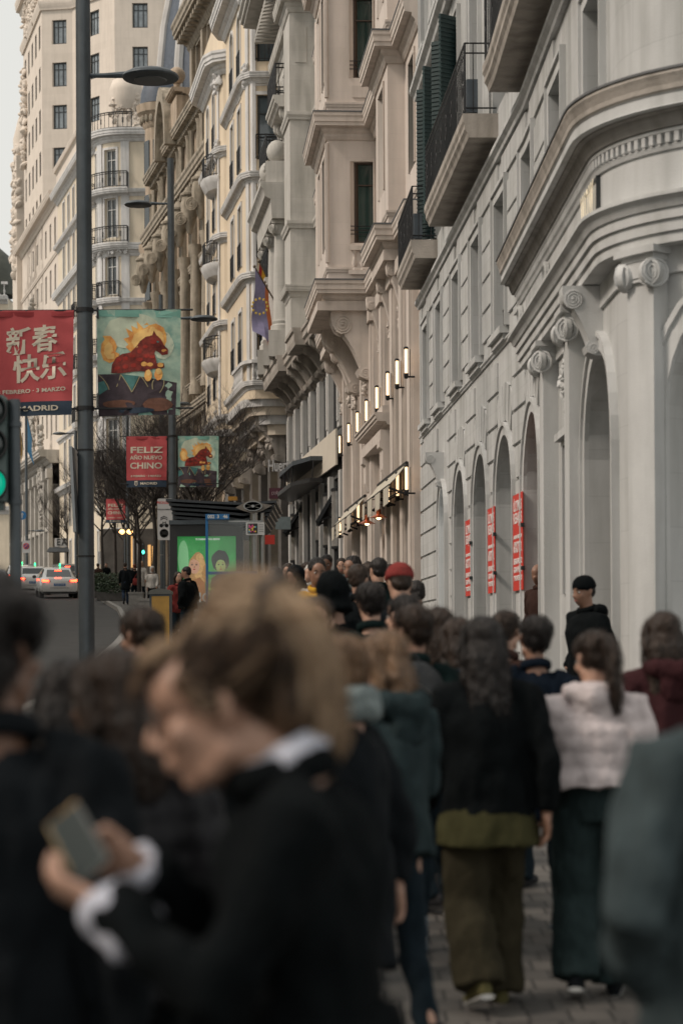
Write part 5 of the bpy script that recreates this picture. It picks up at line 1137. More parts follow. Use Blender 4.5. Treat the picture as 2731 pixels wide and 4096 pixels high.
# poster box
zp = z + .05; pb = empty('poster_case', (X_(830, zp), zp, g), 'backlit green theatre poster in a black case at the end of the bus shelter', 'poster')
mb = MB(); xa, xb = X_(682, zp), X_(975, zp); u, v = g + .15, H_(2095, zp)
for a, b, c, d in ((xa, xa + .15, u, v), (xb - .15, xb, u, v), (xa + .15, xb - .15, u, u + .2), (xa + .15, xb - .15, H_(2141, zp), v)): mb.box(a, b, zp, zp + .22, c, d)
mb.build('case', blk, pb); mb = MB(); mb.box(xa - .01, xb + .1, zp - .06, zp + .24, v + .003, v + .09); mb.build('case_top', post_m, pb)
def gp(px, py, d=0.0): return Vector((X_(px, zp), zp + .10 - d, H_(py, zp)))
def flatp(name, pts, m_, d): mb = MB(); mb.add([gp(a, b, d) for a, b in pts], [tuple(range(len(pts)))]); return mb.build(name, m_, pb, fix=False)
def pm(name, c, e, v=.2, s=3, c2=None): return mat(name, c, .5, v, s, emis=c, estr=e, col2=c2)
flatp('poster_sheet', [(711, 2141), (946, 2141), (946, 2470), (711, 2470)], pm('poster_green', (.03, .34, .07), .34, .45, 3), 0)
def blob(name, cx, cy, a, b, m_, d, seed=0, n=18):
    rd = random.Random(seed); return flatp(name, [(cx + a * math.cos(2 * PI * i / n) * rd.uniform(.93, 1.05), cy + b * math.sin(2 * PI * i / n) * rd.uniform(.94, 1.05)) for i in range(n)], m_, d)
blob('printed_shape', 735, 2230, 22, 75, pm('poster_pale', (.22, .55, .25), .38, .1, 2), .002, 1)
# plain generic figures: a warm golden bust on the left, a dark draped bust on the right
blob('printed_shape', 790, 2290, 38, 85, pm('poster_gold', (.48, .26, .08), .25, .35, 14), .004, 3); blob('printed_shape', 778, 2262, 22, 30, pm('poster_skin', (.62, .34, .22), .30, .1, 5), .006, 4); flatp('printed_shape', [(745, 2400), (765, 2320), (800, 2305), (822, 2330), (824, 2400)], pm('poster_rust', (.42, .18, .06), .22, .2, 6), .007)
blob('printed_shape', 882, 2240, 36, 44, pm('poster_black', (.010, .014, .012), .1, .1), .004, 5); blob('printed_shape', 884, 2262, 20, 28, pm('poster_olive', (.34, .46, .14), .28, .1, 6), .006, 6); flatp('printed_shape', [(838, 2400), (846, 2310), (872, 2292), (898, 2292), (925, 2315), (936, 2400)], pm('poster_black', (.01, .014, .012), .1), .007)
flatp('printed_shape', [(712, 2400), (945, 2400), (945, 2469), (712, 2469)], pm('poster_black', (.01, .014, .012), .1), .009)
def ptext(s_, px, py, sz, w, m_): text(s_, sz, m_, 'poster_lettering', pb, frameM(gp(px, py, .014), (1, 0, 0), (0, 0, 1)), .001, .003, width=w)
for cx_, cy_, s in ((778, 2258, 1.0), (884, 2258, .9)):
    for sx in (-1, 1): blob('printed_shape', cx_ + sx * 9 * s, cy_ - 3, 4.5 * s, 2.2, pm('poster_black', (.01, .014, .012), .1), .0075, 11); blob('printed_shape', cx_ + sx * 9 * s, cy_ - 10, 6 * s, 1.4, pm('poster_rust', (.42, .18, .06), .22), .0075, 12)
    blob('printed_shape', cx_, cy_ + 15, 5 * s, 2.4, pm('poster_lip', (.45, .03, .04), .25), .0075, 13); blob('printed_shape', cx_ + 1, cy_ + 6, 2.2, 4, pm('poster_rust', (.42, .18, .06), .2), .0075, 14)
for k_ in range(7): blob('printed_shape', 800 + 6 * math.sin(k_ * 1.7), 2225 + k_ * 24, 15, 16, pm('poster_gold2', (.62, .38, .14), .3, .3, 20), .0045 + .0001 * k_, 20 + k_)
ptext('TE CAMBIARÁ PARA SIEMPRE', 832, 2153, .05, .50, pm('poster_white', (.6, .68, .6), .4, 0)); ptext('EL MUSICAL', 866, 2352, .06, .32, pm('poster_lime', (.35, .75, .12), .5, 0)); ptext('WICKED', 842, 2388, .28, 1.06, pm('poster_silver', (.42, .47, .47), .3, .2, 8))
mb = MB(); mb.add([gp(x_, y_, .03) for x_, y_ in ((711, 2141), (946, 2141), (946, 2470), (711, 2470))], [(0, 1, 2, 3)]); mb.build('case_glass', mat('shelter_glass', (.7, .8, .8), .03, 0, alpha=.13), pb, fix=False)
# colour-code plate
zc = z - .42; cp_ = empty('stop_plate', (X_(1023, zc), zc, g + 2), 'small white plate with coloured squares on the steel pillar', 'sign')
mb = MB(); mb.box(X_(987, zc), X_(1061, zc), zc - .02, zc, H_(2138, zc), H_(2087, zc)); mb.build('plate', mat('plate_white', (.5, .5, .49), .5, .05), cp_)
mb = MB(); mb.box(X_(993, zc), X_(1033, zc), zc - .026, zc - .021, H_(2132, zc), H_(2092, zc)); mb.build('code_ground', blk, cp_)
rd = random.Random(9); cols = [mat('c_yellow', (.6, .45, .05), .5), mat('c_cyan', (.08, .35, .48), .5), mat('c_magenta', (.5, .05, .18), .5)]; sq = [MB(), MB(), MB()]
for i in range(5):
    for j in range(5):
        if rd.random() < .72: a, b = X_(998 + i * 6, zc), X_(998 + j * 6, zc) - X_(998, zc); sq[rd.randrange(3)].box(a, a + .031, zc - .031, zc - .027, H_(2127, zc) + b, H_(2127, zc) + b + .031)
for s_, m_ in zip(sq, cols):
    if s_.v: s_.build('coloured_squares', m_, cp_)
mb = MB()
for k in range(4): mb.box(X_(1039, zc), X_(1057, zc), zc - .023, zc - .021, H_(2098 + k * 9, zc), H_(2096 + k * 9, zc))
mb.build('small_print', mat('print_grey', (.2, .2, .2), .6), cp_)
# ---- road signs
def sign_post(z, px, top, label, cat='road sign'):
    w = empty('road_sign', (X_(px, z), z, gz(z)), label, cat); mb = MB(); mb.tube([(X_(px, z), z + .04, gz(z)), (X_(px, z), z + .04, top)], .03, 8); mb.build('pole', post_m, w, smooth=40); return w
z = 58; ws = sign_post(z, 660, H_(1992, z), 'tall white cycle lane sign with chevrons, bicycle and circled 30, cut by the shelter roof')
wp = mat('sign_white', (.46, .455, .45), .5, .06); bk = mat('sign_black', (.025, .025, .025), .5, 0)
xa, xb, u, v = X_(634, z), X_(694, z), H_(2156, z), H_(1990, z); mb = MB()
mb.poly([(xa + .03, u), (xb - .03, u), (xb, u + .03), (xb, v - .03), (xb - .03, v), (xa + .03, v), (xa, v - .03), (xa, u + .03)], lambda a, b, d: Vector((a, z - d, b)), 0, .02); mb.build('plate', wp, ws)
cx = (xa + xb) / 2 - .03
def stx(s_, py, sz, w, m_, x=None): text(s_, sz, m_, 'lettering', ws, frameM((cx if x is None else x, z - .022, H_(py, z)), (1, 0, 0), (0, 0, 1)), .001, .002, width=w)
stx('PRECAUCIÓN', 2007, .10, .38, mat('sign_red', (.5, .04, .03), .5)); stx('CICLOCARRIL', 2034, .05, .36, bk); stx('30', 2129, .14, .15, bk)
mb = MB(); mb.lathe([(.125, 0), (.125, .004), (.105, .004), (.105, 0)], (cx, z - .021, H_(2129, z)), 24, axis=(0, -1, 0)); mb.build('ring', bk, ws)
mb = MB()
for py in (2066, 2073): mb.poly([(-.10, -.03), (0, .025), (.10, -.03), (.10, -.005), (0, .05), (-.10, -.005)], lambda a, b, d: Vector((cx + a, z - .021 - d, H_(py, z) + b)), 0, .004)
mb.build('chevron', bk, ws); mb = MB()
for s in (-1, 1): mb.lathe([(.055, 0), (.055, .004), (.042, .004), (.042, 0)], (cx + s * .075, z - .021, H_(2098, z)), 16, axis=(0, -1, 0))
q = H_(2098, z)
for a, b in (((-.075, 0), (-.03, .09)), ((-.03, .09), (.05, .09)), ((.05, .09), (.075, 0)), ((-.03, .09), (0, 0)), ((0, 0), (.05, .09)), ((-.075, 0), (0, 0)), ((.05, .09), (.045, .12)), ((-.03, .09), (-.035, .115))): mb.tube([(cx + a[0], z - .024, q + a[1]), (cx + b[0], z - .024, q + b[1])], .007, 4)
mb.build('bicycle_symbol', bk, ws)
z = 64; w = sign_post(z, 720, H_(2050, z), 'small blue plate with white bicycle showing above the poster case'); xa, xb = X_(692, z), X_(735, z)
mb = MB(); mb.box(xa, xb + .06, z - .02, z, H_(2097, z), H_(2055, z)); mb.build('plate', wp, w); mb = MB(); mb.box(xa + .01, xb - .02, z - .026, z - .021, H_(2094, z), H_(2058, z)); mb.build('blue_face', bl, w)
text('ZONA', .09, wp, 'lettering', w, frameM(((xa + xb) / 2, z - .03, H_(2067, z)), (1, 0, 0), (0, 0, 1)), .001, .002, width=.24); text('TAXI', .07, wp, 'lettering', w, frameM(((xa + xb) / 2, z - .03, H_(2089, z)), (1, 0, 0), (0, 0, 1)), .001, .002, width=.16)
z = 150; w = sign_post(z, 109, H_(2030, z), 'white parking plate with red and blue ring, below a round blue arrow sign')
mb = MB(); mb.box(X_(93, z), X_(125, z), z - .05, z, H_(2204, z), H_(2155, z)); mb.build('plate', wp, w)
for r_, m_, d in ((.23, mat('sign_red', (.5, .04, .03)), 0), (.17, bl, .01)): mb = MB(); mb.lathe([(r_, 0), (r_, .01)], (X_(109, z), z - .051 - d, H_(2177, z)), 20, axis=(0, -1, 0)); mb.build('ring', m_, w)
mb = MB(); mb.tube([(X_(109, z) - .14, z - .08, H_(2177, z) - .14), (X_(109, z) + .14, z - .08, H_(2177, z) + .14)], .03, 4); mb.tube([(X_(109, z) + .14, z - .08, H_(2177, z) - .14), (X_(109, z) - .14, z - .08, H_(2177, z) + .14)], .03, 4); mb.build('cross', mat('sign_red', (.5, .04, .03)), w)
mb = MB(); mb.lathe([(.32, 0), (.32, .03)], (X_(93, z), z - .05, H_(2054, z)), 22, axis=(0, -1, 0)); mb.build('blue_disc', bl, w)
mb = MB(); mb.poly([(-.04, -.2), (.04, -.2), (.04, .05), (.13, .05), (0, .22), (-.13, .05), (-.04, .05)], lambda a, b, d: Vector((X_(93, z) + a, z - .085 - d, H_(2054, z) + b)), 0, .01); mb.build('arrow', wp, w)
# far pedestrian signals, lit shopfronts and fascia
z = 108; w = empty('pedestrian_signal', (X_(577, z), z, gz(z)), 'far pedestrian signal glowing green among the tree trunks', 'traffic light')
mb = MB(); mb.tube([(X_(577, z), z, gz(z)), (X_(577, z), z, H_(2170, z))], .05, 8); mb.build('pole', post_m, w); mb = MB(); mb.box(X_(571, z), X_(583, z), z - .15, z + .05, H_(2215, z), H_(2175, z)); mb.build('housing', blk, w)
mb = MB(); mb.ell((X_(577, z), z - .15, H_(2204, z)), (.07, .03, .11), 10, 8); mb.build('lens', mat('green_signal', (0, .6, .4), .4, 0, emis=(.1, 1, .7), estr=2.5), w)
w = empty('cafe_fascia', PW.map(176, 1.3, 4), 'white fascia with black letters over a black awning on the grey stone base', 'awning'); z = 168
mb = MB(); mb.box(X_(222, z), X_(312, z), z, z + .3, H_(2180, z), H_(2146, z)); mb.build('fascia', wp, w); mb = MB(); mb.box8([(X_(196, z), z - 1.0, H_(2202, z)), (X_(470, z), z - 1.0, H_(2202, z)), (X_(470, z), z + .8, H_(2202, z)), (X_(196, z), z + .8, H_(2202, z)), (X_(200, z), z - .05, H_(2182, z)), (X_(470, z), z - .05, H_(2182, z)), (X_(470, z), z + .8, H_(2182, z)), (X_(200, z), z + .8, H_(2182, z))]); mb.build('canvas', mat('charcoal_canvas', (.035, .04, .045)), w)
text('EAR', .75, bk, 'letter', w, frameM((X_(262, z), z - .03, H_(2163, z)), (1, 0, 0), (0, 0, 1)), .01, .02, width=1.3, space=1.3)
w = empty('street_lantern', P(505, 2125, 118), 'twin amber lanterns lit behind the bare trees', 'street lamp'); z = 118
mb = MB(); mb.tube([(X_(505, z), z, gz(z)), (X_(505, z), z, H_(2105, z))], .08, 8); mb.tube([(X_(492, z), z, H_(2118, z)), (X_(505, z), z, H_(2112, z)), (X_(520, z), z, H_(2118, z))], .03, 6); mb.build('pole', post_m, w, smooth=40)
for px in (492, 522): mb = MB(); mb.lathe([(.05, -.12), (.19, 0), (.14, .1), (.04, .16)], (X_(px, z), z, H_(2123, z)), 12); mb.build('lantern', mat('amber_lamp', (1, .6, .25), .4, 0, emis=(1, .5, .16), estr=4), w, smooth=True)
# lit doorways behind the trees, part of the far side street
w = empty('lit_kiosk', P(560, 2200, 140), 'lit shop entrance glowing amber behind the tree trunks', 'kiosk'); z = 140
mb = MB(); mb.box(X_(410, z), X_(690, z), z, z + 3, gz(z), H_(2110, z)); mb.build('wall', mat('dark_shop_stone', (.1, .09, .08)), w)
for a, b, c, d, m_ in ((528, 534, 2265, 2140, 'amber_lamp'), (534, 565, 2265, 2150, 'sign_white'), (595, 606, 2260, 2175, 'amber_lamp'), (396, 408, 2252, 2200, 'sign_white'), (612, 622, 2250, 2180, 'amber_lamp')): mb = MB(); mb.box(X_(a, z), X_(b, z), z - .1, z, H_(c, z), H_(d, z)); mb.build('doorway', mat('amber_door', (.7, .4, .15), .5, .2, 1, emis=(1, .55, .2), estr=.6) if m_[0] == 'a' else mat(m_, (.46, .455, .45)), w)
# ---- bin, planters, stone blocks
z = 37.5; g = gz(z); w = empty('litter_bin', (X_(641, z), z, g), 'grey recycling bin with domed lid and yellow front beside the shelter', 'bin')
xa, xb = X_(600, z), X_(683, z); mb = MB(); mb.box(xa, xb, z, z + .4, g, H_(2372, z)); mb.build('body', post_m, w)
mb = MB(); mb.poly([(xa - .02, H_(2372, z))] + [(xa - .02 + (xb - xa + .04) * (1 - math.cos(PI * k / 12)) / 2, H_(2372, z) + .10 * math.sin(PI * k / 12) ** .6) for k in range(1, 12)] + [(xb + .02, H_(2372, z))], lambda a, b, d: Vector((a, z + d, b)), -.03, .43); mb.build('lid', mat('bin_lid', (.12, .12, .11), .35, .1, metal=.5), w, smooth=35)
mb = MB(); mb.box(xa + .04, xb - .02, z - .012, z - .001, g + .25, H_(2380, z)); mb.build('front_panel', mat('bin_yellow', (.42, .24, .05), .5, .15, 4), w)
leaf_m = mat('hedge_leaf', (.035, .06, .03), .6, .4, 6)
def hedge(px, z, wd, hh, label):
    x = X_(px, z); g = gz(z); w = empty('planter', (x, z, g), label, 'planter', 'planters with clipped shrubs by the road'); rd = random.Random(int(px))
    mb = MB(); mb.box(x - wd / 2, x + wd / 2, z - .35, z + .35, g, g + .35); mb.build('box', mat('planter_grey', (.09, .085, .08), .8, .2), w)
    mb = MB()
    for k in range(1500):
        a, b = rd.uniform(0, 2 * PI), rd.uniform(-.2, 1) ; r_ = rd.uniform(.55, 1.0); cc = math.sqrt(max(0, 1 - b * b))
        c = Vector((x + wd * .55 * r_ * cc * math.cos(a), z + .5 * r_ * cc * math.sin(a), g + .35 + hh * .1 + hh * .9 * r_ * b)); u = Vector((rd.uniform(-1, 1), rd.uniform(-1, 1), rd.uniform(-1, 1))).normalized() * .045; v = u.orthogonal().normalized() * .03
        mb.add([c - u, c + v, c + u, c - v], [(0, 1, 2, 3)])
    mb.build('shrub', leaf_m, w, fix=False)
hedge(404, 92, 1.2, .8, 'clipped green shrub planter at the kerb, left one of two'); hedge(457, 86, 1.3, .85, 'clipped green shrub planter, right one of two next to the dark coat')
for k, (px, z, wd, hh) in enumerate(((545, 78, .55, .5), (588, 62, .5, .6))):
    w = empty('stone_block', (X_(px, z), z, gz(z)), ['low grey stone seat block behind the man in the dark coat', 'squat stone bollard block left of the bin'][k], 'stone block'); mb = MB(); x = X_(px, z); g = gz(z)
    mb.box(x - wd / 2, x + wd / 2, z, z + wd, g, g + hh * .86); mb.box(x - wd / 2 - .02, x + wd / 2 + .02, z - .02, z + wd + .02, g + hh * .863, g + hh); mb.build('block', kerbm, w)
# ---- bare trees
bark = mat('bark', (.04, .033, .028), .9, .35, 8, .5, 30); twig_m = mat('twig', (.032, .026, .023), .9, .25, 5)
def make_tree(seed, hgt):
    rd = random.Random(seed); tr, br, tw = MB(), MB(), MB()
    top = 2.3; pts = [Vector((0, 0, 0)), Vector((.03, .02, 1.1)), Vector((rd.uniform(-.08, .08), rd.uniform(-.08, .08), top)), Vector((rd.uniform(-.15, .15), rd.uniform(-.15, .15), hgt * .6))]
    tr.tube(pts, [.10, .085, .075, .035], 9)
    def grow(p, d, L, r, lev):
        n = 4; q = [p]; dd = d.copy()
        for i in range(n):
            dd = (dd + Vector((rd.uniform(-.18, .18), rd.uniform(-.18, .18), rd.uniform(-.02, .16)))).normalized(); q.append(q[-1] + dd * (L / n))
        (br if lev < 2 else tw).tube(q, [r * (1 - .6 * i / n) for i in range(n + 1)], 5 if lev < 2 else 3, caps=False)
        if lev < 4:
            kids = (5, 5, 5, 4)[lev]
            for k in range(kids):
                i = rd.randint(1, n); a = q[i]; u = Vector((rd.uniform(-1, 1), rd.uniform(-1, 1), rd.uniform(-.25, .7))).normalized()
                grow(a, (dd * .75 + u * .75).normalized(), L * rd.uniform(.42, .66), r * .5, lev + 1)
    for k in range(11):
        t = rd.uniform(.0, 1); p = pts[2].lerp(pts[3], t); a = k * 2.4 + rd.uniform(-.3, .3)
        grow(p, Vector((math.cos(a) * .8, math.sin(a) * .8, .75)).normalized(), hgt * (.42 - .16 * t), .036, 0)
    return tr, br, tw
protos = []
for i, sd_ in enumerate((11, 12)):
    tr, br, tw = make_tree(sd_, 6.6); w = empty('bare_tree', (0, 0, 0), 'x', 'tree'); tr.build('trunk', bark, w, smooth=60, fix=False); br.build('branches', bark, w, fix=False); tw.build('twigs', twig_m, w, fix=False); protos.append(w)
tl_ = [(775, 66, 'bare tree behind the bus shelter, its twigs reaching the yellow building'), (728, 70, 'bare tree just right of the second lamp post'), (625, 74, 'thick dark bare trunk left of the white cycle sign'), (560, 80, 'bare tree with crown behind the FELIZ banner'), (462, 130, 'slim bare tree rising behind the right shrub planter'), (410, 134, 'slim bare tree rising behind the left shrub planter'), (545, 133, 'bare tree near the far green pedestrian signal'), (500, 136, 'far bare tree around the small red banner'), (275, 168, 'small far bare tree in front of the grey stone base'), (790, 84, 'bare tree deeper in the row, behind the horse banner'), (680, 96, 'bare tree deeper in the row, left of the teal banner')]
for i, (px, z, lab) in enumerate(tl_):
    t = protos[i] if i < 2 else ctree(protos[i % 2]); s = (1.05, 1.0, 1.1, .98, 1.35, 1.3, 1.3, 1.2, 1.15, 1.15, 1.2)[i]
    t.location = (X_(px, z), z, gz(z)); t.rotation_euler[2] = i * 1.3; t.scale = (s, s, s); t['label'] = lab; t['group'] = 'bare trees along the kerb'
# ---- cars
white_p = mat('white_car_paint', (.74, .74, .73), .25, .03, 2, coat=.6); dark_p = mat('dark_car_paint', (.02, .022, .026), .25, .05, 2, coat=.6)
tyre = mat('tyre', (.015, .015, .015), .85, .1); tail = mat('tail_lamp', (.5, .02, .01), .3, 0, emis=(1, .06, .02), estr=10); tail_off = mat('tail_rim', (.35, .02, .015), .3, 0)
def make_car(paint, taxi, label, estate=False):
    w = empty('car', (0, 0, 0), label, 'car')
    # lofted shell: (y, half width, floor, shoulder, roof, roof half width); rear at y=0
    S = [(0.0, .70, .42, .78, .80, .66), (.06, .84, .30, .90, .93, .70), (.35, .90, .22, .96, .99, .72), (.75, .905, .22, .98, 1.10 if not estate else 1.40, .66), (1.15, .905, .22, .98, 1.36 if not estate else 1.46, .60), (1.7, .905, .22, .97, 1.47, .60), (2.4, .905, .22, .96, 1.48, .60), (2.9, .905, .22, .95, 1.36, .60), (3.4, .90, .22, .93, .99, .68), (4.0, .88, .22, .86, .88, .66), (4.4, .78, .30, .70, .72, .6), (4.5, .60, .40, .60, .61, .5)]
    mb = MB(); vs = []
    for y, hw, f, s, r_, rw in S:
        half = [(hw * .86, f), (hw * .98, f + .10), (hw, (f + s) / 2), (hw * .97, s - .02), (hw * .90, s), (rw + (hw * .9 - rw) * .35, s + (r_ - s) * .65), (rw, r_ - .03 * (r_ - s)), (rw * .7, r_)]
        vs += [(x, y, h) for x, h in half] + [(-x, y, h) for x, h in reversed(half)]
    n = 16; mb.add(vs, [(i * n + k, i * n + (k + 1) % n, (i + 1) * n + (k + 1) % n, (i + 1) * n + k) for i in range(len(S) - 1) for k in range(n)] + [tuple(range(n)), tuple(reversed(range((len(S) - 1) * n, len(S) * n)))])
    mb.build('body', paint, w, smooth=38)
    if not estate: rg = [(-.60, .47, 1.005), (.60, .47, 1.005), (.52, 1.10, 1.345), (-.52, 1.10, 1.345)]
    else: rg = [(-.60, .44, 1.03), (.60, .44, 1.03), (.55, .71, 1.37), (-.55, .71, 1.37)]
    mb = MB(); mb.add([(x, y - .03, h + .012) for x, y, h in rg], [(0, 1, 2, 3)])
    mb.build('rear_window', gl, w, fix=False)
    for sx in (-1, 1):
        mb = MB(); mb.add([(sx * (.90 if h < 1.1 else .645), y, h) for y, h in ((1.2, 1.02), (2.9, 1.0), (2.55, 1.38), (1.5, 1.38))], [(0, 1, 2, 3)]); mb.build('side_window', gl, w, fix=False)
        mb = MB(); mb.box8([(sx * .42, -.035, .80), (sx * .84, .05, .80), (sx * .84, .3, .80), (sx * .42, .1, .80), (sx * .44, -.02, .86), (sx * .83, .05, .92), (sx * .83, .3, .92), (sx * .44, .1, .86)]); tlp = mb.build('tail_light', tail_off, w)
        mb = MB(); mb.box8([(sx * .50, -.045, .805), (sx * .82, .035, .80), (sx * .82, .06, .80), (sx * .50, .0, .805), (sx * .50, -.045, .865), (sx * .82, .035, .91), (sx * .82, .06, .91), (sx * .50, .0, .865)]); mb.build('lamp_glow', tail, tlp)
        mb = MB(); mb.ell((sx * 1.0, 3.0, 1.0), (.10, .07, .08), 10, 7); mb.build('mirror', blk, w, smooth=True)
    for sx in (-1, 1):
        for y in (.85, 3.65):
            mb = MB(); mb.lathe([(.24, -.1), (.32, -.09), (.33, 0), (.32, .1), (.24, .11)], (sx * .80, y, .33), 20, axis=(1, 0, 0)); wh = mb.build('wheel', tyre, w, smooth=40)
            mb = MB(); mb.lathe([(.22, 0), (.21, .02), (.05, .03)], (sx * .905, y, .33), 16, axis=(sx, 0, 0)); mb.build('rim', steel, wh)
    mb = MB(); mb.box(-.27, .27, -.025, -.003, .60, .71); mb.build('number_plate', mat('plate_blue' if taxi else 'plate_white2', (.05, .17, .42) if taxi else (.5, .5, .48), .5), w)
    text('4127 LKB', .10, wp if taxi else bk, 'lettering', w, frameM((0, -.028, .655), (1, 0, 0), (0, 0, 1)), .001, .002, width=.44)
    mb = MB(); mb.box(-.78, .78, .0, .2, .24, .33); mb.build('bumper_insert', blk, w); mb = MB(); mb.box(-.16, .16, .95, 1.0, 1.30, 1.33); mb.build('brake_light', tail, w)
    mb = MB(); mb.box(-.45, .45, -.012, .0, .50, .515); mb.build('boot_seam', blk, w)
    if taxi:
        mb = MB(); mb.box(-.2, .2, 1.9, 2.1, 1.50, 1.60); b = mb.build('roof_sign', wp, w); mb = MB(); mb.box(.12, .19, 1.88, 1.895, 1.51, 1.66); mb.build('green_light', mat('taxi_green', (0, .6, .2), .4, 0, emis=(.05, 1, .3), estr=3), b)
    return w
cars = [(241, 97, white_p, 1, 'white taxi saloon with red tail lights and blue plate, nearest the lamp post', 0), (140, 106, white_p, 1, 'white taxi estate left of the nearest taxi, brake lights on', 1), (88, 122, white_p, 1, 'far white taxi in the queue behind the traffic light pole', 0), (-28, 86, dark_p, 0, 'dark car cut by the left edge with bright red tail light', 0), (278, 132, dark_p, 0, 'dark car almost hidden behind the nearest lamp post, far up the road', 0)]
for px, z, m_, tx, lab, es in cars:
    c = make_car(m_, tx, lab, es); c.location = (X_(px, z), z, gz(z) - .135); c.rotation_euler[2] = R(12); c['group'] = 'cars queuing in the road'; 
    sl_ = math.atan(.041); c.rotation_euler[0] = sl_
# ================================================================== PEOPLE
from mathutils.bvhtree import BVHTree
def remesh(mb, vox, smooth=4, amp=0.0, sc_=8.0, fold=None, M=None):
    o = mb.build('tmp', None); md = o.modifiers.new('r', 'REMESH'); md.mode = 'VOXEL'; md.voxel_size = vox; md.use_smooth_shade = True
    if smooth: m2 = o.modifiers.new('s', 'SMOOTH'); m2.iterations = smooth; m2.factor = .5
    dg = bpy.context.evaluated_depsgraph_get(); me = bpy.data.meshes.new_from_object(o.evaluated_get(dg)); od = o.data
    bpy.data.objects.remove(o); bpy.data.meshes.remove(od)
    if amp or fold:
        nn = [v.normal.copy() for v in me.vertices]
        for v, n in zip(me.vertices, nn):
            c = v.co; d = 0
            if amp: d += amp * noise.noise(Vector((c.x * sc_, c.y * sc_, c.z * sc_ * .55))) + amp * .5 * noise.noise(Vector((c.x * sc_ * 2.3 + 7, c.y * sc_ * 2.3, c.z * sc_ * 1.3)))
            if fold: d += fold(c, n)
            v.co = c + n * d
    for p in me.polygons: p.use_smooth = True
    if M: me.transform(M)
    return me
def obj_of(me, name, m, parent):
    me.name = name; me.materials.clear(); me.materials.append(m); o = bpy.data.objects.new(name, me); COL.objects.link(o)
    o.parent = parent; o.matrix_parent_inverse = Matrix.Identity(4); return o
def lp(mb, name, m, parent, smooth=True):
    o = mb.build(name, m, None, smooth=smooth); o.parent = parent; return o
def join_me(me, mb):
    bm = bmesh.new(); bm.from_mesh(me); t = bpy.data.meshes.new('t'); t.from_pydata(mb.v, [], mb.f); t.update()
    for p in t.polygons: p.use_smooth = True
    bm.from_mesh(t); bm.to_mesh(me); bm.free(); bpy.data.meshes.remove(t)
def hand(mb, w, d, up, s=1.0, curl=.6, side=1, n=7, spread=1.0):
    "w wrist, d direction to the knuckles, up back-of-hand normal"
    w, d = Vector(w), Vector(d).normalized(); up = Vector(up); up = (up - d * up.dot(d)).normalized(); r = d.cross(up) * side
    kn = w + d * .088 * s
    mb.tube([w - d * .02 * s, w + d * .02 * s, w + d * .055 * s, kn, kn + d * .008], [(.022 * s, .030 * s), (.019 * s, .036 * s), (.016 * s, .042 * s), (.013 * s, .042 * s), (.006 * s, .036 * s)], 12, up=up)
    for i, L in enumerate((.068, .078, .073, .058)):
        off = (-.030 + .020 * i) * spread; p = kn + r * off * s * -1 - d * .012 * s - d * (.006 if i in (0, 3) else 0); dd = (d + r * off * -3 * s).normalized(); pts = [p]; c = curl * (.9 + .12 * i)
        for k, f in enumerate((.46, .30, .24)):
            a = c * (.45, .9, .7)[k]; dd = (dd * math.cos(a) - up * math.sin(a)).normalized() if k or True else dd
            pts.append(pts[-1] + dd * L * f * s)
        mb.tube(pts, [.0095 * s, .0090 * s, .0082 * s, .0062 * s], n, up=up)
    p = w + d * .025 * s + r * .026 * s; dd = (d * .55 + r * .75 - up * .35).normalized(); pts = [p - dd * .012, p, p + dd * .034 * s]; dd = (d * .85 + r * .35 - up * .4).normalized(); pts += [pts[-1] + dd * .03 * s, pts[-1] + dd * .052 * s]
    mb.tube(pts, [.012 * s, .0125 * s, .0105 * s, .0095 * s, .0065 * s], n, up=up)
def head_mb(female=False):
    mb = MB(); k = .94 if female else 1
    mb.ell((0, -.012, .035), (.076, .096, .092), 20, 14); mb.ell((0, .022, -.03), (.060, .068, .080), 18, 12); mb.ell((0, .040, .045), (.062, .058, .055), 16, 10)
    mb.ell((0, .062, -.092), (.024 * k, .022, .020), 12, 8); mb.tube([(-.052, -.01, -.055), (-.035, .035, -.085), (0, .058, -.095), (.035, .035, -.085), (.052, -.01, -.055)], .020, 8)
    mb.tube([(0, .088, .022), (0, .100, .0), (0, .113, -.022), (0, .112, -.034)], [.008, .010, .0125, .010], 8); mb.ell((-.012, .100, -.034), (.010, .011, .008), 8, 6); mb.ell((.012, .100, -.034), (.010, .011, .008), 8, 6)
    mb.tube([(-.044, .068, .030), (-.022, .086, .033), (0, .088, .028), (.022, .086, .033), (.044, .068, .030)], .010, 8)
    for s in (-1, 1):
        mb.ell((s * .043, .062, -.020), (.022, .022, .020), 10, 8)
        mb.tube([(s * .074, -.008, .018), (s * .084, -.018, .022), (s * .088, -.022, .005), (s * .084, -.014, -.018), (s * .074, -.004, -.030)], .0085, 7); mb.ell((s * .076, -.010, -.005), (.008, .014, .024), 8, 6)
    mb.tube([(-.022, .086, -.058), (-.008, .096, -.055), (0, .095, -.057), (.008, .096, -.055), (.022, .086, -.058)], .0072, 7); mb.tube([(-.018, .086, -.067), (0, .095, -.069), (.018, .086, -.067)], .0078, 7)
    return mb
SK = {'light': mat('skin_light', (.42, .25, .18), .5, .08, 9, .05, 120), 'tan': mat('skin_tan', (.25, .135, .09), .5, .08, 9), 'brown': mat('skin_brown', (.15, .075, .045), .5, .1, 9)}
HR = {}
def hairm(name, c, c2):
    if name not in HR: HR[name] = mat('hair_' + name, c, .5, .35, 26, .9, 60, spec=.3, stretch=(1.0, .35, .35), col2=c2)
    return HR[name]
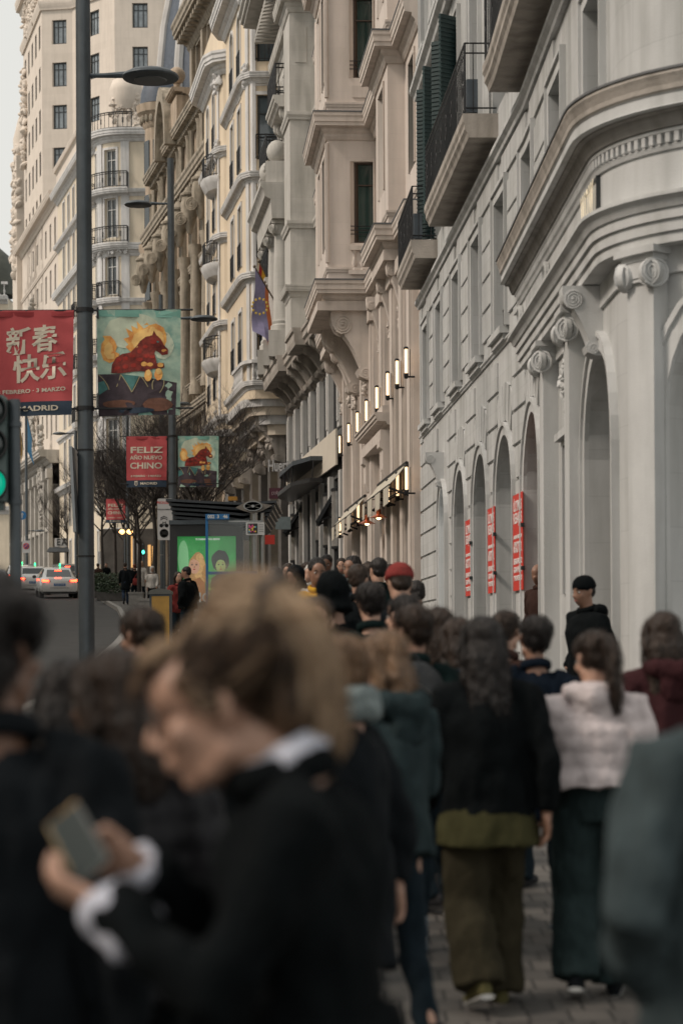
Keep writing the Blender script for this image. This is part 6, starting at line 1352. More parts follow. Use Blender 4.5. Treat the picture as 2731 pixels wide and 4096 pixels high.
hair = {'black': hairm('black', (.006, .005, .005), (.015, .012, .011)), 'brown': hairm('brown', (.012, .008, .006), (.032, .02, .014)), 'blond': hairm('blond', (.16, .10, .06), (.58, .42, .28)), 'lbrown': hairm('lbrown', (.05, .03, .018), (.18, .11, .065)), 'red': hairm('red', (.05, .014, .01), (.12, .03, .02)), 'grey': hairm('grey', (.12, .11, .10), (.25, .24, .23))}
def cloth(name, c, rough=.9, sheen=.0, var=.2): return mat('cloth_' + name, c, rough, var, 14, .35, 55, sheen=sheen, stretch=(1, 1, .6), spec=.08)
lensm = mat('spectacle_lens', (.04, .05, .06), .08, 0, spec=.8, alpha=.35); white_eye = mat('eye_white', (.5, .48, .46), .3, 0); iris = mat('iris', (.03, .02, .015), .2, 0); lipm = mat('lips', (.30, .10, .085), .45, .05)
STR = []
def strands(me, m, parent, n, flow, L, r, seed, off=.004, steps=7, keep=None, wb=.25):
    bv = BVHTree.FromPolygons([v.co for v in me.vertices], [tuple(p.vertices) for p in me.polygons]); rd = random.Random(seed); mb = MB(); vs = me.vertices; cnt = 0
    while cnt < n:
        v = vs[rd.randrange(len(vs))]
        if keep and not keep(v.co): continue
        p = v.co + v.normal * off; pts = [p.copy()]; wob = Vector((rd.uniform(-1, 1), rd.uniform(-1, 1), rd.uniform(-1, 1))) * wb; o2 = off + rd.random() * .008; LL = L * rd.uniform(.5, 1.3)
        for k in range(steps):
            q, nn, _, _ = bv.find_nearest(pts[-1])
            if q is None: break
            d = Vector(flow(pts[-1])) + wob; d = (d - nn * d.dot(nn)).normalized(); q2 = pts[-1] + d * LL / steps; q3, n3, _, _ = bv.find_nearest(q2)
            pts.append(q3 + n3 * (o2 * (1 + (.9 * k / steps if rd.random() < .3 else 0))))
        if len(pts) > 3: mb.tube(pts, [r * (1 - .7 * i / len(pts)) for i in range(len(pts))], 3, caps=False)
        cnt += 1
    o = mb.build('hair_strands', m, None, fix=False, smooth=True); o.parent = parent; return o
def person(px, top, z, yaw, label, skin='light', hr='brown', hstyle='short', coat=None, cstyle='jacket', pants=None, pstyle='straight', arms='swing', phase=.5, female=False, tilt=0.0, lean=.0, cap=None, hood=None, scarf=None, shoes=None, wide=1.0, group='people walking on the pavement', ht=None, x=None, custom=None, vox=None, strandn=0, hem=None, ridge=False, belly=1.0):
    X = X_(px, z) if x is None else x; g = gz(z); Ht = ht or (H_(top, z) - g); s = Ht / 1.76
    root = empty('person', (X, z, g), label, 'person', group, rz=R(yaw)); root.scale = (s, s, s)
    vx = vox or (.010 if z < 5 else .014 if z < 12 else .02 if z < 30 else .03)
    J = dict(pel=(0, 0, .94), wai=(0, .0, 1.10), che=(0, .012, 1.30), nb=(0, -.005 + lean * .5, 1.475), hd=(0, .028 + lean, 1.635 - abs(lean) * .25), sl=(-.175, 0, 1.415), sr=(.175, 0, 1.415))
    st = .26 * phase
    J.update(hl=(-.095, 0, .93), hrr=(.095, 0, .93), kr=(.10, .06 + st * .65, .50), ar=(.09, st, .085 + .0), kl=(-.10, .05 - st * .15, .49), al=(-.09, -st * 1.15, .10 + .10 * abs(phase)))
    if arms == 'swing': J.update(el=(-.235, -.02 + .10 * phase, 1.13), wl=(-.235, .08 + .2 * phase, .90), er=(.235, -.05 - .10 * phase, 1.13), wr=(.24, -.02 - .12 * phase, .88))
    elif arms == 'phone': J.update(el=(-.22, .06, 1.13), wl=(-.07, .30, 1.20), er=(.22, .05, 1.13), wr=(.08, .30, 1.18))
    elif arms == 'pocket': J.update(el=(-.27, -.06, 1.13), wl=(-.19, .10, .97), er=(.27, -.06, 1.13), wr=(.19, .10, .97))
    elif arms == 'bag': J.update(el=(-.235, .0, 1.13), wl=(-.23, .10, .92), er=(.26, -.02, 1.16), wr=(.13, .16, 1.30))
    if custom: J.update(custom)
    else:                                   # every walker carries the shoulders and arms a little differently
        q_ = random.Random(int(px * 3 + z * 11)); tw = q_.uniform(-.05, .05); dr = q_.uniform(-.022, .022); sw_ = q_.uniform(-.03, .03)
        J = {k_: (v_[0] + (sw_ * (v_[2] - .9) * .6 if v_[2] > .95 else 0), v_[1] + (tw if k_ in ('sl', 'el', 'wl') else -tw if k_ in ('sr', 'er', 'wr') else 0) + (.03 * (v_[2] - 1.0) if v_[2] > 1.0 else 0), v_[2] + (dr if k_ == 'sl' else -dr if k_ == 'sr' else 0)) for k_, v_ in J.items()}
        if q_.random() < .35 and arms == 'swing': J['wr'] = (J['wr'][0] - .06, .22, 1.12)
    V = {k: Vector(v) for k, v in J.items() if k != 'nohands'}
    rq = random.Random(int(px * 7 + z)); HM = Matrix.Translation(V['hd']) @ (Matrix.Identity(4) if custom else Matrix.Rotation(R(rq.uniform(-38, 38)), 4, 'Z') @ Matrix.Rotation(R(rq.uniform(-7, 7)), 4, 'Y')) @ Matrix.Rotation(-R(tilt if tilt else rq.uniform(-2, 16)), 4, 'X')
    hm = head_mb(female)
    def tr(mb, M): mb.v = [tuple(M @ Vector(v)) for v in mb.v]; return mb
    body = tr(hm, HM)
    # neck, trunk and limbs under the clothes, one skin
    hb = HM @ Vector((0, -.025, -.05)); body.tube([V['nb'] - Vector((0, .0, .05)), V['nb'], (V['nb'] + hb) / 2, hb], [.072, .060, .054, .056], 12)
    body.tube([V['pel'] - Vector((0, 0, .06)), V['pel'], V['wai'], V['che'], V['nb'] - Vector((0, 0, .03))], [(.12, .09), (.16, .105), (.13, .09), (.16, .105), (.07, .06)], 14, up=(1, 0, 0))
    for a, b, c in (('sl', 'el', 'wl'), ('sr', 'er', 'wr')): body.tube([V[a], V[b], V[c]], [.048, .038, .026], 9)
    for a, b, c in (('hl', 'kl', 'al'), ('hrr', 'kr', 'ar')): body.tube([V[a], V[b], V[c]], [.078, .052, .038], 9)
    hv = vx if z > 12 else min(vx, .008)
    me = remesh(body, max(hv, .0075) if z < 12 else hv, 3 if z < 12 else 2)
    hmb = MB()
    if arms != 'pocket' and not (custom and 'nohands' in custom):
        for a, b, sd_ in (('el', 'wl', 1), ('er', 'wr', -1)):
            d = V[b] - V[a]; hand(hmb, V[b] + d.normalized() * .01, d if arms == 'swing' else d.normalized() + Vector((0, .3, .2)), (-sd_, 0, 0) if arms == 'swing' else (0, .3, -1) if arms == 'phone' else (-sd_, .2, 0), 1.0, .55, side=sd_ if True else 1, n=6)
    if hmb.v: join_me(me, hmb)
    B = obj_of(me, 'body', SK[skin], root)
    # face details
    if z < 45 and hstyle != 'none':
        f = MB()
        for sx in (-1, 1): f.ell((sx * .031, .079, .010), (.013, .011, .0085), 8, 6)
        lp(tr(f, HM), 'eyes', white_eye, root)
        f = MB()
        for sx in (-1, 1): f.ell((sx * .031, .0875, .010), (.006, .004, .006), 8, 5)
        o = tr(f, HM).build('irises', iris, None); o.parent = root
        f = MB()
        for sx in (-1, 1): f.tube([(sx * .015, .096, .030), (sx * .032, .093, .036), (sx * .048, .078, .030)], [.003, .004, .002], 5)
        o = tr(f, HM).build('eyebrows', hair[hr] if hr != 'blond' else hair['brown'], None); o.parent = root
        f = MB(); f.tube([(-.019, .0925, -.062), (0, .1015, -.060), (.019, .0925, -.062)], [.003, .007, .003], 6); o = tr(f, HM).build('lips', lipm, None, smooth=True); o.parent = root
    # hair
    h = MB()
    if hstyle in ('short', 'long', 'pony', 'bob', 'curly', 'bun'):
        h.ell((0, -.026, .052), (.087, .100, .088), 20, 12)
        if hstyle == 'short': h.ell((0, -.060, .0), (.072, .055, .065), 14, 10)
        if hstyle == 'curly':
            rd = random.Random(int(px) + 5)
            for k in range(60): a, b = rd.uniform(0, 2 * PI), rd.uniform(-.4, 1); cc = math.sqrt(1 - b * b); h.ell((.10 * cc * math.cos(a), -.035 + .11 * min(.35, cc * math.sin(a)), .045 + .10 * b), (.034,) * 3, 8, 6)
            h.ell((0, -.07, -.03), (.09, .06, .08), 12, 8)
        if hstyle in ('long', 'bob'):
            L = .34 if hstyle == 'long' else .16
            h.tube([(0, -.06, .04), (0, -.085, -.06), (0, -.095, -.10 - L * .5), (0, -.09, -.10 - L)], [(.075, .05), (.095, .055), (.10, .045), (.07, .02)], 16, up=(1, 0, 0))
            for s_ in (-1, 1): h.tube([(s_ * .055, .02, .09), (s_ * .084, .0, .02), (s_ * .088, -.02, -.07), (s_ * .085, -.02, -.10 - L * .6)], [(.03, .025), (.03, .03), (.028, .03), (.015, .02)], 8)
        if hstyle in ('pony', 'bun'): h.ell((0, -.055, .0), (.074, .06, .07), 14, 10)
        if hstyle == 'pony': h.tube([(0, -.115, .07), (0, -.16, .06), (0, -.175, -.04), (0, -.165, -.18), (.01, -.15, -.30)], [.02, .035, .042, .036, .012], 10)
        if hstyle == 'bun': h.ell((0, -.10, .11), (.05, .05, .05), 12, 9)
        hme = remesh(h, max(.008, vx * .7), 2, .010 if hstyle != 'short' else .006, 30, M=HM); ho = obj_of(hme, 'hair', hair[hr], root)
        strandn = strandn or (320 if z < 13 else 0)
        if strandn: strands(hme, hair[hr], ho, strandn, lambda p: ((0, -.3, -1)), .12, .0013, int(px), off=.006)
    if cap:
        h = MB(); h.ell((0, -.015, .065), (.092, .108, .080), 20, 12); h.lathe([(.094, .030), (.097, .038), (.097, .062), (.093, .07)], (0, -.015, 0), 24, sq=(1, 1.14)); o = obj_of(remesh(h, max(.007, vx * .6), 2, .003, 30, M=HM), 'hat', cap, root)
    # clothes
    ck = coat or cloth('black', (.0035, .0048, .0055)); w = wide
    end = {'jacket': .86, 'coat': .62, 'long': .42, 'puffer': .90, 'crop': 1.03}[cstyle]
    c = MB(); k = 1.14 if cstyle in ('puffer', 'crop') else 1.0; wk = w * k
    lo = Vector((0, -.005, end)); c.tube([lo, (lo + V['pel']) / 2 if end < .9 else lo + Vector((0, 0, .03)), V['wai'], V['che'], V['che'].lerp(V['nb'], .55) + Vector((0, 0, .0)), V['nb'] - Vector((0, 0, .012))],
        [(.205 * wk, .15 * wk * belly), (.195 * wk, .145 * wk * belly), (.185 * wk, .135 * wk * belly), (.205 * wk, .14 * wk), (.175 * wk, .115 * wk), (.075, .07)], 22, up=(1, 0, 0))
    for a, b, d in (('sl', 'el', 'wl'), ('sr', 'er', 'wr')):
        q = V[b].lerp(V[d], .94); c.tube([V['che'].lerp(V[a], .6) + Vector((0, 0, .04)), V[a] - Vector((0, 0, .012)), V[a].lerp(V[b], .5), V[b], V[b].lerp(V[d], .5), q], [.072 * k, .080 * k * w, .070 * k * w, .064 * k, .056 * k, .046 * k], 12)
    fold = None
    if ridge: fold = lambda p, n: .006 * abs(math.sin(p.z * 42)) ** .6 * (1 if .8 < p.z < 1.42 else 0) - .005
    jme = remesh(c, vx, 3, .026 if z < 14 else .018, 9, fold=fold); J_ = obj_of(jme, 'coat' if cstyle in ('coat', 'long') else 'jacket', ck, root)
    if not hood or hood == 'down':
        c = MB(); n_ = 16; cn_ = V['nb'] + Vector((0, .008, .015)); pts = [cn_ + Vector((.078 * math.cos(2 * PI * i / n_), .074 * math.sin(2 * PI * i / n_) , -.022 * math.sin(2 * PI * i / n_))) for i in range(n_ + 1)]
        c.tube(pts, [(.026, .014)] * (n_ + 1), 8, up=(0, 0, 1)); o = c.build('collar', scarf or ck, None, smooth=True); o.parent = root
    if scarf:
        c = MB(); n_ = 16; cn_ = V['nb'] + Vector((0, .012, .03))
        for j in range(2): c.tube([cn_ + Vector(((.092 + .01 * j) * math.cos(2 * PI * i / n_), (.09 + .01 * j) * math.sin(2 * PI * i / n_), -.03 * math.sin(2 * PI * i / n_) - .05 * j + .03)) for i in range(n_ + 1)], .040, 8)
        c.tube([cn_ + Vector((.06, .08, 0)), cn_ + Vector((.08, .14, -.15)), cn_ + Vector((.07, .15, -.36))], [(.04, .02)] * 3, 8); obj_of(remesh(c, max(.009, vx * .8), 3, .014, 20), 'scarf', scarf, root)
    if hood == 'up':
        h = MB(); h.ell((0, -.030, .035), (.108, .118, .120), 20, 12); h.tube([(0, -.02, -.05), (0, -.03, -.13)], [(.11, .10), (.12, .11)], 14, up=(1, 0, 0)); hmm = remesh(h, max(.01, vx * .7), 3, .012, 14)
        bm = bmesh.new(); bm.from_mesh(hmm); bmesh.ops.delete(bm, geom=[v for v in bm.verts if v.co.y > .05 and ((v.co.x / .058) ** 2 + ((v.co.z + .005) / .088) ** 2) < 1], context='VERTS'); bmesh.ops.solidify(bm, geom=bm.faces, thickness=.012); bm.to_mesh(hmm); bm.free(); hmm.transform(HM); obj_of(hmm, 'hood', ck, root)
    if hood == 'down':
        h = MB(); b0 = V['nb'] + Vector((0, -.06, .0)); h.tube([b0 + Vector((-.12, .05, .02)), b0 + Vector((-.09, -.03, .0)), b0 + Vector((0, -.075, -.03)), b0 + Vector((.09, -.03, .0)), b0 + Vector((.12, .05, .02))], [.035, .055, .075, .055, .035], 12); h.ell(b0 + Vector((0, -.06, -.08)), (.11, .05, .10), 14, 9); obj_of(remesh(h, max(.01, vx * .8), 3, .015, 16), 'hood', ck, root)
    if hem:
        c = MB(); c.tube([(0, -.005, end - .12), (0, -.005, end - .04), (0, 0, end + .1)], [(.225 * w, .17 * w), (.215 * w, .16 * w), (.18 * w, .13 * w)], 22, up=(1, 0, 0)); obj_of(remesh(c, vx, 3, .02, 9), 'shirt_hem', hem, root)
    pk = pants or cloth('jeans_dark', (.020, .027, .036)); c = MB(); t = {'straight': (.098, .078, .062), 'slim': (.090, .064, .048), 'wide': (.108, .110, .118)}[pstyle]
    c.tube([V['pel'] + Vector((0, 0, .10)), V['pel'], V['pel'] - Vector((0, 0, .08))], [(.155, .11), (.175, .125), (.15, .12)], 16, up=(1, 0, 0))
    for a, b, d in (('hl', 'kl', 'al'), ('hrr', 'kr', 'ar')): c.tube([V[a] + Vector((0, 0, .0)), V[a].lerp(V[b], .5), V[b], V[b].lerp(V[d], .5), V[d] - Vector((0, 0, .03))], [t[0], (t[0] + t[1]) / 2, t[1], (t[1] + t[2]) / 2, t[2]], 12)
    obj_of(remesh(c, vx, 3, .016, 12), 'trousers', pk, root)
    sm_ = shoes or cloth('shoe_dark', (.02, .02, .022), .6, 0); c = MB(); so_ = MB()
    for q in ('al', 'ar'):
        a = V[q].copy(); lift = max(0, a.z - .10); pt = R(35) * min(1, lift / .1) if a.y < 0 else -R(8)
        RM = Matrix.Translation(a) @ Matrix.Rotation(-pt, 4, 'X'); f = lambda x, y, zz: RM @ Vector((x, y, zz))
        c.tube([f(0, -.055, -.02), f(0, -.065, -.05), f(0, -.0, -.045), f(0, .08, -.055), f(0, .145, -.06), f(0, .175, -.064)], [(.03, .030), (.034, .034), (.044, .042), (.034, .046), (.026, .044), (.012, .025)], 12, up=(0, 0, 1))
        c.tube([f(0, -.02, -.03), f(0, -.02, .03), f(0, -.015, .11)], [.043, .043, .040], 10)
        so_.tube([f(0, -.085, -.083), f(0, .0, -.083), f(0, .1, -.083), f(0, .178, -.080)], [(.012, .036), (.013, .042), (.012, .048), (.010, .03)], 10, up=(0, 0, 1))
    o = obj_of(remesh(c, max(.008, vx * .6), 2), 'shoes', sm_, root); o2 = so_.build('soles', mat('sole_white', (.38, .38, .37), .6, .1) if shoes else blk, None, smooth=True); o2.parent = o
    return root, V, HM, s
blackc = cloth('black', (.0035, .0048, .0055)); charc = cloth('charcoal', (.008, .010, .012)); green_b = cloth('bottle_green', (.005, .012, .012)); navy = cloth('navy', (.005, .009, .016)); jeans = cloth('jeans', (.03, .045, .075)); jeansd = cloth('jeans_dark', (.010, .017, .023)); grey_w = cloth('grey_white', (.17, .20, .20)); teal_g = cloth('teal_grey', (.022, .034, .037)); pinkw = cloth('pale_pink', (.52, .46, .46), .7); maroon = cloth('maroon', (.04, .015, .017)); palegrey = cloth('pale_teal_grey', (.045, .06, .064)); khaki = cloth('khaki', (.030, .026, .016)); olive = cloth('olive_yellow', (.042, .04, .018)); yel = cloth('mustard', (.55, .30, .03)); redc = cloth('coral_red', (.19, .035, .032)); brownc = cloth('dark_brown', (.04, .022, .018)); greyb = cloth('grey_blue', (.05, .06, .075)); cream_c = cloth('cream_white', (.45, .43, .40)); greenj = cloth('grey_green_jeans', (.02, .032, .033)); sneak = cloth('grey_sneaker', (.16, .19, .22), .6, 0)
# ---- the woman with the phone, in front
wl_cust = dict(pel=(0, .0, .90), wai=(0, .02, 1.04), che=(0, .035, 1.19), nb=(0, .052, 1.335), hd=(0, .157, 1.443), sl=(-.165, .035, 1.285), sr=(.165, .035, 1.285), el=(-.215, .146, 1.05), wl=(-.10, .325, 1.160), er=(.19, .13, 1.03), wr=(.02, .285, 1.205),
    hl=(-.09, 0, .88), hrr=(.09, 0, .88), kl=(-.10, .14, .48), al=(-.09, .20, .085), kr=(.10, -.02, .47), ar=(.09, -.22, .16), nohands=1)
W = 3.1; root, V, HM, s_ = person(0, 0, W, 90, 'woman in a black coat with white collar and cuffs, hair clipped up, reading her phone', skin='light', hr='blond', hstyle='none', coat=blackc, cstyle='long', pants=blackc, custom=wl_cust, arms='phone', ht=1.76, x=-.03, tilt=16, female=True, vox=.009, group=None, wide=.90, belly=.88)
def atr(mb, M): mb.v = [tuple(M @ Vector(v)) for v in mb.v]; return mb
# her hair: swept back and up over the head, loose knot and claw clip at the top back
h = MB(); h.ell((0, -.046, .054), (.088, .100, .086), 22, 14); h.ell((0, -.080, .050), (.076, .070, .085), 18, 12); h.ell((0, -.075, .140), (.048, .055, .052), 16, 10); h.ell((0, -.095, -.02), (.060, .045, .055), 14, 10)
h.tube([(-.02, .045, .105), (-.03, .080, .095), (-.03, .110, .070), (-.02, .122, .045)], [.018, .014, .008, .003], 10); h.tube([(-.078, .035, .06), (-.088, .02, .03), (-.086, .0, .0)], [.02, .016, .008], 8)
h.tube([(0, -.07, .165), (0, -.12, .145), (0, -.150, .08), (.005, -.158, .0), (.0, -.145, -.09), (-.01, -.12, -.15)], [.026, .036, .040, .038, .030, .008], 10)
hme = remesh(h, .006, 3, .003, 18, M=HM); ho = obj_of(hme, 'hair', hair['lbrown'], root)
HI = HM.inverted()
def flow(p):
    q = HI @ p; t = Vector((0, -.12, .12)) - q
    if q.y < -.11: t = Vector((-.25 * q.x, -.2, .8 if q.z < .1 else -.6))
    return HM.to_3x3() @ t.normalized()
up_ = lambda c: (HI @ c).z > .095 or (HI @ c).y < -.12  # paler strands on top and back also carry the rim of sky light
strands(hme, hair['blond'], ho, 2600, flow, .10, .0009, 4, off=.001, wb=.04, keep=up_); strands(hme, hair['brown'], ho, 1100, flow, .11, .0009, 5, off=.0015, wb=.04, keep=lambda c: not up_(c)); strands(hme, hair['lbrown'], ho, 900, flow, .11, .0009, 8, off=.0015, wb=.04)
strands(hme, hair['blond'], ho, 120, lambda p: Vector(flow(p)) + Vector((0, 0, -.2)), .10, .0006, 6, off=.006)
cl = MB(); cl.tube([(-.03, -.10, .15), (-.015, -.145, .165), (.015, -.145, .165), (.03, -.10, .15)], [(.012, .02)] * 4, 8)
for k in range(5):
    a = -.03 + .015 * k
    cl.tube([(a, -.115, .165), (a - .03, -.11, .14), (a - .04, -.09, .11)], [.005, .004, .002], 6); cl.tube([(a, -.135, .165), (a + .03, -.16, .14), (a + .03, -.17, .11)], [.005, .004, .002], 6)
lp(atr(cl, HM), 'claw_clip', mat('tortoise_clip', (.02, .014, .012), .3, .3, 20), root)
gg = MB()
for sx in (-1, 1):
    gg.tube([(sx * .034 + .026 * math.cos(2 * PI * i / 20), .100 - .010 * abs(math.cos(2 * PI * i / 20)) * (1 if math.cos(2 * PI * i / 20) * sx > 0 else 0), .006 + .022 * math.sin(2 * PI * i / 20)) for i in range(21)], .0019, 6)
    gg.tube([(sx * .060, .092, .010), (sx * .074, .060, .012), (sx * .082, -.008, .014), (sx * .080, -.03, -.002)], .0018, 6)
gg.tube([(-.009, .101, .008), (0, .104, .011), (.009, .101, .008)], .0018, 6)
gl_o = lp(atr(gg, HM), 'spectacles', blk, root); gg = MB()
for sx in (-1, 1): gg.lathe([(.025, 0), (.025, .001)], (sx * .034, .098, .006), 18, axis=(0, 1, 0))
lp(atr(gg, HM), 'spectacle_lens', lensm, gl_o)
# white shirt collar and cuffs
shirt = mat('shirt_white', (.46, .47, .54), .8, .08, 20, .3, 40)
c = MB(); n_ = 24; cc = V['nb'] + Vector((0, .010, .030)); TM = Matrix.Rotation(-R(28), 3, 'X')
ring = lambda r1, r2, dz: [cc + TM @ Vector((r1 * math.cos(2 * PI * i / n_), r2 * math.sin(2 * PI * i / n_), dz)) for i in range(n_ + 1)]
c.tube(ring(.066, .064, 0.004), [(.023, .008)] * (n_ + 1), 10, up=tuple(TM @ Vector((0, 0, 1)))); c.tube(ring(.076, .076, -.010), [(.020, .009)] * (n_ + 1), 10, up=tuple(TM @ Vector((0, 0, 1))))

obj_of(remesh(c, .006, 2, .008, 22), 'shirt_collar', shirt, root)
for a, b, k in (('el', 'wl', 1), ('er', 'wr', 0)):
    d = (V[b] - V[a]).normalized(); c = MB(); p = V[b] - d * .045; c.tube([p - d * .035, p, p + d * .03, p + d * .05], [.047, .047, .043, .040] if k else [.043, .043, .040, .038], 16); lp_ = obj_of(remesh(c, .006, 2, .010, 26), 'shirt_cuff', shirt, root)
bm = bmesh.new(); me = [o for o in root.children if o.name.split('.')[0] == 'body'][0].data; hm_ = MB()
hand(hm_, V['wl'] + Vector((0, .0, .0)), (.20, .86, .38), (-.55, .25, -.75), .82, .75, side=-1, n=8)
hand(hm_, V['wr'] + Vector((0, .0, .0)), (-.10, .70, .55), (.75, -.1, .55), .80, .85, side=1, n=8)
join_me(me, hm_)
phc = P(318, 3372, 3.045); ph = empty('phone', phc, 'dark phone held in both hands by the woman in the black coat', 'phone')
n = Vector((-.45, -.80, .42)).normalized(); v = Vector((.52, -.30, -.70)); v = (v - n * v.dot(n)).normalized(); u = v.cross(n)
def slab(hw, hl, d0, d1): 
    m = MB(); m.poly([(hw * (1 - (.12 if i in (0,) else 0)) * a, hl * b) for i, (a, b) in enumerate(((-1, -.93), (-.86, -1), (.86, -1), (1, -.93), (1, .93), (.86, 1), (-.86, 1), (-1, .93)))], lambda a, b, d: phc + u * a + v * b + n * d, d0, d1); return m
slab(.031, .060, -.005, .004).build('case', mat('phone_case', (.035, .045, .045), .35, .1, 8), ph); slab(.028, .057, .0041, .0048).build('screen', mat('phone_screen', (.012, .018, .018), .15, .1, 3, emis=(.3, .4, .4), estr=.03), ph)
m = MB(); m.tube([phc + u * .031 + v * .035 + n * .004, phc + u * .031 - v * .060 + n * .004, phc - u * .028 - v * .060 + n * .004], .0025, 6); m.build('edge', mat('gold_edge', (.4, .28, .14), .25, 0, metal=.8), ph)
# ---- people close around her
person(-5, 2368, 3.75, 8, 'person with curly black hair and dark coat cut by the left edge, seen from behind', 'brown', 'black', 'curly', charc, 'long', blackc, lean=-.0, phase=.2, wide=1.05, group='people close around the woman with the phone', vox=.010, strandn=600)
person(250, 2650, 5.3, -12, 'dark haired person in black filling the gap left of the lamp post foot', 'tan', 'black', 'bob', blackc, 'long', blackc, arms='pocket', group='people close around the woman with the phone', wide=1.2)
person(455, 2615, 4.4, 20, 'person with brown hair in a shiny black padded jacket just behind the phone', 'tan', 'brown', 'bob', cloth('shiny_black', (.014, .014, .016), .28, 0, .3), 'puffer', blackc, ridge=True, group='people close around the woman with the phone', vox=.010, strandn=500)
person(555, 2436, 8.6, 12, 'brown-haired walker showing between the post and the clipped hair', 'tan', 'brown', 'short', brownc, 'coat', group='people close around the woman with the phone')
person(1392, 2556, 6.2, 60, 'light brown haired person with pale grey scarf right behind the woman', 'light', 'lbrown', 'short', charc, 'coat', jeansd, scarf=grey_w, group='people close around the woman with the phone', strandn=300)
person(1545, 2536, 7.2, 48, 'tan-haired person in a teal grey checked hooded jacket', 'light', 'lbrown', 'bob', teal_g, 'jacket', jeansd, 'slim', hood='down', phase=-.6, wide=1.1, strandn=200)
person(1655, 2430, 9.4, 15, 'tall dark haired walker in slim dark jeans and pale trainers', 'tan', 'brown', 'short', green_b, 'jacket', jeansd, 'slim', shoes=sneak, phase=.9)
person(1812, 2484, 10.1, -20, 'long brown haired person in a bottle green jacket and dark jeans', 'tan', 'brown', 'long', green_b, 'coat', jeansd, 'slim', phase=-.8, wide=1.1, strandn=300, shoes=sneak)
person(1945, 2482, 8.3, 14, 'black jacketed person in wide khaki trousers with an olive hem showing', 'tan', 'black', 'long', blackc, 'jacket', khaki, 'wide', hem=olive, phase=.5, wide=1.1, shoes=cloth('tan_shoe', (.10, .09, .04)))
person(2145, 2476, 10.2, 8, 'dark haired walker in navy with dark trousers, left of the pale padded jacket', 'tan', 'black', 'short', navy, 'coat', jeansd, 'slim', phase=-.8, shoes=sneak)
wp_, V2, HM2, _ = person(2370, 2545, 8.5, -8, 'person in a short pale pink padded jacket with dark ponytail, from behind', 'light', 'brown', 'pony', pinkw, 'crop', greenj, 'wide', phase=.35, ridge=True, hood='down', wide=1.22, strandn=500, shoes=charc)
person(2990, 2310, 3.7, 12, 'person in a pale teal grey coat cut by the right edge', 'light', 'grey', 'short', palegrey, 'long', blackc, arms='pocket', phase=.4, wide=1.15, group='people close around the woman with the phone')
person(2655, 2466, 9.6, 20, 'long haired person in a maroon hooded coat near the right edge', 'light', 'brown', 'long', maroon, 'coat', charc, hood='down', phase=.6)
person(2352, 2316, 17, 112, 'young man in a black knit cap and dark hooded jacket leaning by the arches', 'tan', 'black', 'short', blackc, 'jacket', jeansd, arms='pocket', cap=blackc, hood='down', tilt=8, phase=.1, wide=1.15, group=None)
person(2163, 2262, 25.0, 118, 'bald man in a dark brown coat leaning out of the pink arch beside the pilaster', 'tan', 'black', 'none', brownc, 'coat', blackc, arms='pocket', phase=.1, group=None, x=X_(2163, 25))
person(770, 2700, 4.75, 30, 'dark haired person in a long black coat hidden behind the woman with the phone', 'tan', 'black', 'bob', blackc, 'long', blackc, arms='pocket', group='people close around the woman with the phone', wide=1.15)
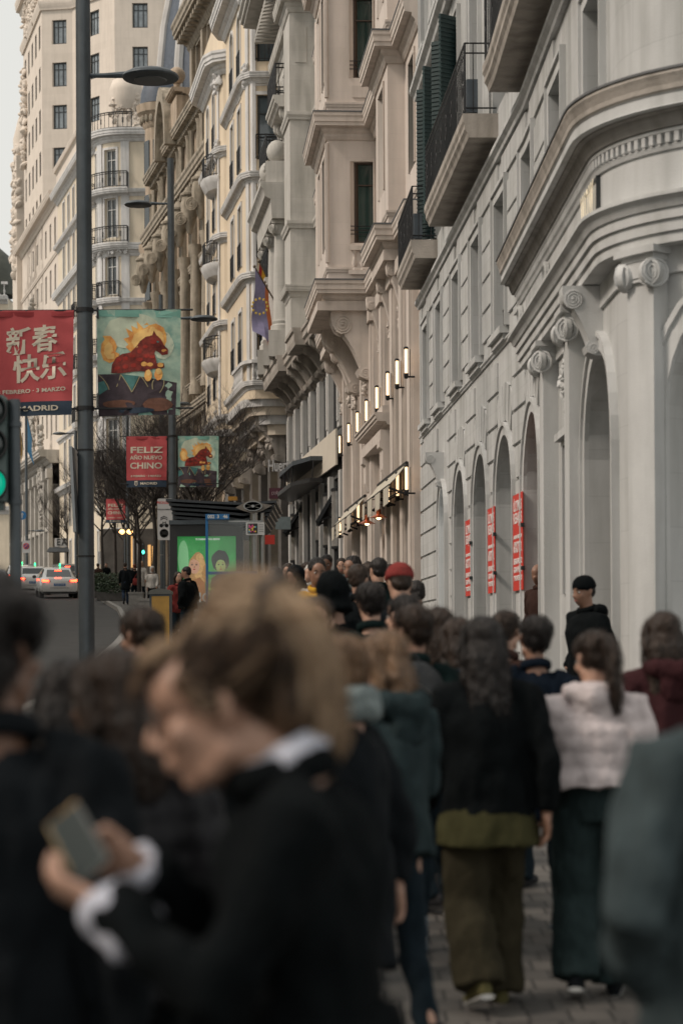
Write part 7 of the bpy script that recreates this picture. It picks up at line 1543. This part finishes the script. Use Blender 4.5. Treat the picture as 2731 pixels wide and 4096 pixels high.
# ---- farther along the pavement
far = [
 (1600, 2262, 14, 12, 'person in a dull red woollen hat and dark coat, walking away', dict(hstyle='short', hr='brown', cap=redc, coat=charc)),
 (1345, 2300, 13.2, 25, 'person with a black hood pulled up, in front of the mustard jacket', dict(hstyle='none', hood='up', coat=blackc, skin='tan', wide=1.1)),
 (1245, 2395, 9.8, 200, 'person in a grey blue coat behind the blond hair', dict(hr='brown', coat=greyb)),
 (1620, 2388, 11, 5, 'dark haired person in black right below the red hat', dict(hr='black', coat=blackc)),
 (1770, 2440, 10.8, 30, 'dark haired person in charcoal below the narrow white arch', dict(hr='brown', hstyle='bob', coat=charc)),
 (2010, 2458, 11.6, -30, 'dark haired person in a brown coat below the red banners', dict(hr='brown', coat=brownc)),
 (1490, 2335, 12.4, 10, 'dark haired person in bottle green between the black hood and red hat', dict(hr='black', coat=green_b)),
 (1276, 2236, 20, 178, 'dark haired man in a mustard yellow jacket', dict(hr='black', coat=yel, skin='tan', pants=blackc)),
 (1414, 2228, 22, 176, 'bearded man in black with a light grey open jacket behind the black hood', dict(hr='black', coat=greyb, scarf=grey_w, skin='tan')),
 (1512, 2236, 21, 8, 'dark green jacketed person walking away behind the brown hair', dict(hr='black', coat=green_b)),
 (1470, 2250, 24.5, 5, 'long brown-haired woman walking away by the lit doorway', dict(hr='brown', hstyle='long', coat=blackc, female=True)),
 (1190, 2268, 24, 150, 'hooded person in dark clothes left of the mustard jacket', dict(hstyle='none', hood='up', coat=charc, skin='tan')),
 (1312, 2222, 30, 176, 'brown-faced man with short dark hair behind the mustard jacket', dict(hr='black', coat=charc, skin='brown')),
 (1250, 2262, 27, 170, 'person with a pale cream hood and pink scarf behind the mustard jacket', dict(hstyle='none', hood='up', coat=cream_c)),
 (1110, 2270, 26, 90, 'dark jacketed person beside the shelter pillar', dict(hr='black', coat=navy, skin='tan')),
 (1150, 2255, 32, 180, 'distant dark coated person behind the shelter pillar', dict(hr='brown', coat=blackc)),
 (1225, 2250, 34, 10, 'distant brown-haired person between the hooded one and the mustard jacket', dict(hr='brown', coat=brownc)),
 (1370, 2235, 36, 178, 'distant person in charcoal under the cream awning', dict(hr='brown', coat=charc)),
 (1560, 2262, 28, 175, 'distant person in dark brown left of the red hat', dict(hr='brown', coat=brownc)),
 (1660, 2330, 18, 0, 'person in navy walking close to the pale wall', dict(hr='black', coat=navy)),
 (1440, 2262, 17.5, 12, 'dark jacketed person right behind the black hood', dict(hr='brown', coat=blackc)),
 (753, 2264, 40, 62, 'black haired man in a padded black jacket waiting in front of the green poster', dict(hr='black', coat=blackc, cstyle='puffer', arms='pocket', phase=.1, wide=1.1, group='couple waiting at the bus shelter', skin='tan')),
 (712, 2284, 40.5, 205, 'brown-haired woman in a red jacket beside the man at the poster', dict(hr='brown', hstyle='bob', coat=redc, arms='pocket', phase=.1, group='couple waiting at the bus shelter', female=True)),
 (505, 2246, 79, 8, 'distant man in a dark coat and blue jeans walking away past the planters', dict(hr='brown', coat=charc, cstyle='coat', pants=jeans)),
 (568, 2240, 86, 175, 'distant person in a fluffy white coat', dict(hr='blond', hstyle='long', coat=cream_c, cstyle='coat')),
 (540, 2252, 83, 10, 'distant dark dressed person with a red bag, between the jeans and the white coat', dict(hr='red', coat=blackc)),
 (612, 2262, 72, 170, 'distant person in a pale hood by the thick tree trunk', dict(hstyle='none', hood='up', coat=cream_c, pants=blackc)),
 (395, 2248, 96, 5, 'distant person in brown near the lamp post base', dict(hr='brown', coat=brownc)),
 (428, 2246, 104, 175, 'distant dark dressed person behind the left planter', dict(hr='black', coat=blackc)),
]
for px, top, z, yaw, lab, kw in far:
    k = dict(phase=.5 + .3 * math.sin(px)); k.update(kw); person(px, top, z, yaw, lab, **k)
rb = empty('red_bag', P(548, 2325, 82.6), 'small red bag carried beside the distant white coat', 'bag'); m = MB(); c = P(548, 2325, 82.6); m.lathe([(.12, -.16), (.17, -.12), (.16, .08), (.12, .12)], c, 12, sq=(1, .5)); m.build('bag', redc, rb, smooth=True); m = MB(); m.tube([c + Vector((-.1, 0, .12)), c + Vector((0, 0, .3)), c + Vector((.1, 0, .12))], .015, 6); m.build('handle', redc, rb)

def backpack(px, py, z, m_, label, s=1.0, straps=True):
    c = P(px, py, z); w = empty('backpack', c, label, 'bag'); b = MB()
    b.ell(c + Vector((0, 0, .06 * s)), (.15 * s, .09 * s, .17 * s), 16, 12); b.tube([c + Vector((0, 0, -.20 * s)), c + Vector((0, 0, .1 * s))], [(.15 * s, .09 * s), (.155 * s, .095 * s)], 16, up=(1, 0, 0)); b.ell(c + Vector((0, -.07 * s, -.08 * s)), (.11 * s, .05 * s, .09 * s), 14, 9)
    o = remesh(b, .012, 4, .012, 12); o.materials.clear(); o.materials.append(m_); o = bpy.data.objects.new('bag_body', o); COL.objects.link(o); o.parent = w; o.matrix_parent_inverse = wm(w).inverted()
    k = MB(); k.tube([c + Vector((-.03, 0, .22 * s)), c + Vector((0, .0, .27 * s)), c + Vector((.03, 0, .22 * s))], .008, 6); k.build('handle', m_, w, smooth=True)
    k = MB(); k.tube([c + Vector((-.12 * s, -.085 * s, .05 * s)), c + Vector((0, -.11 * s, .14 * s)), c + Vector((.12 * s, -.085 * s, .05 * s))], .005, 5); k.build('zip', steel, w)
    return w
backpack(1835, 2905, 9.85, cloth('blue_bag', (.012, .035, .085), .6), 'blue backpack on the long brown haired walker')
backpack(1655, 2850, 9.15, cloth('grey_bag', (.03, .032, .034), .6), 'charcoal backpack on the tall walker in slim jeans')
